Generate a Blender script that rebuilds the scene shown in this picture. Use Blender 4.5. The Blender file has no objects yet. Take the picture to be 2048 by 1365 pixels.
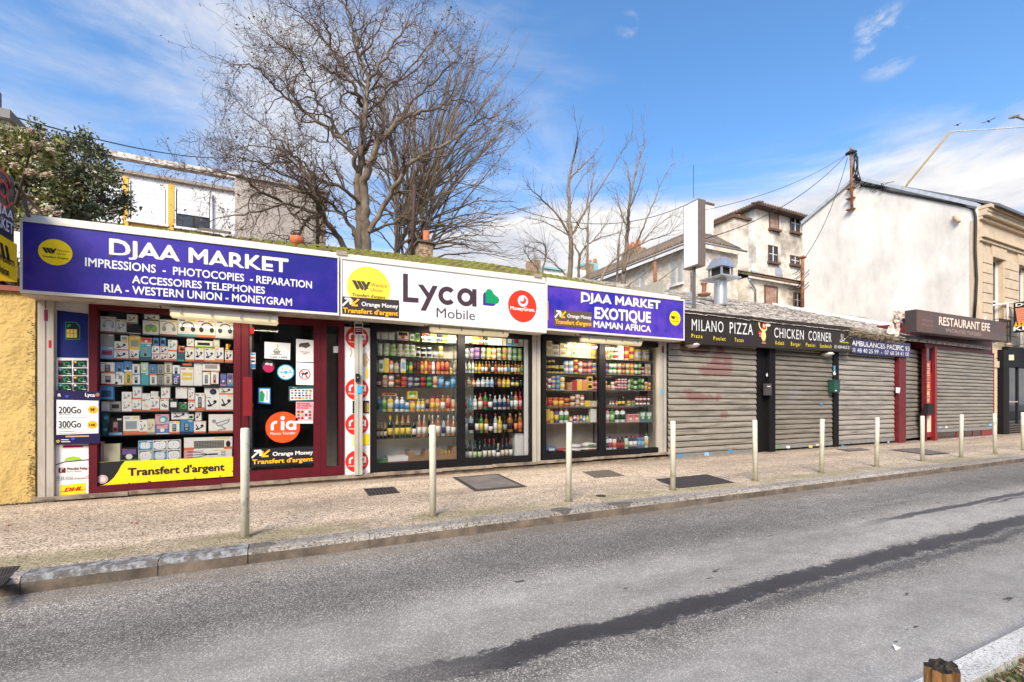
import bpy, math, random
import numpy as np
from mathutils import Vector, Matrix
random.seed(7)
rng = np.random.default_rng(11)
sc = bpy.context.scene
C = sc.collection
# ------------------------------------------------------------------ camera
TH = math.radians(25.9); F = 935.0; HZ = 805.0; CH = 1.25
ST, CT = math.sin(TH), math.cos(TH)
cd = bpy.data.cameras.new('camera'); cam = bpy.data.objects.new('camera', cd); C.objects.link(cam)
cam.location = (0, 0, CH); cam.rotation_euler = (math.radians(90), 0, -TH)
cd.sensor_width = 36; cd.lens = F/2048*36; cd.shift_y = (HZ-682.5)/2048
cd.clip_start = 0.05; cd.clip_end = 3000
sc.camera = cam
# ------------------------------------------------------------------ sky, sun
SUN_EL, SUN_AZ = math.radians(38), math.radians(-140)     # azimuth from +Y, clockwise positive
sdir = Vector((math.sin(SUN_AZ)*math.cos(SUN_EL), math.cos(SUN_AZ)*math.cos(SUN_EL), math.sin(SUN_EL)))
W = bpy.data.worlds.new('World'); sc.world = W; W.use_nodes = True
def world():
    nt = W.node_tree; nt.nodes.clear()
    N = lambda t, **k: _n(nt, t, **k)
    L = nt.links.new
    out = N('ShaderNodeOutputWorld'); bg = N('ShaderNodeBackground'); L(bg.outputs[0], out.inputs[0])
    sky = N('ShaderNodeTexSky'); sky.sky_type = 'NISHITA'; sky.sun_disc = False
    sky.sun_elevation = SUN_EL; sky.sun_rotation = SUN_AZ
    sky.air_density = 1.0; sky.dust_density = 1.6; sky.ozone_density = 2.2
    tc = N('ShaderNodeTexCoord'); G = tc.outputs['Generated']
    sep = N('ShaderNodeSeparateXYZ'); L(G, sep.inputs[0])
    def mth(op, a, b=None, c=None):
        m = N('ShaderNodeMath'); m.operation = op
        for i, v in enumerate((a, b, c)):
            if v is None: continue
            if isinstance(v, (int, float)): m.inputs[i].default_value = v
            else: L(v, m.inputs[i])
        return m.outputs[0]
    def sm(v, a, b):
        m = N('ShaderNodeMapRange'); m.interpolation_type = 'SMOOTHSTEP'
        L(v, m.inputs[0]); m.inputs[1].default_value = a; m.inputs[2].default_value = b
        return m.outputs[0]
    def near(px, py, a, b):
        t = (px-1024)/F; v = Vector((ST+t*CT, CT-t*ST, (HZ-py)/F)).normalized()
        d = N('ShaderNodeVectorMath'); d.operation = 'DOT_PRODUCT'; L(G, d.inputs[0]); d.inputs[1].default_value = v
        return sm(d.outputs['Value'], math.cos(math.radians(a)), math.cos(math.radians(b)))
    def noise(scale, vec, det=6, rough=.6, dist=0.0, stretch=(1,1,1), rot=(0,0,0), loc=(0,0,0)):
        mp = N('ShaderNodeMapping'); L(vec, mp.inputs[0]); mp.inputs['Scale'].default_value = stretch
        mp.inputs['Rotation'].default_value = rot; mp.inputs['Location'].default_value = loc
        n = N('ShaderNodeTexNoise'); L(mp.outputs[0], n.inputs[0]); n.inputs['Scale'].default_value = scale
        n.inputs['Detail'].default_value = det; n.inputs['Roughness'].default_value = rough
        n.inputs['Distortion'].default_value = dist
        return n.outputs[0]
    z = sep.outputs[2]
    n1 = noise(2.2, G, 9, .58, .35, (1, 1, 3.6), loc=(1.3, .4, .2))       # cumulus layers low on the sky
    hb = mth('SUBTRACT', 1.0, sm(z, .16, .50))
    rb = mth('MULTIPLY', near(1420, 470, 38, 10), .30)
    c1 = sm(mth('ADD', mth('ADD', n1, rb), mth('MULTIPLY', hb, .42)), .70, .92)
    c1 = mth('MULTIPLY', c1, mth('SUBTRACT', 1.0, sm(z, .36, .46)))
    n2 = noise(2.6, G, 10, .60, .55, (1, 1.1, 3.2), (0, .25, .2))          # thin high veils
    cm = mth('ADD', near(150, 150, 34, 8), mth('MULTIPLY', near(820, 330, 26, 5), .8))
    cm = mth('ADD', cm, mth('MULTIPLY', near(350, 290, 26, 5), .55))
    c2 = mth('MULTIPLY', sm(mth('ADD', n2, mth('MULTIPLY', cm, .20)), .58, 1.0), mth('MULTIPLY', mth('MINIMUM', cm, 1.0), .8))
    n3 = noise(16, G, 6, .6, .3, (1, 1, 1.8))
    c3 = 0
    for px, py, a in ((1778, 84, 3.0), (1748, 52, 1.5), (1253, 50, 1.3)):
        k = mth('MULTIPLY', near(px, py, a, a*.25), sm(n3, .42, .66)); c3 = k if c3 == 0 else mth('MAXIMUM', c3, k)
    cl = mth('MAXIMUM', mth('MAXIMUM', c1, c2), mth('MULTIPLY', c3, .75)); cl = mth('MINIMUM', cl, .97)
    n4 = noise(3.4, G, 6, .6, .3, (1, 1, 4.0), loc=(4.3, 1.4, 3.2))
    cr = N('ShaderNodeMixRGB'); L(sm(n4, .40, .62), cr.inputs[0])
    cr.inputs[1].default_value = (5.4, 5.5, 6.0, 1); cr.inputs[2].default_value = (7.7, 7.5, 7.3, 1)
    hs = N('ShaderNodeHueSaturation'); L(sky.outputs[0], hs.inputs['Color'])
    hs.inputs['Saturation'].default_value = 1.22; hs.inputs['Value'].default_value = 2.1
    mx = N('ShaderNodeMixRGB'); L(cl, mx.inputs[0]); L(hs.outputs[0], mx.inputs[1]); L(cr.outputs[0], mx.inputs[2])
    L(mx.outputs[0], bg.inputs[0]); bg.inputs[1].default_value = 0.1
def _n(nt, t, **k):
    n = nt.nodes.new(t)
    for a, b in k.items(): setattr(n, a, b)
    return n
world()
sl = bpy.data.lights.new('sun', 'SUN'); so = bpy.data.objects.new('sun', sl); C.objects.link(so)
sl.energy = 3.5; sl.angle = math.radians(24); sl.color = (1.0, .925, .80)
so.rotation_euler = sdir.to_track_quat('Z', 'Y').to_euler(); so.location = (-20, -10, 20)
sc.view_settings.view_transform = 'Standard'; sc.view_settings.look = 'None'
sc.view_settings.gamma = 1; sc.view_settings.use_curve_mapping = False
sc.view_settings.exposure = 0.45
sc.cycles.max_bounces = 8; sc.cycles.transparent_max_bounces = 24
# ------------------------------------------------------------------ photo geometry: a pixel of the photo on a plane of the place
def ray(px, py):
    t = (px-1024)/F
    return Vector((ST+t*CT, CT-t*ST, (HZ-py)/F))
def PY(px, py, Y): r = ray(px, py); k = Y/r.y; return Vector((r.x*k, Y, CH+r.z*k))
def PX(px, py, X): r = ray(px, py); k = X/r.x; return Vector((X, r.y*k, CH+r.z*k))
def PG(px, py, Z=0): r = ray(px, py); k = (Z-CH)/r.z; return Vector((r.x*k, r.y*k, Z))
def XY(px, Y): return PY(px, 800, Y).x
# ------------------------------------------------------------------ materials
MATS = {}
def mat(name, col, rough=.6, metal=0., var=.12, vs=6., bump=.0, bs=60., col2=None, mix=(.4, .65), ms=3., emit=0, spec=.5, stretch=(1,1,1), det=6):
    if name in MATS: return MATS[name]
    m = bpy.data.materials.new(name); m.use_nodes = True; nt = m.node_tree
    b = nt.nodes['Principled BSDF']; L = nt.links.new
    b.inputs['Roughness'].default_value = rough; b.inputs['Metallic'].default_value = metal
    b.inputs['Specular IOR Level'].default_value = spec
    ge = _n(nt, 'ShaderNodeNewGeometry'); mp = _n(nt, 'ShaderNodeMapping'); L(ge.outputs['Position'], mp.inputs[0])
    mp.inputs['Scale'].default_value = stretch
    P = mp.outputs[0]
    c = (*col, 1)
    last = None
    if var or col2:
        n = _n(nt, 'ShaderNodeTexNoise'); L(P, n.inputs[0]); n.inputs['Scale'].default_value = vs; n.inputs['Detail'].default_value = det
        n.inputs['Roughness'].default_value = .65
        r = _n(nt, 'ShaderNodeMapRange'); L(n.outputs[0], r.inputs[0]); r.inputs[1].default_value = .3; r.inputs[2].default_value = .7
        r.inputs[3].default_value = 1-var; r.inputs[4].default_value = 1+var
        base = None
        if col2:
            n2 = _n(nt, 'ShaderNodeTexNoise'); L(P, n2.inputs[0]); n2.inputs['Scale'].default_value = ms; n2.inputs['Detail'].default_value = 8
            n2.inputs['Roughness'].default_value = .68
            r2 = _n(nt, 'ShaderNodeMapRange'); L(n2.outputs[0], r2.inputs[0]); r2.inputs[1].default_value = mix[0]; r2.inputs[2].default_value = mix[1]
            mx = _n(nt, 'ShaderNodeMixRGB'); L(r2.outputs[0], mx.inputs[0]); mx.inputs[1].default_value = c; mx.inputs[2].default_value = (*col2, 1)
            base = mx.outputs[0]
        vm = _n(nt, 'ShaderNodeVectorMath'); vm.operation = 'SCALE'
        if base: L(base, vm.inputs[0])
        else: vm.inputs[0].default_value = col
        L(r.outputs[0], vm.inputs['Scale']); last = vm.outputs[0]
        L(last, b.inputs['Base Color'])
    else: b.inputs['Base Color'].default_value = c
    if bump:
        n = _n(nt, 'ShaderNodeTexNoise'); L(P, n.inputs[0]); n.inputs['Scale'].default_value = bs; n.inputs['Detail'].default_value = 4
        bp = _n(nt, 'ShaderNodeBump'); bp.inputs['Strength'].default_value = bump; bp.inputs['Distance'].default_value = .02
        L(n.outputs[0], bp.inputs['Height']); L(bp.outputs[0], b.inputs['Normal'])
    if emit:
        if last: L(last, b.inputs['Emission Color'])
        else: b.inputs['Emission Color'].default_value = c
        b.inputs['Emission Strength'].default_value = emit
    MATS[name] = m; return m
def flat(col, rough=.55):
    k = 'print_%02x%02x%02x_%d' % (*[int(255*min(1, c)) for c in col], int(rough*10))
    return mat(k, col, rough, var=.05, vs=20, spec=.25)
def glass(name, tint=(1, 1, 1), refl=1.0, rough=.01):
    m = bpy.data.materials.new(name); m.use_nodes = True; nt = m.node_tree; nt.nodes.clear(); L = nt.links.new
    o = _n(nt, 'ShaderNodeOutputMaterial'); mx = _n(nt, 'ShaderNodeMixShader'); tr = _n(nt, 'ShaderNodeBsdfTransparent'); gl = _n(nt, 'ShaderNodeBsdfGlossy')
    fr = _n(nt, 'ShaderNodeFresnel'); fr.inputs[0].default_value = 1.45
    mm = _n(nt, 'ShaderNodeMath'); mm.operation = 'MULTIPLY'; L(fr.outputs[0], mm.inputs[0]); mm.inputs[1].default_value = refl
    tr.inputs[0].default_value = (*tint, 1); gl.inputs['Roughness'].default_value = rough
    L(mm.outputs[0], mx.inputs[0]); L(tr.outputs[0], mx.inputs[1]); L(gl.outputs[0], mx.inputs[2]); L(mx.outputs[0], o.inputs[0])
    MATS[name] = m; return m
def s2l(r, g, b):
    f = lambda c: (c/255/12.92) if c/255 <= .04045 else ((c/255+.055)/1.055)**2.4
    return (f(r), f(g), f(b))
# ------------------------------------------------------------------ mesh builder
class MB:
    def __init__(s): s.v = []; s.f = []; s.m = []; s.mats = []; s.sm = []
    def mi(s, m):
        if m not in s.mats: s.mats.append(m)
        return s.mats.index(m)
    def add(s, vs, fs, m, smooth=False):
        o = len(s.v); s.v.extend([tuple(v) for v in vs]); k = s.mi(m)
        for f in fs: s.f.append(tuple(o+i for i in f)); s.m.append(k); s.sm.append(smooth)
        return s
    def poly(s, pts, m): return s.add(pts, [tuple(range(len(pts)))], m)
    def box(s, a, b, m):
        x0, y0, z0 = [min(a[i], b[i]) for i in range(3)]; x1, y1, z1 = [max(a[i], b[i]) for i in range(3)]
        return s.add([(x0,y0,z0),(x1,y0,z0),(x1,y1,z0),(x0,y1,z0),(x0,y0,z1),(x1,y0,z1),(x1,y1,z1),(x0,y1,z1)],
            [(3,2,1,0),(4,5,6,7),(0,1,5,4),(1,2,6,5),(2,3,7,6),(3,0,4,7)], m)
    def hexa(s, q, d, m):     # quad q extruded by vector d
        q = [Vector(p) for p in q]; d = Vector(d)
        n = len(q)
        vs = q+[p+d for p in q]
        fs = [tuple(range(n)), tuple(range(2*n-1, n-1, -1))]+[(i, i+n, (i+1) % n+n, (i+1) % n) for i in range(n)]
        return s.add(vs, fs, m)
    def tube(s, pts, rad, m, n=6, smooth=True):
        pts = [Vector(p) for p in pts]
        if not hasattr(rad, '__len__'): rad = [rad]*len(pts)
        vs = []
        for i, p in enumerate(pts):
            d = (pts[min(i+1, len(pts)-1)]-pts[max(i-1, 0)])
            d = d.normalized() if d.length > 1e-9 else Vector((0, 0, 1))
            a = d.cross(Vector((.31, .87, .11)) if abs(d.z) > .8 else Vector((0, 0, 1))).normalized(); b = d.cross(a)
            for k in range(n):
                t = 2*math.pi*k/n; vs.append(p+(a*math.cos(t)+b*math.sin(t))*rad[i])
        fs = []
        for i in range(len(pts)-1):
            for k in range(n): fs.append((i*n+k, i*n+(k+1) % n, (i+1)*n+(k+1) % n, (i+1)*n+k))
        s.add(vs, fs, m, smooth)
        o = len(s.v)-len(vs)
        k = s.mi(m)
        for ring in (range(n-1, -1, -1), range((len(pts)-1)*n, len(pts)*n)):
            s.f.append(tuple(o+i for i in ring)); s.m.append(k); s.sm.append(False)
        return s
    def lathe(s, prof, c, m, n=12, sx=1., sy=1., smooth=True):   # prof: [(r,z,mat?)]
        c = Vector(c); vs = []
        for p in prof:
            for k in range(n):
                t = 2*math.pi*(k+.5)/n; vs.append((c.x+p[0]*math.cos(t)*sx, c.y+p[0]*math.sin(t)*sy, c.z+p[1]))
        for i in range(len(prof)-1):
            mm = prof[i][2] if len(prof[i]) > 2 else m
            fs = [(i*n+k, i*n+(k+1) % n, (i+1)*n+(k+1) % n, (i+1)*n+k) for k in range(n)]
            if i == 0: o = len(s.v); s.v.extend([tuple(v) for v in vs])
            kk = s.mi(mm)
            for f in fs: s.f.append(tuple(o+j for j in f)); s.m.append(kk); s.sm.append(smooth)
        for ring, mm in ((range(n-1, -1, -1), m), (range((len(prof)-1)*n, len(prof)*n), prof[-1][2] if len(prof[-1]) > 2 else m)):
            s.f.append(tuple(o+i for i in ring)); s.m.append(s.mi(mm)); s.sm.append(False)
        return s
class Fr:                        # a flat frame on a surface: origin, right, up, normal to the viewer
    def __init__(s, o, r, u, n): s.o, s.r, s.u, s.n = Vector(o), Vector(r), Vector(u), Vector(n)
    def __call__(s, x, y, d=0): return s.o+s.r*x+s.u*y+s.n*d
    def rect(s, mb, x0, y0, x1, y1, m, d=0): mb.poly([s(x0,y0,d), s(x1,y0,d), s(x1,y1,d), s(x0,y1,d)], m)
    def poly(s, mb, pts, m, d=0): mb.poly([s(x, y, d) for x, y in pts], m)
    def disc(s, mb, x, y, r, m, d=0, n=20, ry=None):
        ry = ry or r; mb.poly([s(x+r*math.cos(2*math.pi*k/n), y+ry*math.sin(2*math.pi*k/n), d) for k in range(n)], m)
    def ring(s, mb, x, y, r0, r1, m, d=0, a0=0, a1=360, n=24, asp=1.):
        vs = []; n = max(3, int(n*abs(a1-a0)/360))
        for k in range(n+1):
            t = math.radians(a0+(a1-a0)*k/n)
            for r in (r0, r1): vs.append(s(x+r*math.cos(t), y+r*math.sin(t)*asp, d))
        mb.add(vs, [(2*k, 2*k+1, 2*k+3, 2*k+2) for k in range(n)], m)
    def line(s, mb, pts, w, m, d=0):
        for (x0, y0), (x1, y1) in zip(pts[:-1], pts[1:]):
            dx, dy = x1-x0, y1-y0; l = math.hypot(dx, dy) or 1; nx, ny = -dy/l*w/2, dx/l*w/2
            ex, ey = dx/l*w*.3, dy/l*w*.3
            mb.poly([s(x0+nx-ex, y0+ny-ey, d), s(x0-nx-ex, y0-ny-ey, d), s(x1-nx+ex, y1-ny+ey, d), s(x1+nx+ex, y1+ny+ey, d)], m); d += .00004
def FY(px, py, Y, scale=1.): return Fr(PY(px, py, Y), (scale,0,0), (0,0,scale), (0,-1,0))
def loc_of(p):
    l = Vector((0, 0, 0))
    while p is not None: l = l+Vector(p.location); p = p.parent
    return l
def link(name, mb, parent=None, loc=None):
    o0 = loc_of(parent) if parent else Vector(loc or (0, 0, 0))
    me = bpy.data.meshes.new(name)
    vs = np.array(mb.v, dtype=np.float64).reshape(-1, 3)-np.array(o0)
    me.from_pydata(vs.tolist(), [], mb.f)
    for m in mb.mats: me.materials.append(m)
    me.polygons.foreach_set('material_index', mb.m); me.polygons.foreach_set('use_smooth', mb.sm); me.update()
    o = bpy.data.objects.new(name, me); C.objects.link(o)
    if parent: o.parent = parent
    elif loc is not None: o.location = loc
    return o
ORDN = ['first','second','third','fourth','fifth','sixth','seventh','eighth','ninth','tenth','eleventh','twelfth','thirteenth','fourteenth','fifteenth','sixteenth','seventeenth','eighteenth','nineteenth','twentieth','twenty-first','twenty-second','twenty-third','twenty-fourth','twenty-fifth','twenty-sixth','twenty-seventh','twenty-eighth']
def tag(o, label=None, cat=None, group=None, kind=None):
    if label: o['label'] = label
    if cat: o['category'] = cat
    if group: o['group'] = group
    if kind: o['kind'] = kind
    return o
def thing(name, label, cat, loc=(0, 0, 0), group=None):
    o = bpy.data.objects.new(name, None); C.objects.link(o); o.location = loc; o.empty_display_size = .1
    return tag(o, label, cat, group)
def copytree(o, parent=None):
    c = o.copy(); C.objects.link(c); c.parent = parent
    for ch in [x for x in bpy.data.objects if x.parent == o]: copytree(ch, c)
    return c
# lettering
CAPH = .682
def fix_j(x, y):      # the J sits on the line like the other capitals
    h = y < -.02
    if not h.any(): return y
    a, b = x[h].min()-.01, x[h].max()+.03; lo = y[h].min()
    return np.where((x > a) & (x < b) & (y < .4), (y-lo)*.4/(.4-lo), y)
def text(parent, s, a, b, h, m, N=(0,-1,0), bold=.0, eps=.0, name='lettering', U=(0,0,1), outline=None, shear=0, sp=1.0):
    cu = bpy.data.curves.new('t', 'FONT'); cu.body = s; cu.size = 1; cu.resolution_u = 3; cu.shear = shear
    cu.fill_mode = 'BOTH'; cu.space_character = sp
    o = bpy.data.objects.new('t', cu); C.objects.link(o)
    dg = bpy.context.evaluated_depsgraph_get(); me = bpy.data.meshes.new_from_object(o.evaluated_get(dg))
    bpy.data.objects.remove(o); bpy.data.curves.remove(cu)
    me.name = name
    me2 = me
    if bold > 0:      # heavier strokes: copies of the outline laid a hair apart
        n = len(me.vertices); co = np.empty(n*3); me.vertices.foreach_get('co', co); co = co.reshape(-1, 3)
        fs = [tuple(p.vertices) for p in me.polygons]; V = []; FF = []
        for k in range(9):
            dx, dy = (0, 0) if k == 8 else (bold*math.cos(k*math.pi/4), bold*math.sin(k*math.pi/4))
            V.append(co+np.array([dx, dy, k*.00001])); FF += [tuple(i+k*n for i in f) for f in fs]
        bpy.data.meshes.remove(me); me = bpy.data.meshes.new(name); me.from_pydata(np.vstack(V).tolist(), [], FF)
    n = len(me.vertices); co = np.empty(n*3); me.vertices.foreach_get('co', co); co = co.reshape(-1, 3)
    a, b, U, N = [np.array(q, dtype=float) for q in (a, b, U, N)]
    x = (co[:, 0]-co[:, 0].min())/(np.ptp(co[:, 0]) or 1); y = co[:, 1]/CAPH; y = fix_j(co[:, 0], y) if 'J' in s and s.isupper() else y; zo = co[:, 2]
    out = a+np.outer(x, b-a)+np.outer(y*h, U)+np.outer(eps+zo*2, N)-np.array(loc_of(parent))
    me.vertices.foreach_set('co', out.ravel()); me.update()
    me.materials.clear(); me.materials.append(m)
    t = bpy.data.objects.new(name, me); C.objects.link(t); t.parent = parent
    if outline:
        text(parent, s, a, b, h, outline, N, bold+.022, eps-.0012, 'lettering_outline', U, None, shear, sp)
    return t
def tpx(parent, s, x0, y0, x1, y1, hpx, Y, m, bold=0., outline=None, name='lettering', shear=0, sp=1.):
    a, b = PY(x0, y0, Y), PY(x1, y1, Y); r = ray((x0+x1)/2, 800); k = Y/r.y/F
    return text(parent, s, a, b, hpx*k, m, (0,-1,0), bold, 0, name, outline=outline, shear=shear, sp=sp)
# ------------------------------------------------------------------ ground materials
def ground_mat(name, c1, c2, c3, sp_scale, streaks=None, tint=None, rough=.85, spots=(), moss=None, var=(.38, .66)):
    m = bpy.data.materials.new(name); m.use_nodes = True; nt = m.node_tree; b = nt.nodes['Principled BSDF']; L = nt.links.new
    b.inputs['Roughness'].default_value = rough; b.inputs['Specular IOR Level'].default_value = .22
    ge = _n(nt, 'ShaderNodeNewGeometry'); P = ge.outputs['Position']; sp = _n(nt, 'ShaderNodeSeparateXYZ'); L(P, sp.inputs[0])
    def mth(op, a, b_=None, c=None):
        q = _n(nt, 'ShaderNodeMath'); q.operation = op
        for i, v in enumerate((a, b_, c)):
            if v is None: continue
            if isinstance(v, (int, float)): q.inputs[i].default_value = v
            else: L(v, q.inputs[i])
        return q.outputs[0]
    def rg(v, a, b_, c=0., d=1., t='SMOOTHSTEP'):
        q = _n(nt, 'ShaderNodeMapRange'); q.interpolation_type = t; L(v, q.inputs[0])
        for i, w in enumerate((a, b_, c, d)): q.inputs[i+1].default_value = w
        return q.outputs[0]
    def noi(scale, st=(1,1,1), det=6, ro=.6, loc=(0,0,0)):
        mp = _n(nt, 'ShaderNodeMapping'); L(P, mp.inputs[0]); mp.inputs['Scale'].default_value = st; mp.inputs['Location'].default_value = loc
        q = _n(nt, 'ShaderNodeTexNoise'); L(mp.outputs[0], q.inputs[0]); q.inputs['Scale'].default_value = scale; q.inputs['Detail'].default_value = det
        q.inputs['Roughness'].default_value = ro; return q.outputs[0]
    def mixc(f, a, c):
        q = _n(nt, 'ShaderNodeMixRGB')
        if isinstance(f, (int, float)): q.inputs[0].default_value = f
        else: L(f, q.inputs[0])
        for i, v in ((1, a), (2, c)):
            if isinstance(v, tuple): q.inputs[i].default_value = (*v, 1)
            else: L(v, q.inputs[i])
        return q.outputs[0]
    vo = _n(nt, 'ShaderNodeTexVoronoi'); L(P, vo.inputs[0]); vo.inputs['Scale'].default_value = sp_scale
    vs = _n(nt, 'ShaderNodeSeparateXYZ'); L(vo.outputs['Color'], vs.inputs[0])
    col = mixc(rg(vs.outputs[0], .15, .85, 0, 1, 'LINEAR'), c1, c2)
    col = mixc(rg(vs.outputs[1], .80, .86), col, c3)
    big = noi(.55, (.35, 1.6, 1), 6, .6); mid = noi(5, (.6, 1, 1), 8, .7)
    k = mth('MULTIPLY', rg(big, var[0], var[1], .84, 1.16), rg(mid, .3, .7, .86, 1.12))
    wob = noi(2.2, (.8, .8, 1), 5, .65)
    wy = mth('ADD', sp.outputs[1], mth('MULTIPLY', mth('SUBTRACT', wob, .5), .22))
    X = sp.outputs[0]
    if streaks:
        # the light polished wheel tracks and the wet streaks along them
        def band(y, w, soft): return mth('SUBTRACT', 1., rg(mth('ABSOLUTE', mth('SUBTRACT', wy, y)), w, w+soft))
        lt = mth('MAXIMUM', mth('MULTIPLY', band(2.72, .18, .55), .75), mth('MULTIPLY', band(1.45, .25, .5), .95))
        col = mixc(mth('MULTIPLY', lt, .62), col, (.46, .43, .385))
        dk = mth('MULTIPLY', band(3.62, .1, .45), .45)
        col = mixc(mth('MULTIPLY', dk, .6), col, (.085, .078, .075))
        dirt = band(4.42, .02, .28)
        col = mixc(mth('MULTIPLY', dirt, .4), col, (.24, .19, .14))
        edge = noi(15, (.6, 1.3, 1), 10, .9)
        def wet(y, w, x0, x1, s=.06, amt=.8, wl=.06):
            d = mth('ABSOLUTE', mth('SUBTRACT', mth('ADD', wy, mth('MULTIPLY', mth('SUBTRACT', edge, .5), wl*2)), y))
            a = mth('SUBTRACT', 1., rg(d, w-.01, w+.015))
            # taper toward the ends
            ww = mth('MULTIPLY', rg(X, x0, x0+1.2), mth('SUBTRACT', 1., rg(X, x1-1.2, x1)))
            return mth('MULTIPLY', mth('MULTIPLY', a, ww), amt)
        wt = wet(2.30, .105, .0, 60, wl=.24, amt=.92)
        for q in (wet(2.10, .05, 2.2, 60, amt=.6, wl=.22), wet(2.98, .05, 5.6, 60), wet(2.87, .02, 8.0, 60), wet(4.25, .07, -1.0, .2, amt=.5), wet(3.95, .05, -3.6, -1.2, amt=.5), wet(3.6, .02, 6.5, 10, amt=.35), wet(3.4, .02, 5.5, 9, amt=.35)):
            wt = mth('MAXIMUM', wt, q)
        col = mixc(wt, col, (.045, .042, .042))
        spot = noi(3.3, (1, 2.2, 1), 3, .5, (3, 8, 0))
        col = mixc(mth('MULTIPLY', rg(spot, .715, .735), .8), col, (.05, .045, .045))
        rr = rg(wt, 0, 1, rough, .38); L(rr, b.inputs['Roughness'])
    for (sx, sy, rx, ry, am) in spots:
        a_ = mth('POWER', mth('DIVIDE', mth('SUBTRACT', X, sx), rx), 2.); b2_ = mth('POWER', mth('DIVIDE', mth('SUBTRACT', sp.outputs[1], sy), ry), 2.)
        q_ = mth('ADD', mth('ADD', a_, b2_), mth('MULTIPLY', mth('SUBTRACT', wob, .5), 1.2))
        col = mixc(mth('MULTIPLY', mth('SUBTRACT', 1., rg(q_, .85, 1.1)), am), col, (.075, .062, .05))
    if moss:
        mo = mth('MULTIPLY', mth('SUBTRACT', 1., rg(mth('ABSOLUTE', mth('SUBTRACT', wy, 4.95)), .03, .42)), rg(noi(1.3, (1,1,1), 5, .6), .36, .56))
        col = mixc(mth('MULTIPLY', rg(noi(.9, (.5, 1.4, 1), 7, .65, (7, 2, 0)), .52, .68), .35), col, (.17, .13, .095))
        col = mixc(mth('MULTIPLY', mo, .55), col, (.20, .19, .075))
        col = mixc(mth('MULTIPLY', rg(wy, 7.3, 7.75), .5), col, (.17, .13, .10))
    vm = _n(nt, 'ShaderNodeVectorMath'); vm.operation = 'SCALE'
    L(col, vm.inputs[0]); L(k, vm.inputs['Scale']); L(vm.outputs[0], b.inputs['Base Color'])
    bp = _n(nt, 'ShaderNodeBump'); bp.inputs['Strength'].default_value = .5; bp.inputs['Distance'].default_value = .006
    L(vo.outputs['Distance'], bp.inputs['Height']); L(bp.outputs[0], b.inputs['Normal'])
    MATS[name] = m; return m
M_road = ground_mat('asphalt', (.095,.084,.07), (.27,.245,.21), (.58,.53,.46), 165, streaks=True)
M_pave = ground_mat('pavement', (.36,.27,.185), (.70,.57,.43), (.11,.08,.055), 85, moss=True)
M_kerb = ground_mat('kerb_granite', (.26,.23,.20), (.40,.36,.315), (.13,.12,.10), 75, spots=[(*PG(1122,1021)[:2],.13,.10,.7),(*PG(1240,1008)[:2],.2,.08,.65),(*PG(1690,959)[:2],.25,.06,.6),(*PG(520,1092)[:2],.12,.1,.6),(*PG(1890,934)[:2],.3,.05,.6)], var=(.44,.56))
M_kerbw = ground_mat('kerb_white_granite', (.62,.585,.52), (.76,.725,.65), (.3,.3,.31), 170)
M_soil = mat('soil', (.09,.06,.04), .95, col2=(.05,.035,.02), bump=.8, bs=30)
RZ = -.12
def sheet(name, x0, y0, x1, y1, z, m):
    mb = MB(); mb.poly([(x0,y0,z),(x1,y0,z),(x1,y1,z),(x0,y1,z)], m); return tag(link(name, mb), kind='structure')
tag(sheet('ground', -400, -400, 500, 700, -.6, mat('far_ground', (.2,.19,.17), .9)), 'dull earth ground below and beyond the street', kind='structure')
sheet('road', -60, 1.1, 120, 4.53, RZ, M_road)
mb = MB(); mb.box((-60, 4.72, -.3), (120, 9.0, 0), M_pave); tag(link('pavement', mb), kind='structure')
mb = MB(); mb.box((-60, -14, -.5), (120, .985, -.05), M_soil); tag(link('planting_bed', mb), kind='structure')
# kerb stones, each its own part of the kerb
kerb = thing('kerb', None, None, (0, 4.6, 0)); kerb['kind'] = 'structure'
M_kface = mat('kerb_dirty_face', (.20,.155,.115), .9, col2=(.09,.07,.055), var=.25, vs=9, bump=.3, bs=50)
M_kblue = mat('kerb_worn_blue_granite', (.30,.30,.30), .8, col2=(.12,.11,.10), mix=(.42,.55), ms=14, var=.3, vs=40, bump=.5, bs=90)
xs = [-60, -40, -20, -10, -4.6, -3.6, XY(50,4.6), -.9, XY(497,4.6)]
while xs[-1] < 26: xs.append(xs[-1]+1.02+random.uniform(-.06, .06))
xs += [40, 60, 120]
for i in range(len(xs)-1):
    x0, x1 = xs[i]+.004, xs[i+1]-.004; o = random.uniform(-.006, .006)
    if x0 > 60 or x1 < -20: o = 0
    mb = MB(); a, b_ = 4.525+o, 4.72; t = .004+random.uniform(-.003, .004); c = .022
    mt = M_kblue if x1 < XY(500,4.6) and x0 > -3.4 else M_kerb
    pr = [(a+.012, -.4), (a, -.02-c+t), (a+c, t), (b_, t), (b_, -.4)]
    n = len(pr)
    vs = [(x0, y, z) for y, z in pr]+[(x1, y, z) for y, z in pr]
    mb.add(vs, [(0, 1, n+1, n)][:1], M_kface); mb.add(vs, [(i_, i_+1, n+i_+1, n+i_) for i_ in (1, 2, 3)]+[tuple(range(n-1, -1, -1)), tuple(range(n, 2*n))], mt)
    link('kerb_stone', mb, kerb)
mb = MB(); mb.box((-60, 4.54, -.4), (120, 4.71, -.012), mat('kerb_joint', (.22,.17,.12), .9)); link('kerb_bed', mb, kerb)
nk = thing('near_kerb', None, None, (0, 1.05, 0)); nk['kind'] = 'structure'
x = -20.
while x < 40:
    l = 1.0; mb = MB(); mb.box((x+.003, .985, -.4), (x+l-.003, 1.10+random.uniform(-.002,.002), .0), M_kerbw); link('kerb_stone', mb, nk); x += l
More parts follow.
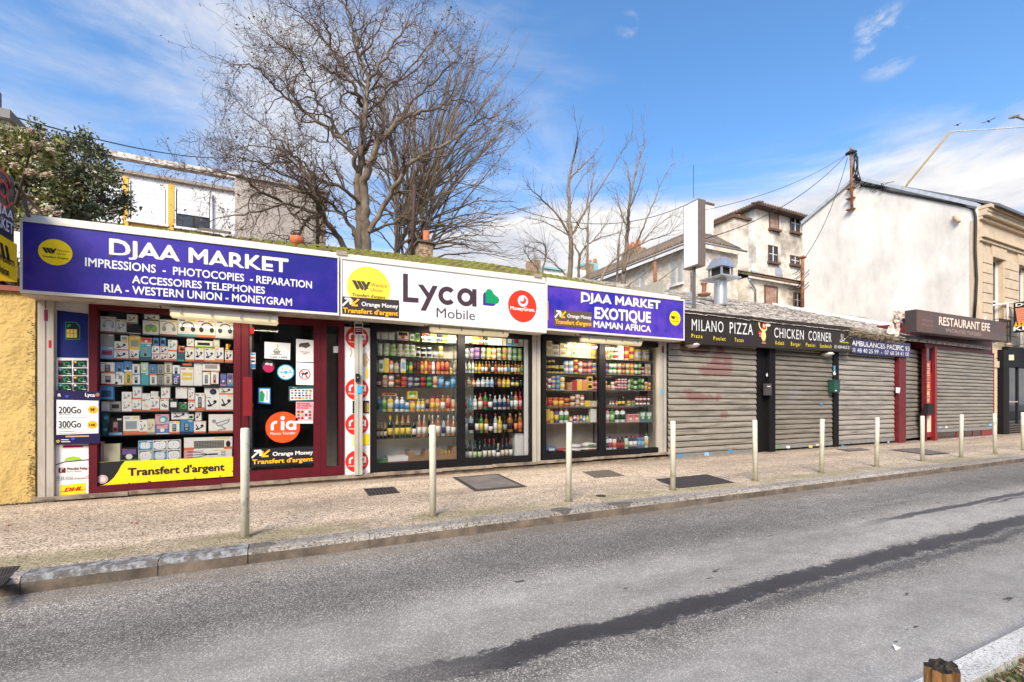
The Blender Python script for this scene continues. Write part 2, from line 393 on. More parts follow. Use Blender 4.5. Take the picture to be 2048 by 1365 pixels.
mb = MB(); mb.box((-20, .995, -.4), (40, 1.09, -.008), mat('kerb_joint', (.2,.2,.2), .9)); link('kerb_bed', mb, nk)
# ------------------------------------------------------------------ common materials
M_alu = mat('painted_steel_grey', (.42,.375,.31), .6, var=.18, vs=4, col2=(.30,.265,.22), mix=(.5,.7), ms=5, stretch=(1,1,.25))
M_red = mat('maroon_paint', (.095,.004,.010), .6, spec=.25, var=.18, vs=5)
M_red2 = mat('bright_maroon_paint', (.21,.008,.012), .4, var=.12, vs=8)
M_blk = mat('black_frame', (.008,.007,.008), .6, spec=.2, var=.2)
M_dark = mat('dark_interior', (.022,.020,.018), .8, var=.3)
M_int = mat('shop_inner_wall', (.42,.39,.33), .8, var=.12)
M_white = mat('white_enamel', (.78,.78,.77), .4, var=.03)
M_cream = mat('cream_sheet_metal', (.74,.69,.60), .5, var=.07, vs=3, col2=(.5,.43,.33), mix=(.58,.75), ms=6)
M_step = mat('stone_step', (.33,.26,.19), .85, col2=(.12,.085,.06), mix=(.42,.62), ms=5, var=.25, vs=20, bump=.4, bs=40)
M_soff = mat('soffit_metal', (.50,.44,.38), .5, var=.12, col2=(.3,.25,.2), ms=4)
M_glass = glass('window_glass', (.98,.985,.98), .45)
M_glass2 = glass('display_glass', (.99,.99,.985), .6)
M_dglass = mat('dark_glass', (.012,.014,.016), .04, var=0, spec=.8)
YF = 7.85
def zs(x): return .068+.0085*(x+2.8)
ZS = .11                          # top of the stone step under the shopfront
# ------------------------------------------------------------------ market building
mk = thing('shop_building', 'low shop building with maroon door, display windows and mossy tiled roof', 'building', (0, YF, 0))
XL, XR = XY(76, YF), XY(1332, YF)
mb = MB(); mb.box((XL-.02, YF+.02, -.2), (XR, YF+1.6, .015), M_step)
mb.box((XL, YF-.05, -.05), (XR+.02, YF+.25, .05), M_step); link('plinth', mb, mk)
x = XL-.03; k = 0
while x < XR:
    l = min(random.uniform(.75, 1.3), XR+.03-x); mb = MB()
    mb.box((x+.003, YF-.10+random.uniform(-.008,.008), zs(x)-.045), (x+l-.003, YF+.2, zs(x+l/2)+random.uniform(-.004,.002)), M_step); link('sill_stone', mb, mk); x += l
ZT = 2.56                         # top of the shopfront
mb = MB(); mb.box((XL, YF+1.6, -.1), (XR, YF+1.7, 4.0), M_int)
mb.box((XL, YF, -.1), (XL+.02, YF+1.6, 3.4), M_int); mb.box((XR-.02, YF, -.1), (XR, YF+1.6, 3.4), M_int)
mb.box((XL, YF+.0, ZT+.25), (XR, YF+1.6, ZT+.35), M_int); link('wall', mb, mk)
mb = MB(); mb.box((XL, YF-.01, ZT-.06), (XR, YF+.12, ZT+.3), mat('shutter_box_dark', (.06,.055,.05), .6)); link('roller_box', mb, mk)
# front glazing helpers
def fr_rect(mb, x0, x1, z0, z1, m, y0=YF-.06, y1=YF+.05): mb.box((x0, y0, z0), (x1, y1, z1), m)
px = lambda p, Y=YF: XY(p, Y)
def frame(parent, name, x0, x1, z0, z1, w, m, y0=YF-.05, y1=YF+.05, wb=None):
    mb = MB(); wb = wb or w
    fr_rect(mb, x0, x0+w, z0, z1, m, y0, y1); fr_rect(mb, x1-w, x1, z0, z1, m, y0, y1)
    fr_rect(mb, x0+w, x1-w, z0, z0+wb, m, y0+.002, y1-.002); fr_rect(mb, x0+w, x1-w, z1-w, z1, m, y0+.002, y1-.002)
    return link(name, mb, parent)
def pane(parent, x0, x1, z0, z1, m=M_glass, y=YF):
    mb = MB(); mb.box((x0, y-.004, z0), (x1, y+.004, z1), m); return link('glass_pane', mb, parent)
# pillars
def pillar(p0, p1, m=M_alu, y0=YF-.08, z0=.1, z1=2.62, name='pillar', par=mk):
    mb = MB(); mb.box((px(p0, y0), y0, z0), (px(p1, y0), YF+.06, z1), m)
    xm = (px(p0, y0)+px(p1, y0))/2
    mb.box((xm-.004, y0-.004, z0+.01), (xm+.004, y0, z1-.01), mat('groove_dark', (.12,.11,.1), .7)); return link(name, mb, par)
pillar(75, 107, z0=.0); pillar(710, 725, mat('pillar_pale', (.50,.50,.43), .6, var=.2, vs=6, col2=(.32,.30,.24)), YF-.12); pillar(1066, 1081); pillar(1319, 1333)
# window one (maroon)
w1 = thing('w', None, None, (0, YF, 0)); w1.name = 'display_window'; w1.parent = mk; w1.location = (0, 0, 0)
frame(w1, 'frame', px(180), px(497), .075, ZT-.02, .085, M_red, wb=.085)
mb = MB(); mb.box((px(468), YF-.055, .075), (px(482), YF+.05, ZT-.02), M_red); link('mullion', mb, w1)
pane(w1, px(196), px(468), .15, ZT-.08)
# door
dr = thing('d', None, None); dr.name = 'door'; dr.parent = mk
frame(dr, 'frame', px(483), px(641), .085, ZT-.03, .10, M_red, YF-.045, YF+.04, wb=.16)
pane(dr, px(495), px(629), .2, ZT-.1, M_glass)
mb = MB(); a = PY(487, 832, YF-.05); b_ = PY(505, 755, YF-.05)
mb.box((a.x, YF-.14, a.z), (b_.x, YF-.12, b_.z), M_red2); mb.box((a.x+.02, YF-.12, a.z+.05), (a.x+.05, YF-.045, a.z+.08), M_blk); mb.box((a.x+.02, YF-.12, b_.z-.08), (a.x+.05, YF-.045, b_.z-.05), M_blk); link('handle', mb, dr)
mb = MB(); c = PY(488, 822, YF-.05); mb.lathe([(.012,-.02),(.012,.02)], (c.x, YF-.05, c.z), mat('brass', (.6,.42,.12), .3, 1), 8); link('lock', mb, dr)
sl_ = thing('s', None, None); sl_.name = 'side_light'; sl_.parent = mk
frame(sl_, 'frame', px(641)+.002, px(688), ZS, ZT-.03, .085, M_red, YF-.05, YF+.05, wb=.13)
pane(sl_, px(652), px(682), ZS+.1, ZT-.1)
# black glazed fronts
def bwin(p0, p1, pm0, pm1, w, wb):
    w2 = thing('w', None, None); w2.name = 'display_window'; w2.parent = mk
    frame(w2, 'frame', px(p0), px(p1), zs(px((p0+p1)/2)), ZT-.02, w, M_blk, YF-.05, YF+.06, wb=wb)
    mb = MB(); mb.box((px(pm0), YF-.045, ZS+wb), (px(pm1), YF+.05, ZT-.02-w), M_blk); link('mullion', mb, w2)
    pane(w2, px(p0)+w-.01, px(pm0), ZS+wb, ZT-.04-w, M_glass2); pane(w2, px(pm1), px(p1)-w+.01, ZS+wb, ZT-.04-w, M_glass2, YF+.02)
bwin(740, 1068, 915, 929, .10, .13); bwin(1082, 1320, 1197, 1209, .09, .12)
# inner partitions
mb = MB()
for p in (497, 700, 1074): mb.box((px(p), YF+.06, 0), (px(p)+.04, YF+1.6, ZT+.2), M_int)
link('partition', mb, mk)
mb = MB(); mb.box((px(180)-.1, YF+.62, 0), (px(490), YF+.66, ZT+.2), mat('window_backing', (.035,.03,.028), .7, var=.5, vs=3)); link('backing_board', mb, mk)
mb = MB(); mb.box((px(745), YF+.44, 0), (px(965), YF+.46, ZT+.2), mat('pale_haze_backing', (.85,.80,.70), .8, var=.1, vs=1.5)); mb.box((px(965), YF+.46, 0), (px(1062), YF+.48, ZT+.2), mat('window_backing', (0,0,0))); mb.box((px(1084)+.05, YF+.48, 0), (px(1308), YF+.50, ZT+.2), mat('brown_backing', (.42,.36,.29), .8, var=.3, vs=1.5)); link('backing_board', mb, mk)  # pale board's colour stands in for the beige haze reflected in the glass
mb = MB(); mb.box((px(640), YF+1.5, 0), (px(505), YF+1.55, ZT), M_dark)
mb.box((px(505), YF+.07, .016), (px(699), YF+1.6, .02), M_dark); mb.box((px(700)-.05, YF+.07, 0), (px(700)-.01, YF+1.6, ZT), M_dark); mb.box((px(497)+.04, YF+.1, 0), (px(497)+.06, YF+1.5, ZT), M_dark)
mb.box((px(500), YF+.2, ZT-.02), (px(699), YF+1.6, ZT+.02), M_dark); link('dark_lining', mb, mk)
# soffit
YS = 7.42
def sign_soffit(p0, p1, py0, py1, yb=YF+.02):
    a = PY(p0, py0, YS); b_ = PY(p1, py1, YS); mb = MB()
    mb.hexa([(a.x, YS+.01, a.z), (b_.x, YS+.01, b_.z), (b_.x, yb, b_.z), (a.x, yb, a.z)], (0,0,.02), M_soff); return link('soffit', mb, mk)
sign_soffit(40, 1368, 588, 681)
# roof: barrel tiles with moss, each row of tiles real
M_tile = mat('roof_tile_mossy', (.16,.10,.06), .9, col2=(.20,.21,.03), mix=(.38,.55), ms=3.5, var=.35, vs=25, bump=.5, bs=60)
M_moss = mat('moss', (.21,.225,.022), .95, var=.5, vs=30, col2=(.07,.075,.015), mix=(.45,.65), ms=18, bump=.8, bs=90)
M_grey_tile = mat('roof_shingle_grey', (.62,.56,.49), .9, col2=(.15,.12,.09), mix=(.42,.62), ms=6, var=.4, vs=30, bump=.4, bs=50)
def roof_z(x, y):       # the roof plane behind the signs
    ze = 3.255+.035*(x+2.6) if x < 4 else 3.486-.04*(x-4); return ze+(y-7.65)*.40
rid = 9.55
mb = MB(); x = XL-.1; mats_ = [M_tile]
nrow = 12
while x < 7.6:
    for j in range(6):
        y0 = 7.7+j*.31; y1 = y0+.36
        if y1 > rid+.1: y1 = rid+.1
        h = random.uniform(-.008, .012); pts = []
        for k in range(6):
            t = math.pi*k/5; pts.append((x+.09-.085*math.cos(t), .075*math.sin(t)))
        vs = [(a, y0, roof_z(a, y0)+.03+c+h+.02) for a, c in pts]+[(a, y1, roof_z(a, y1)+c+h) for a, c in pts]
        mb.add(vs, [(k, k+1, 6+k+1, 6+k) for k in range(5)]+[tuple(range(5, -1, -1))], M_tile, False)
    x += .18
mb.hexa([(XL-.1,7.68,roof_z(XL-.1,7.68)), (7.65,7.68,roof_z(7.65,7.68)), (7.65,rid,roof_z(7.65,rid)), (XL-.1,rid,roof_z(XL-.1,rid))], (0,0,.03), M_tile)
mb.hexa([(XL-.1,rid,roof_z(XL-.1,rid)+.03), (7.65,rid,roof_z(7.65,rid)+.03), (7.65,12,3.2), (XL-.1,12,3.2)], (0,0,-.06), M_tile)
tag(link('roof_tiles', mb, mk), kind='stuff')
mb = MB()
def clump(mb, c, r, m, n=7):
    vs = [(c[0]+r*1.3*math.cos(2*math.pi*k/n)*random.uniform(.8,1.2), c[1]+r*math.sin(2*math.pi*k/n)*random.uniform(.8,1.2), c[2]+random.uniform(-.2,.1)*r) for k in range(n)]
    vs += [(c[0]+.6*r*math.cos(2*math.pi*k/n+.3)*random.uniform(.8,1.2), c[1]+.6*r*math.sin(2*math.pi*k/n+.3), c[2]+r*random.uniform(.45,.7)) for k in range(n)]+[(c[0], c[1], c[2]+r*.8)]
    mb.add(vs, [(k, (k+1) % n, n+(k+1) % n, n+k) for k in range(n)]+[(n+k, n+(k+1) % n, 2*n) for k in range(n)], m, True)
for i in range(2200):
    x = random.uniform(XL+.2, 7.5); y = random.choice((random.uniform(8.8, rid+.1), rid+.05, rid)); 
    d = .35+.65*max(0, math.sin((x+1)*.9))
    if x < .4: 
        if abs(((x*5.2) % 1)-.5) > .3: continue
    if random.random() > d: continue
    clump(mb, (x, y, roof_z(x, min(y, rid))+.075), random.uniform(.012, .042)*(1 if x < 4.5 else .7), M_moss, 6)
tag(link('moss', mb, mk), kind='stuff')
# ------------------------------------------------------------------ chimneys on the roof
def chim(px0, px1, pyt, pyb, Y, pot=None, ms=None, label='', d=.3):
    a = PY(px0, pyb, Y); b_ = PY(px1, pyt, Y); t = thing('chimney', label, 'chimney', ((a.x+b_.x)/2, Y, a.z)); mb = MB()
    n = 5
    for k in range(n):
        z0 = a.z+(b_.z-a.z)*k/n; z1 = a.z+(b_.z-a.z)*(k+1)/n-.006; w = random.uniform(-.012,.012)+(.03 if k == 0 else 0)
        mb.box((a.x-w, Y-w, z0), (b_.x+w, Y+d, z1), ms)
    mb.box((a.x+.01, Y+.01, a.z), (b_.x-.01, Y+d-.01, b_.z-.01), ms)
    link('stack', mb, t); mb = MB(); mb.box((a.x-.04, Y-.04, b_.z), (b_.x+.04, Y+d+.04, b_.z+.04), mat('slab_dark', (.11,.09,.07), .9)); link('cap', mb, t)
    if pot:
        mb = MB(); c = PY((pot[0]+pot[1])/2, pot[3], Y+d/2); r = (XY(pot[1], Y)-XY(pot[0], Y))/2; h = (pot[3]-pot[2])/F*(Y+d/2)/ray(pot[0], 800).y
        mb.lathe([(r*1.1,0),(r,h*.15),(r*.95,h),(r*.75,h),(r*.7,h*.4)], (c.x, Y+d/2, b_.z+.04), mat('terracotta', (.48,.13,.045), .8, var=.3, vs=15), 12); link('chimney_pot', mb, t)
    return t
M_oldbrick = mat('crumbling_brick', (.40,.29,.19), .9, col2=(.16,.09,.05), mix=(.42,.6), ms=12, var=.35, vs=22, bump=.8, bs=30)
chim(838, 866, 488, 520, rid+.05, (846,859,461,485), M_oldbrick, 'crumbling brick chimney with orange clay pot behind the white sign')
t = thing('chimney', 'short broken clay pot on mossy roof above the blue sign', 'chimney', (PY(594, 492, rid).x, rid, PY(594, 492, rid).z)); mb = MB()
mb.lathe([(.11,-.08),(.10,.02),(.12,.03),(.12,.16),(.09,.155),(.085,.05)], t.location, mat('terracotta', (.42,.12,.045), .8), 12); link('chimney_pot', mb, t)
mb = MB(); [clump(mb, (t.location.x+random.uniform(-.2,.2), rid+random.uniform(-.1,.1), t.location.z-.07+random.uniform(-.02,.03)), .06, M_moss) for _ in range(14)]; link('moss', mb, t)
t = thing('roof_board', 'loose grey wooden board lying on the roof tiles above the blue sign', 'board', PY(430, 462, 9.2)); mb = MB()
a, b_ = PY(398, 461, 9.2), PY(458, 469, 9.2); mb.hexa([a, b_, b_+Vector((0,.3,.1)), a+Vector((0,.3,.1))], (0,0,.045), mat('grey_wood', (.17,.13,.10), .9)); link('plank', mb, t)
# ------------------------------------------------------------------ long light-box signs
def signbox(p0, p1, t0, t1, b0, b1, m, label, name='shop_sign', Y=YS, fw=.035, depth=.3, fm=M_cream, flash=None):
    A, B, Cc, D = PY(p0, b0, Y), PY(p1, b1, Y), PY(p1, t1, Y), PY(p0, t0, Y)
    s = thing(name, label, 'sign', ((A.x+B.x)/2, Y, min(A.z, B.z)))
    mb = MB(); mb.hexa([A, B, Cc, D], (0, depth, 0), fm); link('box', mb, s)
    mb = MB(); i = .012; mb.poly([A+Vector((i,-.004,i)), B+Vector((-i,-.004,i)), Cc+Vector((-i,-.004,-i)), D+Vector((i,-.004,-i))], m); link('printed_face', mb, s)
    if fw:
        mb = MB()
        for P0, P1, u in ((A, B, Vector((0,0,fw))), (D, Cc, Vector((0,0,-fw)))):
            mb.hexa([P0, P1, P1+u, P0+u], (0,-.02,0), fm)
        for P0, P1, u in ((A, D, Vector((fw,0,0))), (B, Cc, Vector((-fw,0,0)))):
            if fw > .03 or True: mb.hexa([P0+Vector((0,0,fw)), P1-Vector((0,0,fw)), P1+u*.6-Vector((0,0,fw)), P0+u*.6+Vector((0,0,fw))], (0,-.018,0), fm)
        link('trim', mb, s)
    return s
def print_mat(name, c1, c2, s=1.2, mix=(.45,.6), stretch=(1,1,1), rough=.28): return mat(name, c1, rough, col2=c2, mix=mix, ms=s, var=.05, vs=30, stretch=stretch)
M_blue = print_mat('blue_vinyl', s2l(33,28,128), s2l(58,38,150), 1.0)
M_purp = print_mat('purple_vinyl', s2l(94,62,176), s2l(40,42,160), 1.7, (.44,.62))
M_wht = mat('white_vinyl', (.79,.79,.80), .35, var=.03, vs=2, stretch=(3,1,.3))
M_let = mat('white_lettering', (.80,.79,.76), .35, var=.02)
M_yel = flat(s2l(252,216,20)); M_yel2 = flat(s2l(244,214,70)); M_ink = flat((.012,.012,.012)); M_org = flat(s2l(245,95,25)); M_ored = flat(s2l(232,58,34))
M_ext = mat('brown_outline', (.07,.04,.05), .5)
E = -.0065                       # lettering sits this far in front of a face
Ys = YS-.006
def wu_logo(s, cx, cy, r, Y, ym, ink, asp=1.):     # yellow disc: pixel centre, pixel radius (vertical)
    f = FY(cx, cy, Y); k = Y/ray(cx, 800).y/F; R = r*k
    mb = MB(); f.disc(mb, 0, 0, R, ym, .001, 36); link('logo_disc', mb, s)
    mb = MB()
    for j in range(3):
        x = -.78*R+j*.2*R
        f.poly(mb, [(x, .28*R), (x+.17*R, .28*R), (x+.36*R, -.05*R), (x+.28*R, -.16*R), (x+.2*R, -.1*R)] if j < 2 else [(x,.28*R),(x+.17*R,.28*R),(x+.36*R,-.05*R),(x+.2*R,-.1*R)], ink, .002)
    f.poly(mb, [(-.06*R,.28*R),(.08*R,.28*R),(-.14*R,-.14*R),(-.24*R,-.16*R),(-.2*R,-.02*R)], ink, .0022)
    link('logo_mark', mb, s)
    a = lambda x, y: f(x*R, y*R, .0015)
    text(s, 'Western', a(.08,.08), a(.84,.08), .17*R, ink); text(s, 'Union', a(.08,-.16), a(.62,-.16), .17*R, ink)
    text(s, "Transfert d'argent", a(-.76,-.46), a(.76,-.46), .13*R, ink, bold=.03)
def orange_money(s, c, Y, bg, off=0):    # corners px: (x0,yt0,yb0,x1,yt1,yb1)
    x0, t0, b0, x1, t1, b1 = c
    mb = MB(); q = [PY(x0,b0,Y), PY(x1,b1,Y), PY(x1,t1,Y), PY(x0,t0,Y)]; mb.poly([p+Vector((0,off,0)) for p in q], bg); link('panel', mb, s)
    O = q[0]+Vector((0,off-.0015,0)); R = q[1]-q[0]; U = q[3]-q[0]; f = Fr(O, R, U, (0,-1,0))
    mb = MB(); g = M_let; o = flat(s2l(255,185,40))
    def ln(pts, m, w=.045, d=0):
        asp = R.length/U.length
        f2 = Fr(O, R/asp, U, (0,-1,0)); f2.line(mb, [(x*asp, y) for x, y in pts], w*2.2, m, d)
    ln([(.03,.52),(.14,.88)], g); ln([(.07,.9),(.155,.9),(.155,.62)], g, d=.0004)
    ln([(.29,.9),(.19,.6)], o); ln([(.185,.84),(.185,.56),(.27,.56)], o, d=.0004)
    link('logo_arrows', mb, s)
    text(s, 'Orange Money', f(.34,.56), f(.985,.56), .22*U.length, g, bold=.025)
    text(s, "Transfert d'argent", f(.03,.14), f(.985,.14), .25*U.length, o, bold=.025)
# sign 1
s1 = signbox(41, 678, 437, 513, 586, 632, M_blue, 'long blue DJAA MARKET sign above the maroon shop door')
wu_logo(s1, 111, 505, 26, Ys, M_yel, M_ink)
tpx(s1, 'DJAA MARKET', 218, 515.5, 577, 552, 35, Ys, M_let, .024, M_ext)
tpx(s1, 'IMPRESSIONS  -  PHOTOCOPIES  - REPARATION', 170, 532, 624, 577, 15, Ys, M_let, .02)
tpx(s1, 'ACCESSOIRES TELEPHONES', 264, 566, 530, 588, 14, Ys, M_let, .02)
tpx(s1, 'RIA - WESTERN UNION - MONEYGRAM', 208, 584, 584, 612, 15, Ys, M_let, .02)
# sign 2
s2 = signbox(681, 1092, 514, 564, 633, 667, M_wht, 'white Lyca Mobile sign between the blue and purple signs')
wu_logo(s2, 738, 576, 42, Ys, M_yel2, flat(s2l(75,70,50)))
M_plum = mat('plum_lettering', s2l(72,50,58), .4, var=.06)
def lyca(s, f, W, H, m):          # drawn with strokes and rings in a unit frame
    mb = MB(); w = .062*W
    xh = .66*H
    f.rect(mb, 0, 0, w, H, m); f.rect(mb, w, 0, .20*W, w*1.0, m, .0001)
    f.poly(mb, [(.19*W, xh), (.26*W, xh), (.36*W, .30*H), (.335*W, .12*H)], m, .0002)
    f.poly(mb, [(.385*W, xh), (.455*W, xh), (.295*W, -.27*H), (.225*W, -.27*H)], m, .0003)
    r = xh/2+.01*H
    f.ring(mb, .585*W, xh/2, r-w, r, m, .0004, 42, 318); f.ring(mb, .845*W, xh/2, r-w, r, m, .0005)
    f.rect(mb, 1.0*W-w, 0, W, xh, m, .0007); return link('lettering', mb, s)
a = PY(806, 604, Ys); b_ = PY(953, 614, Ys)
f = Fr(a+Vector((0,-.0005,0)), (1,0,(b_.z-a.z)/(b_.x-a.x)), (0,0,1), (0,-1,0)); Wd = b_.x-a.x
lyca(s2, f, Wd, 55/F*Ys/ray(870,800).y, M_plum)
tpx(s2, 'Mobile', 873, 635, 950, 641, 19, Ys, M_plum, .0)
# heart with its purple shadow
def heart(s, cx, cy, k, Y, m, d, mirror=1):
    f = FY(cx, cy, Y); mb = MB(); u = Y/ray(cx, 800).y/F*k
    f.disc(mb, -.30*u, .52*u, .42*u, m, d, 20); f.disc(mb, .40*u, -.13*u, .42*u, m, d+.0001, 20)
    f.poly(mb, [(-.72*u,-.55*u),(.40*u,-.55*u),(.65*u,.1*u),(.1*u,.6*u),(-.72*u,.52*u)], m, d+.0002); link('logo_heart', mb, s)
heart(s2, 978, 602, 18, Ys, flat(s2l(70,50,140)), .0005); heart(s2, 984, 597, 19, Ys, flat(s2l(20,150,92)), .0015)
def moneygram(s, cx, cy, r, Y, m, txt=True, nm='logo_disc'):
    f = FY(cx, cy, Y); u = Y/ray(cx, 800).y/F*r; mb = MB(); f.disc(mb, 0, 0, u, m, .001, 36)
    f.disc(mb, .03*u, .33*u, .36*u, M_wht, .002, 24); f.disc(mb, .03*u, .36*u, .22*u, m, .003, 18); f.disc(mb, -.05*u, .44*u, .15*u, M_wht, .004, 16)
    f.line(mb, [(-.12*u,.2*u),(.12*u,.26*u),(.24*u,.42*u)], .08*u, m, .005); link(nm, mb, s)
    if txt: text(s, 'MoneyGram.', f(-.85*u,-.27*u,.002), f(.9*u,-.27*u,.002), .21*u, M_let, bold=.03)
moneygram(s2, 1045, 613, 32, Ys, M_ored)
om1 = tag(thing('x', None, None, (0,0,0)), 'dark Orange Money sticker on the corner of the white sign', 'sticker'); om1.name = 'sticker'
orange_money(om1, (682,593,630,798,601,637), Ys-.006, flat(s2l(62,54,50)))
# sign 3
s3 = signbox(1092, 1368, 567, 600, 661, 682, M_purp, 'purple DJAA MARKET EXOTIQUE sign right of the white sign')
tpx(s3, 'DJAA MARKET', 1162, 606.5, 1321, 622.5, 20.5, Ys, M_let, .035, M_ext)
tpx(s3, 'EXOTIQUE', 1189, 636.5, 1302, 645.5, 20.5, Ys, M_let, .04, M_ext)
tpx(s3, 'MAMAN AFRICA', 1187, 654.5, 1302, 664.5, 12, Ys, M_let, .035, M_ext)
wu_logo(s3, 1350, 637, 14.5, Ys, M_yel, M_ink)
mb = MB(); mb.poly([PY(*q, Ys-.003) for q in ((1090,640),(1097,640.5),(1097,603),(1090,602.5))], flat(s2l(245,120,25))); link('orange_tab', mb, s3)
om2 = tag(thing('x', None, None), 'dark Orange Money sticker on the left of the purple sign', 'sticker'); om2.name = 'sticker'
orange_money(om2, (1108,619,652,1184,625,657), Ys-.004, flat(s2l(98,82,72)))
# flashing above the signs
fl = thing('roof_flashing', 'long cream metal flashing along the top of the shop signs', 'flashing', (2, YS, 3.4)); 
for q0, q1, y0, y1 in ((48, 372, 428, 466), (372, 700, 466, 509), (700, 1092, 509, 556), (1094, 1362, 555, 594)):
    a, b_ = PY(q0, y0, YS+.06), PY(q1-1, y1, YS+.06); c = PY(q0, y0+14, YS+.06); d = PY(q1-1, y1+9, YS+.06); mb = MB()
    mb.hexa([c, d, b_, a], (0,.03,0), M_cream); link('sheet', mb, fl)
for q, y in ((685, 507), (1077, 552)):
    mb = MB(); c = PY(q, y, YS+.05); mb.box((c.x-.09, YS+.03, c.z-.03), (c.x+.06, YS+.058, c.z+.03), mat('rust_plate', (.35,.28,.22), .8)); link('bracket', mb, fl)
# tube lights below the signs
def tube_light(x0, y0, x1, y1, Y, label, power=18):
    a, b_ = PY(x0, y0, Y), PY(x1, y1, Y); t = thing('tube_light', label, 'light fitting', tuple((a+b_)/2), 'tube lights under the market signs')
    d = b_-a
    mb = MB(); mb.hexa([a+Vector((0,0,.02)), b_+Vector((0,0,.02)), b_+Vector((0,0,.075)), a+Vector((0,0,.075))], (0,.13,0), mat('fixture_grey', (.45,.43,.40), .5)); link('housing', mb, t)
    mb = MB(); mb.tube([a+Vector((0,.065,.005)), a+Vector((.02,.065,0)), b_+Vector((-.02,.065,0)), b_+Vector((0,.065,.005))], [.03,.058,.058,.03], mat('old_diffuser', (.78,.66,.40), .35, emit=.35), 10); link('diffuser', mb, t)
    lt = bpy.data.lights.new('tube_lamp', 'AREA'); lo = bpy.data.objects.new('tube_lamp', lt); C.objects.link(lo); lt.shape = 'RECTANGLE'; lt.size = d.length; lt.size_y = .05; lt.energy = power; lt.color = (1, .88, .68)
    lo.parent = t; lo.location = Vector((0, .075, -.065)); lo.rotation_euler = Vector((0, -.62, .78)).to_track_quat('Z', 'Y').to_euler()
    for k in range(4):
        p = a+d*(.1+.27*k); mb = MB(); mb.box((p.x-.012, Y-.015, p.z-.005), (p.x+.012, Y+.0, p.z+.06), mat('clip_grey', (.3,.29,.27), .5)); link('clip', mb, t)
    mb = MB(); mb.tube([a+Vector((.0,.06,.05)), a+Vector((-.08,.06,.03)), a+Vector((-.12,.08,.1))], .008, M_blk, 5); link('cable', mb, t)
tube_light(339, 626, 556, 643, 7.5, 'yellowed tube light under the blue sign beside the shop door', 4.5)
tube_light(862, 657, 1019, 668, 7.5, 'white tube light under the white sign')
tube_light(1165, 678, 1286, 687, 7.5, 'yellowed tube light with hanging cable under the purple sign')
# ------------------------------------------------------------------ left panels and posters on the market front
YP = YF-.02
def pxquad(mb, pts, Y, m): mb.poly([PY(x, y, Y) for x, y in pts], m)
def poster(name, label, pts, m, Y=YP, cat='poster', th=.004, parent=None):
    q = [PY(x, y, Y) for x, y in pts]; c = sum(q, Vector())/4
    o = thing(name, label, cat, tuple(c)); mb = MB(); mb.hexa(q, (0, th, 0), m); link('sheet', mb, o); return o
def deco(o, Y, items, name='print'):     # items: (type, ...) in photo pixels, flat print
    mb = MB(); d = Y-.0015
    for it in items:
        d -= .0003
        if it[0] == 'q': pxquad(mb, it[1], d, it[2])
        elif it[0] == 'd':
            f = FY(it[1], it[2], d); k = d/ray(it[1], 800).y/F; f.disc(mb, 0, 0, it[3]*k, it[4], 0, 20, (it[5]*k if len(it) > 5 else None))
        elif it[0] == 'r':
            f = FY(it[1], it[2], d); k = d/ray(it[1], 800).y/F; f.ring(mb, 0, 0, it[3]*k, it[4]*k, it[5])
        elif it[0] == 'l':
            f = FY(it[1][0][0], it[1][0][1], d); p0 = PY(*it[1][0], d); k = d/ray(it[1][0][0], 800).y/F
            f.line(mb, [((PY(x, y, d)-p0).x, (PY(x, y, d)-p0).z) for x, y in it[1]], it[2]*k, it[3])
    link(name, mb, o)
R4 = lambda x0, y0, x1, y1, s=0.: [(x0, y1), (x1, y1+s), (x1, y0+s), (x0, y0)]
W_ = flat((.75,.74,.71)); K_ = flat((.015,.015,.018)); NAVY = flat(s2l(14,28,100)); DNAVY = flat(s2l(30,24,68)); GRN = flat(s2l(30,160,95)); GOLD = flat(s2l(215,180,90)); AMB = flat(s2l(246,175,40))
RED = flat(s2l(190,25,40)); PINKR = flat(s2l(170,30,80)); CYAN = flat(s2l(60,170,200)); MAR = flat(s2l(110,20,35)); TXT = flat(s2l(60,55,60)); YELB = flat(s2l(240,205,30)); LGR = flat(s2l(150,190,50))
mb = MB(); mb.box((px(112), YF-.015, ZS), (px(179), YF+.05, ZT-.03), mat('aluminium_trim', (.5,.49,.47), .45)); link('side_panel', mb, mk)
p = poster('sim_card_panel', 'dark blue panel with a golden SIM card beside the maroon window', [(114,715),(176,716),(176,628),(114,621)], NAVY, cat='panel')
deco(p, YP, [('q', [(131,680),(160,680),(160,654),(153,645),(131,644)], GRN), ('q', [(132,679),(159,679),(159,655),(152,646),(132,645)], K_), ('q', R4(133,659,154,676,0), GOLD), ('l', [(133,667),(154,667)], .7, K_), ('l', [(140,659),(140,676)], .6, K_), ('l', [(147,659),(147,676)], .6, K_), ('d', 139,651,2.2,GRN), ('d',136,653,1.8,GRN)])
p = poster('phone_card_sheet', 'white sheet of eight small black cards below the golden SIM card', [(113,784),(177,783),(177,717),(113,716)], W_, cat='sheet')
its = []
for r_ in range(4):
    for c_ in range(2):
        x, y = 116.5+c_*30, 721.5+r_*15.6; its += [('q', R4(x, y, x+27, y+13.3, -.2), K_), ('d', x+4, y+3, 2, (RED, AMB, CYAN, W_)[(r_*2+c_) % 4]), ('r', x+17, y+7, 3, 4, GRN), ('l', [(x+9,y+2),(x+12,y+11)], .7, GRN), ('l', [(x+19, y+11), (x+25, y+11)], 1.2, W_)]
deco(p, YP, its)
p = poster('price_poster', 'navy poster offering 200Go and 300Go at the left shop corner', [(111,890),(200,887),(200,784),(111,781)], DNAVY, YF-.075)
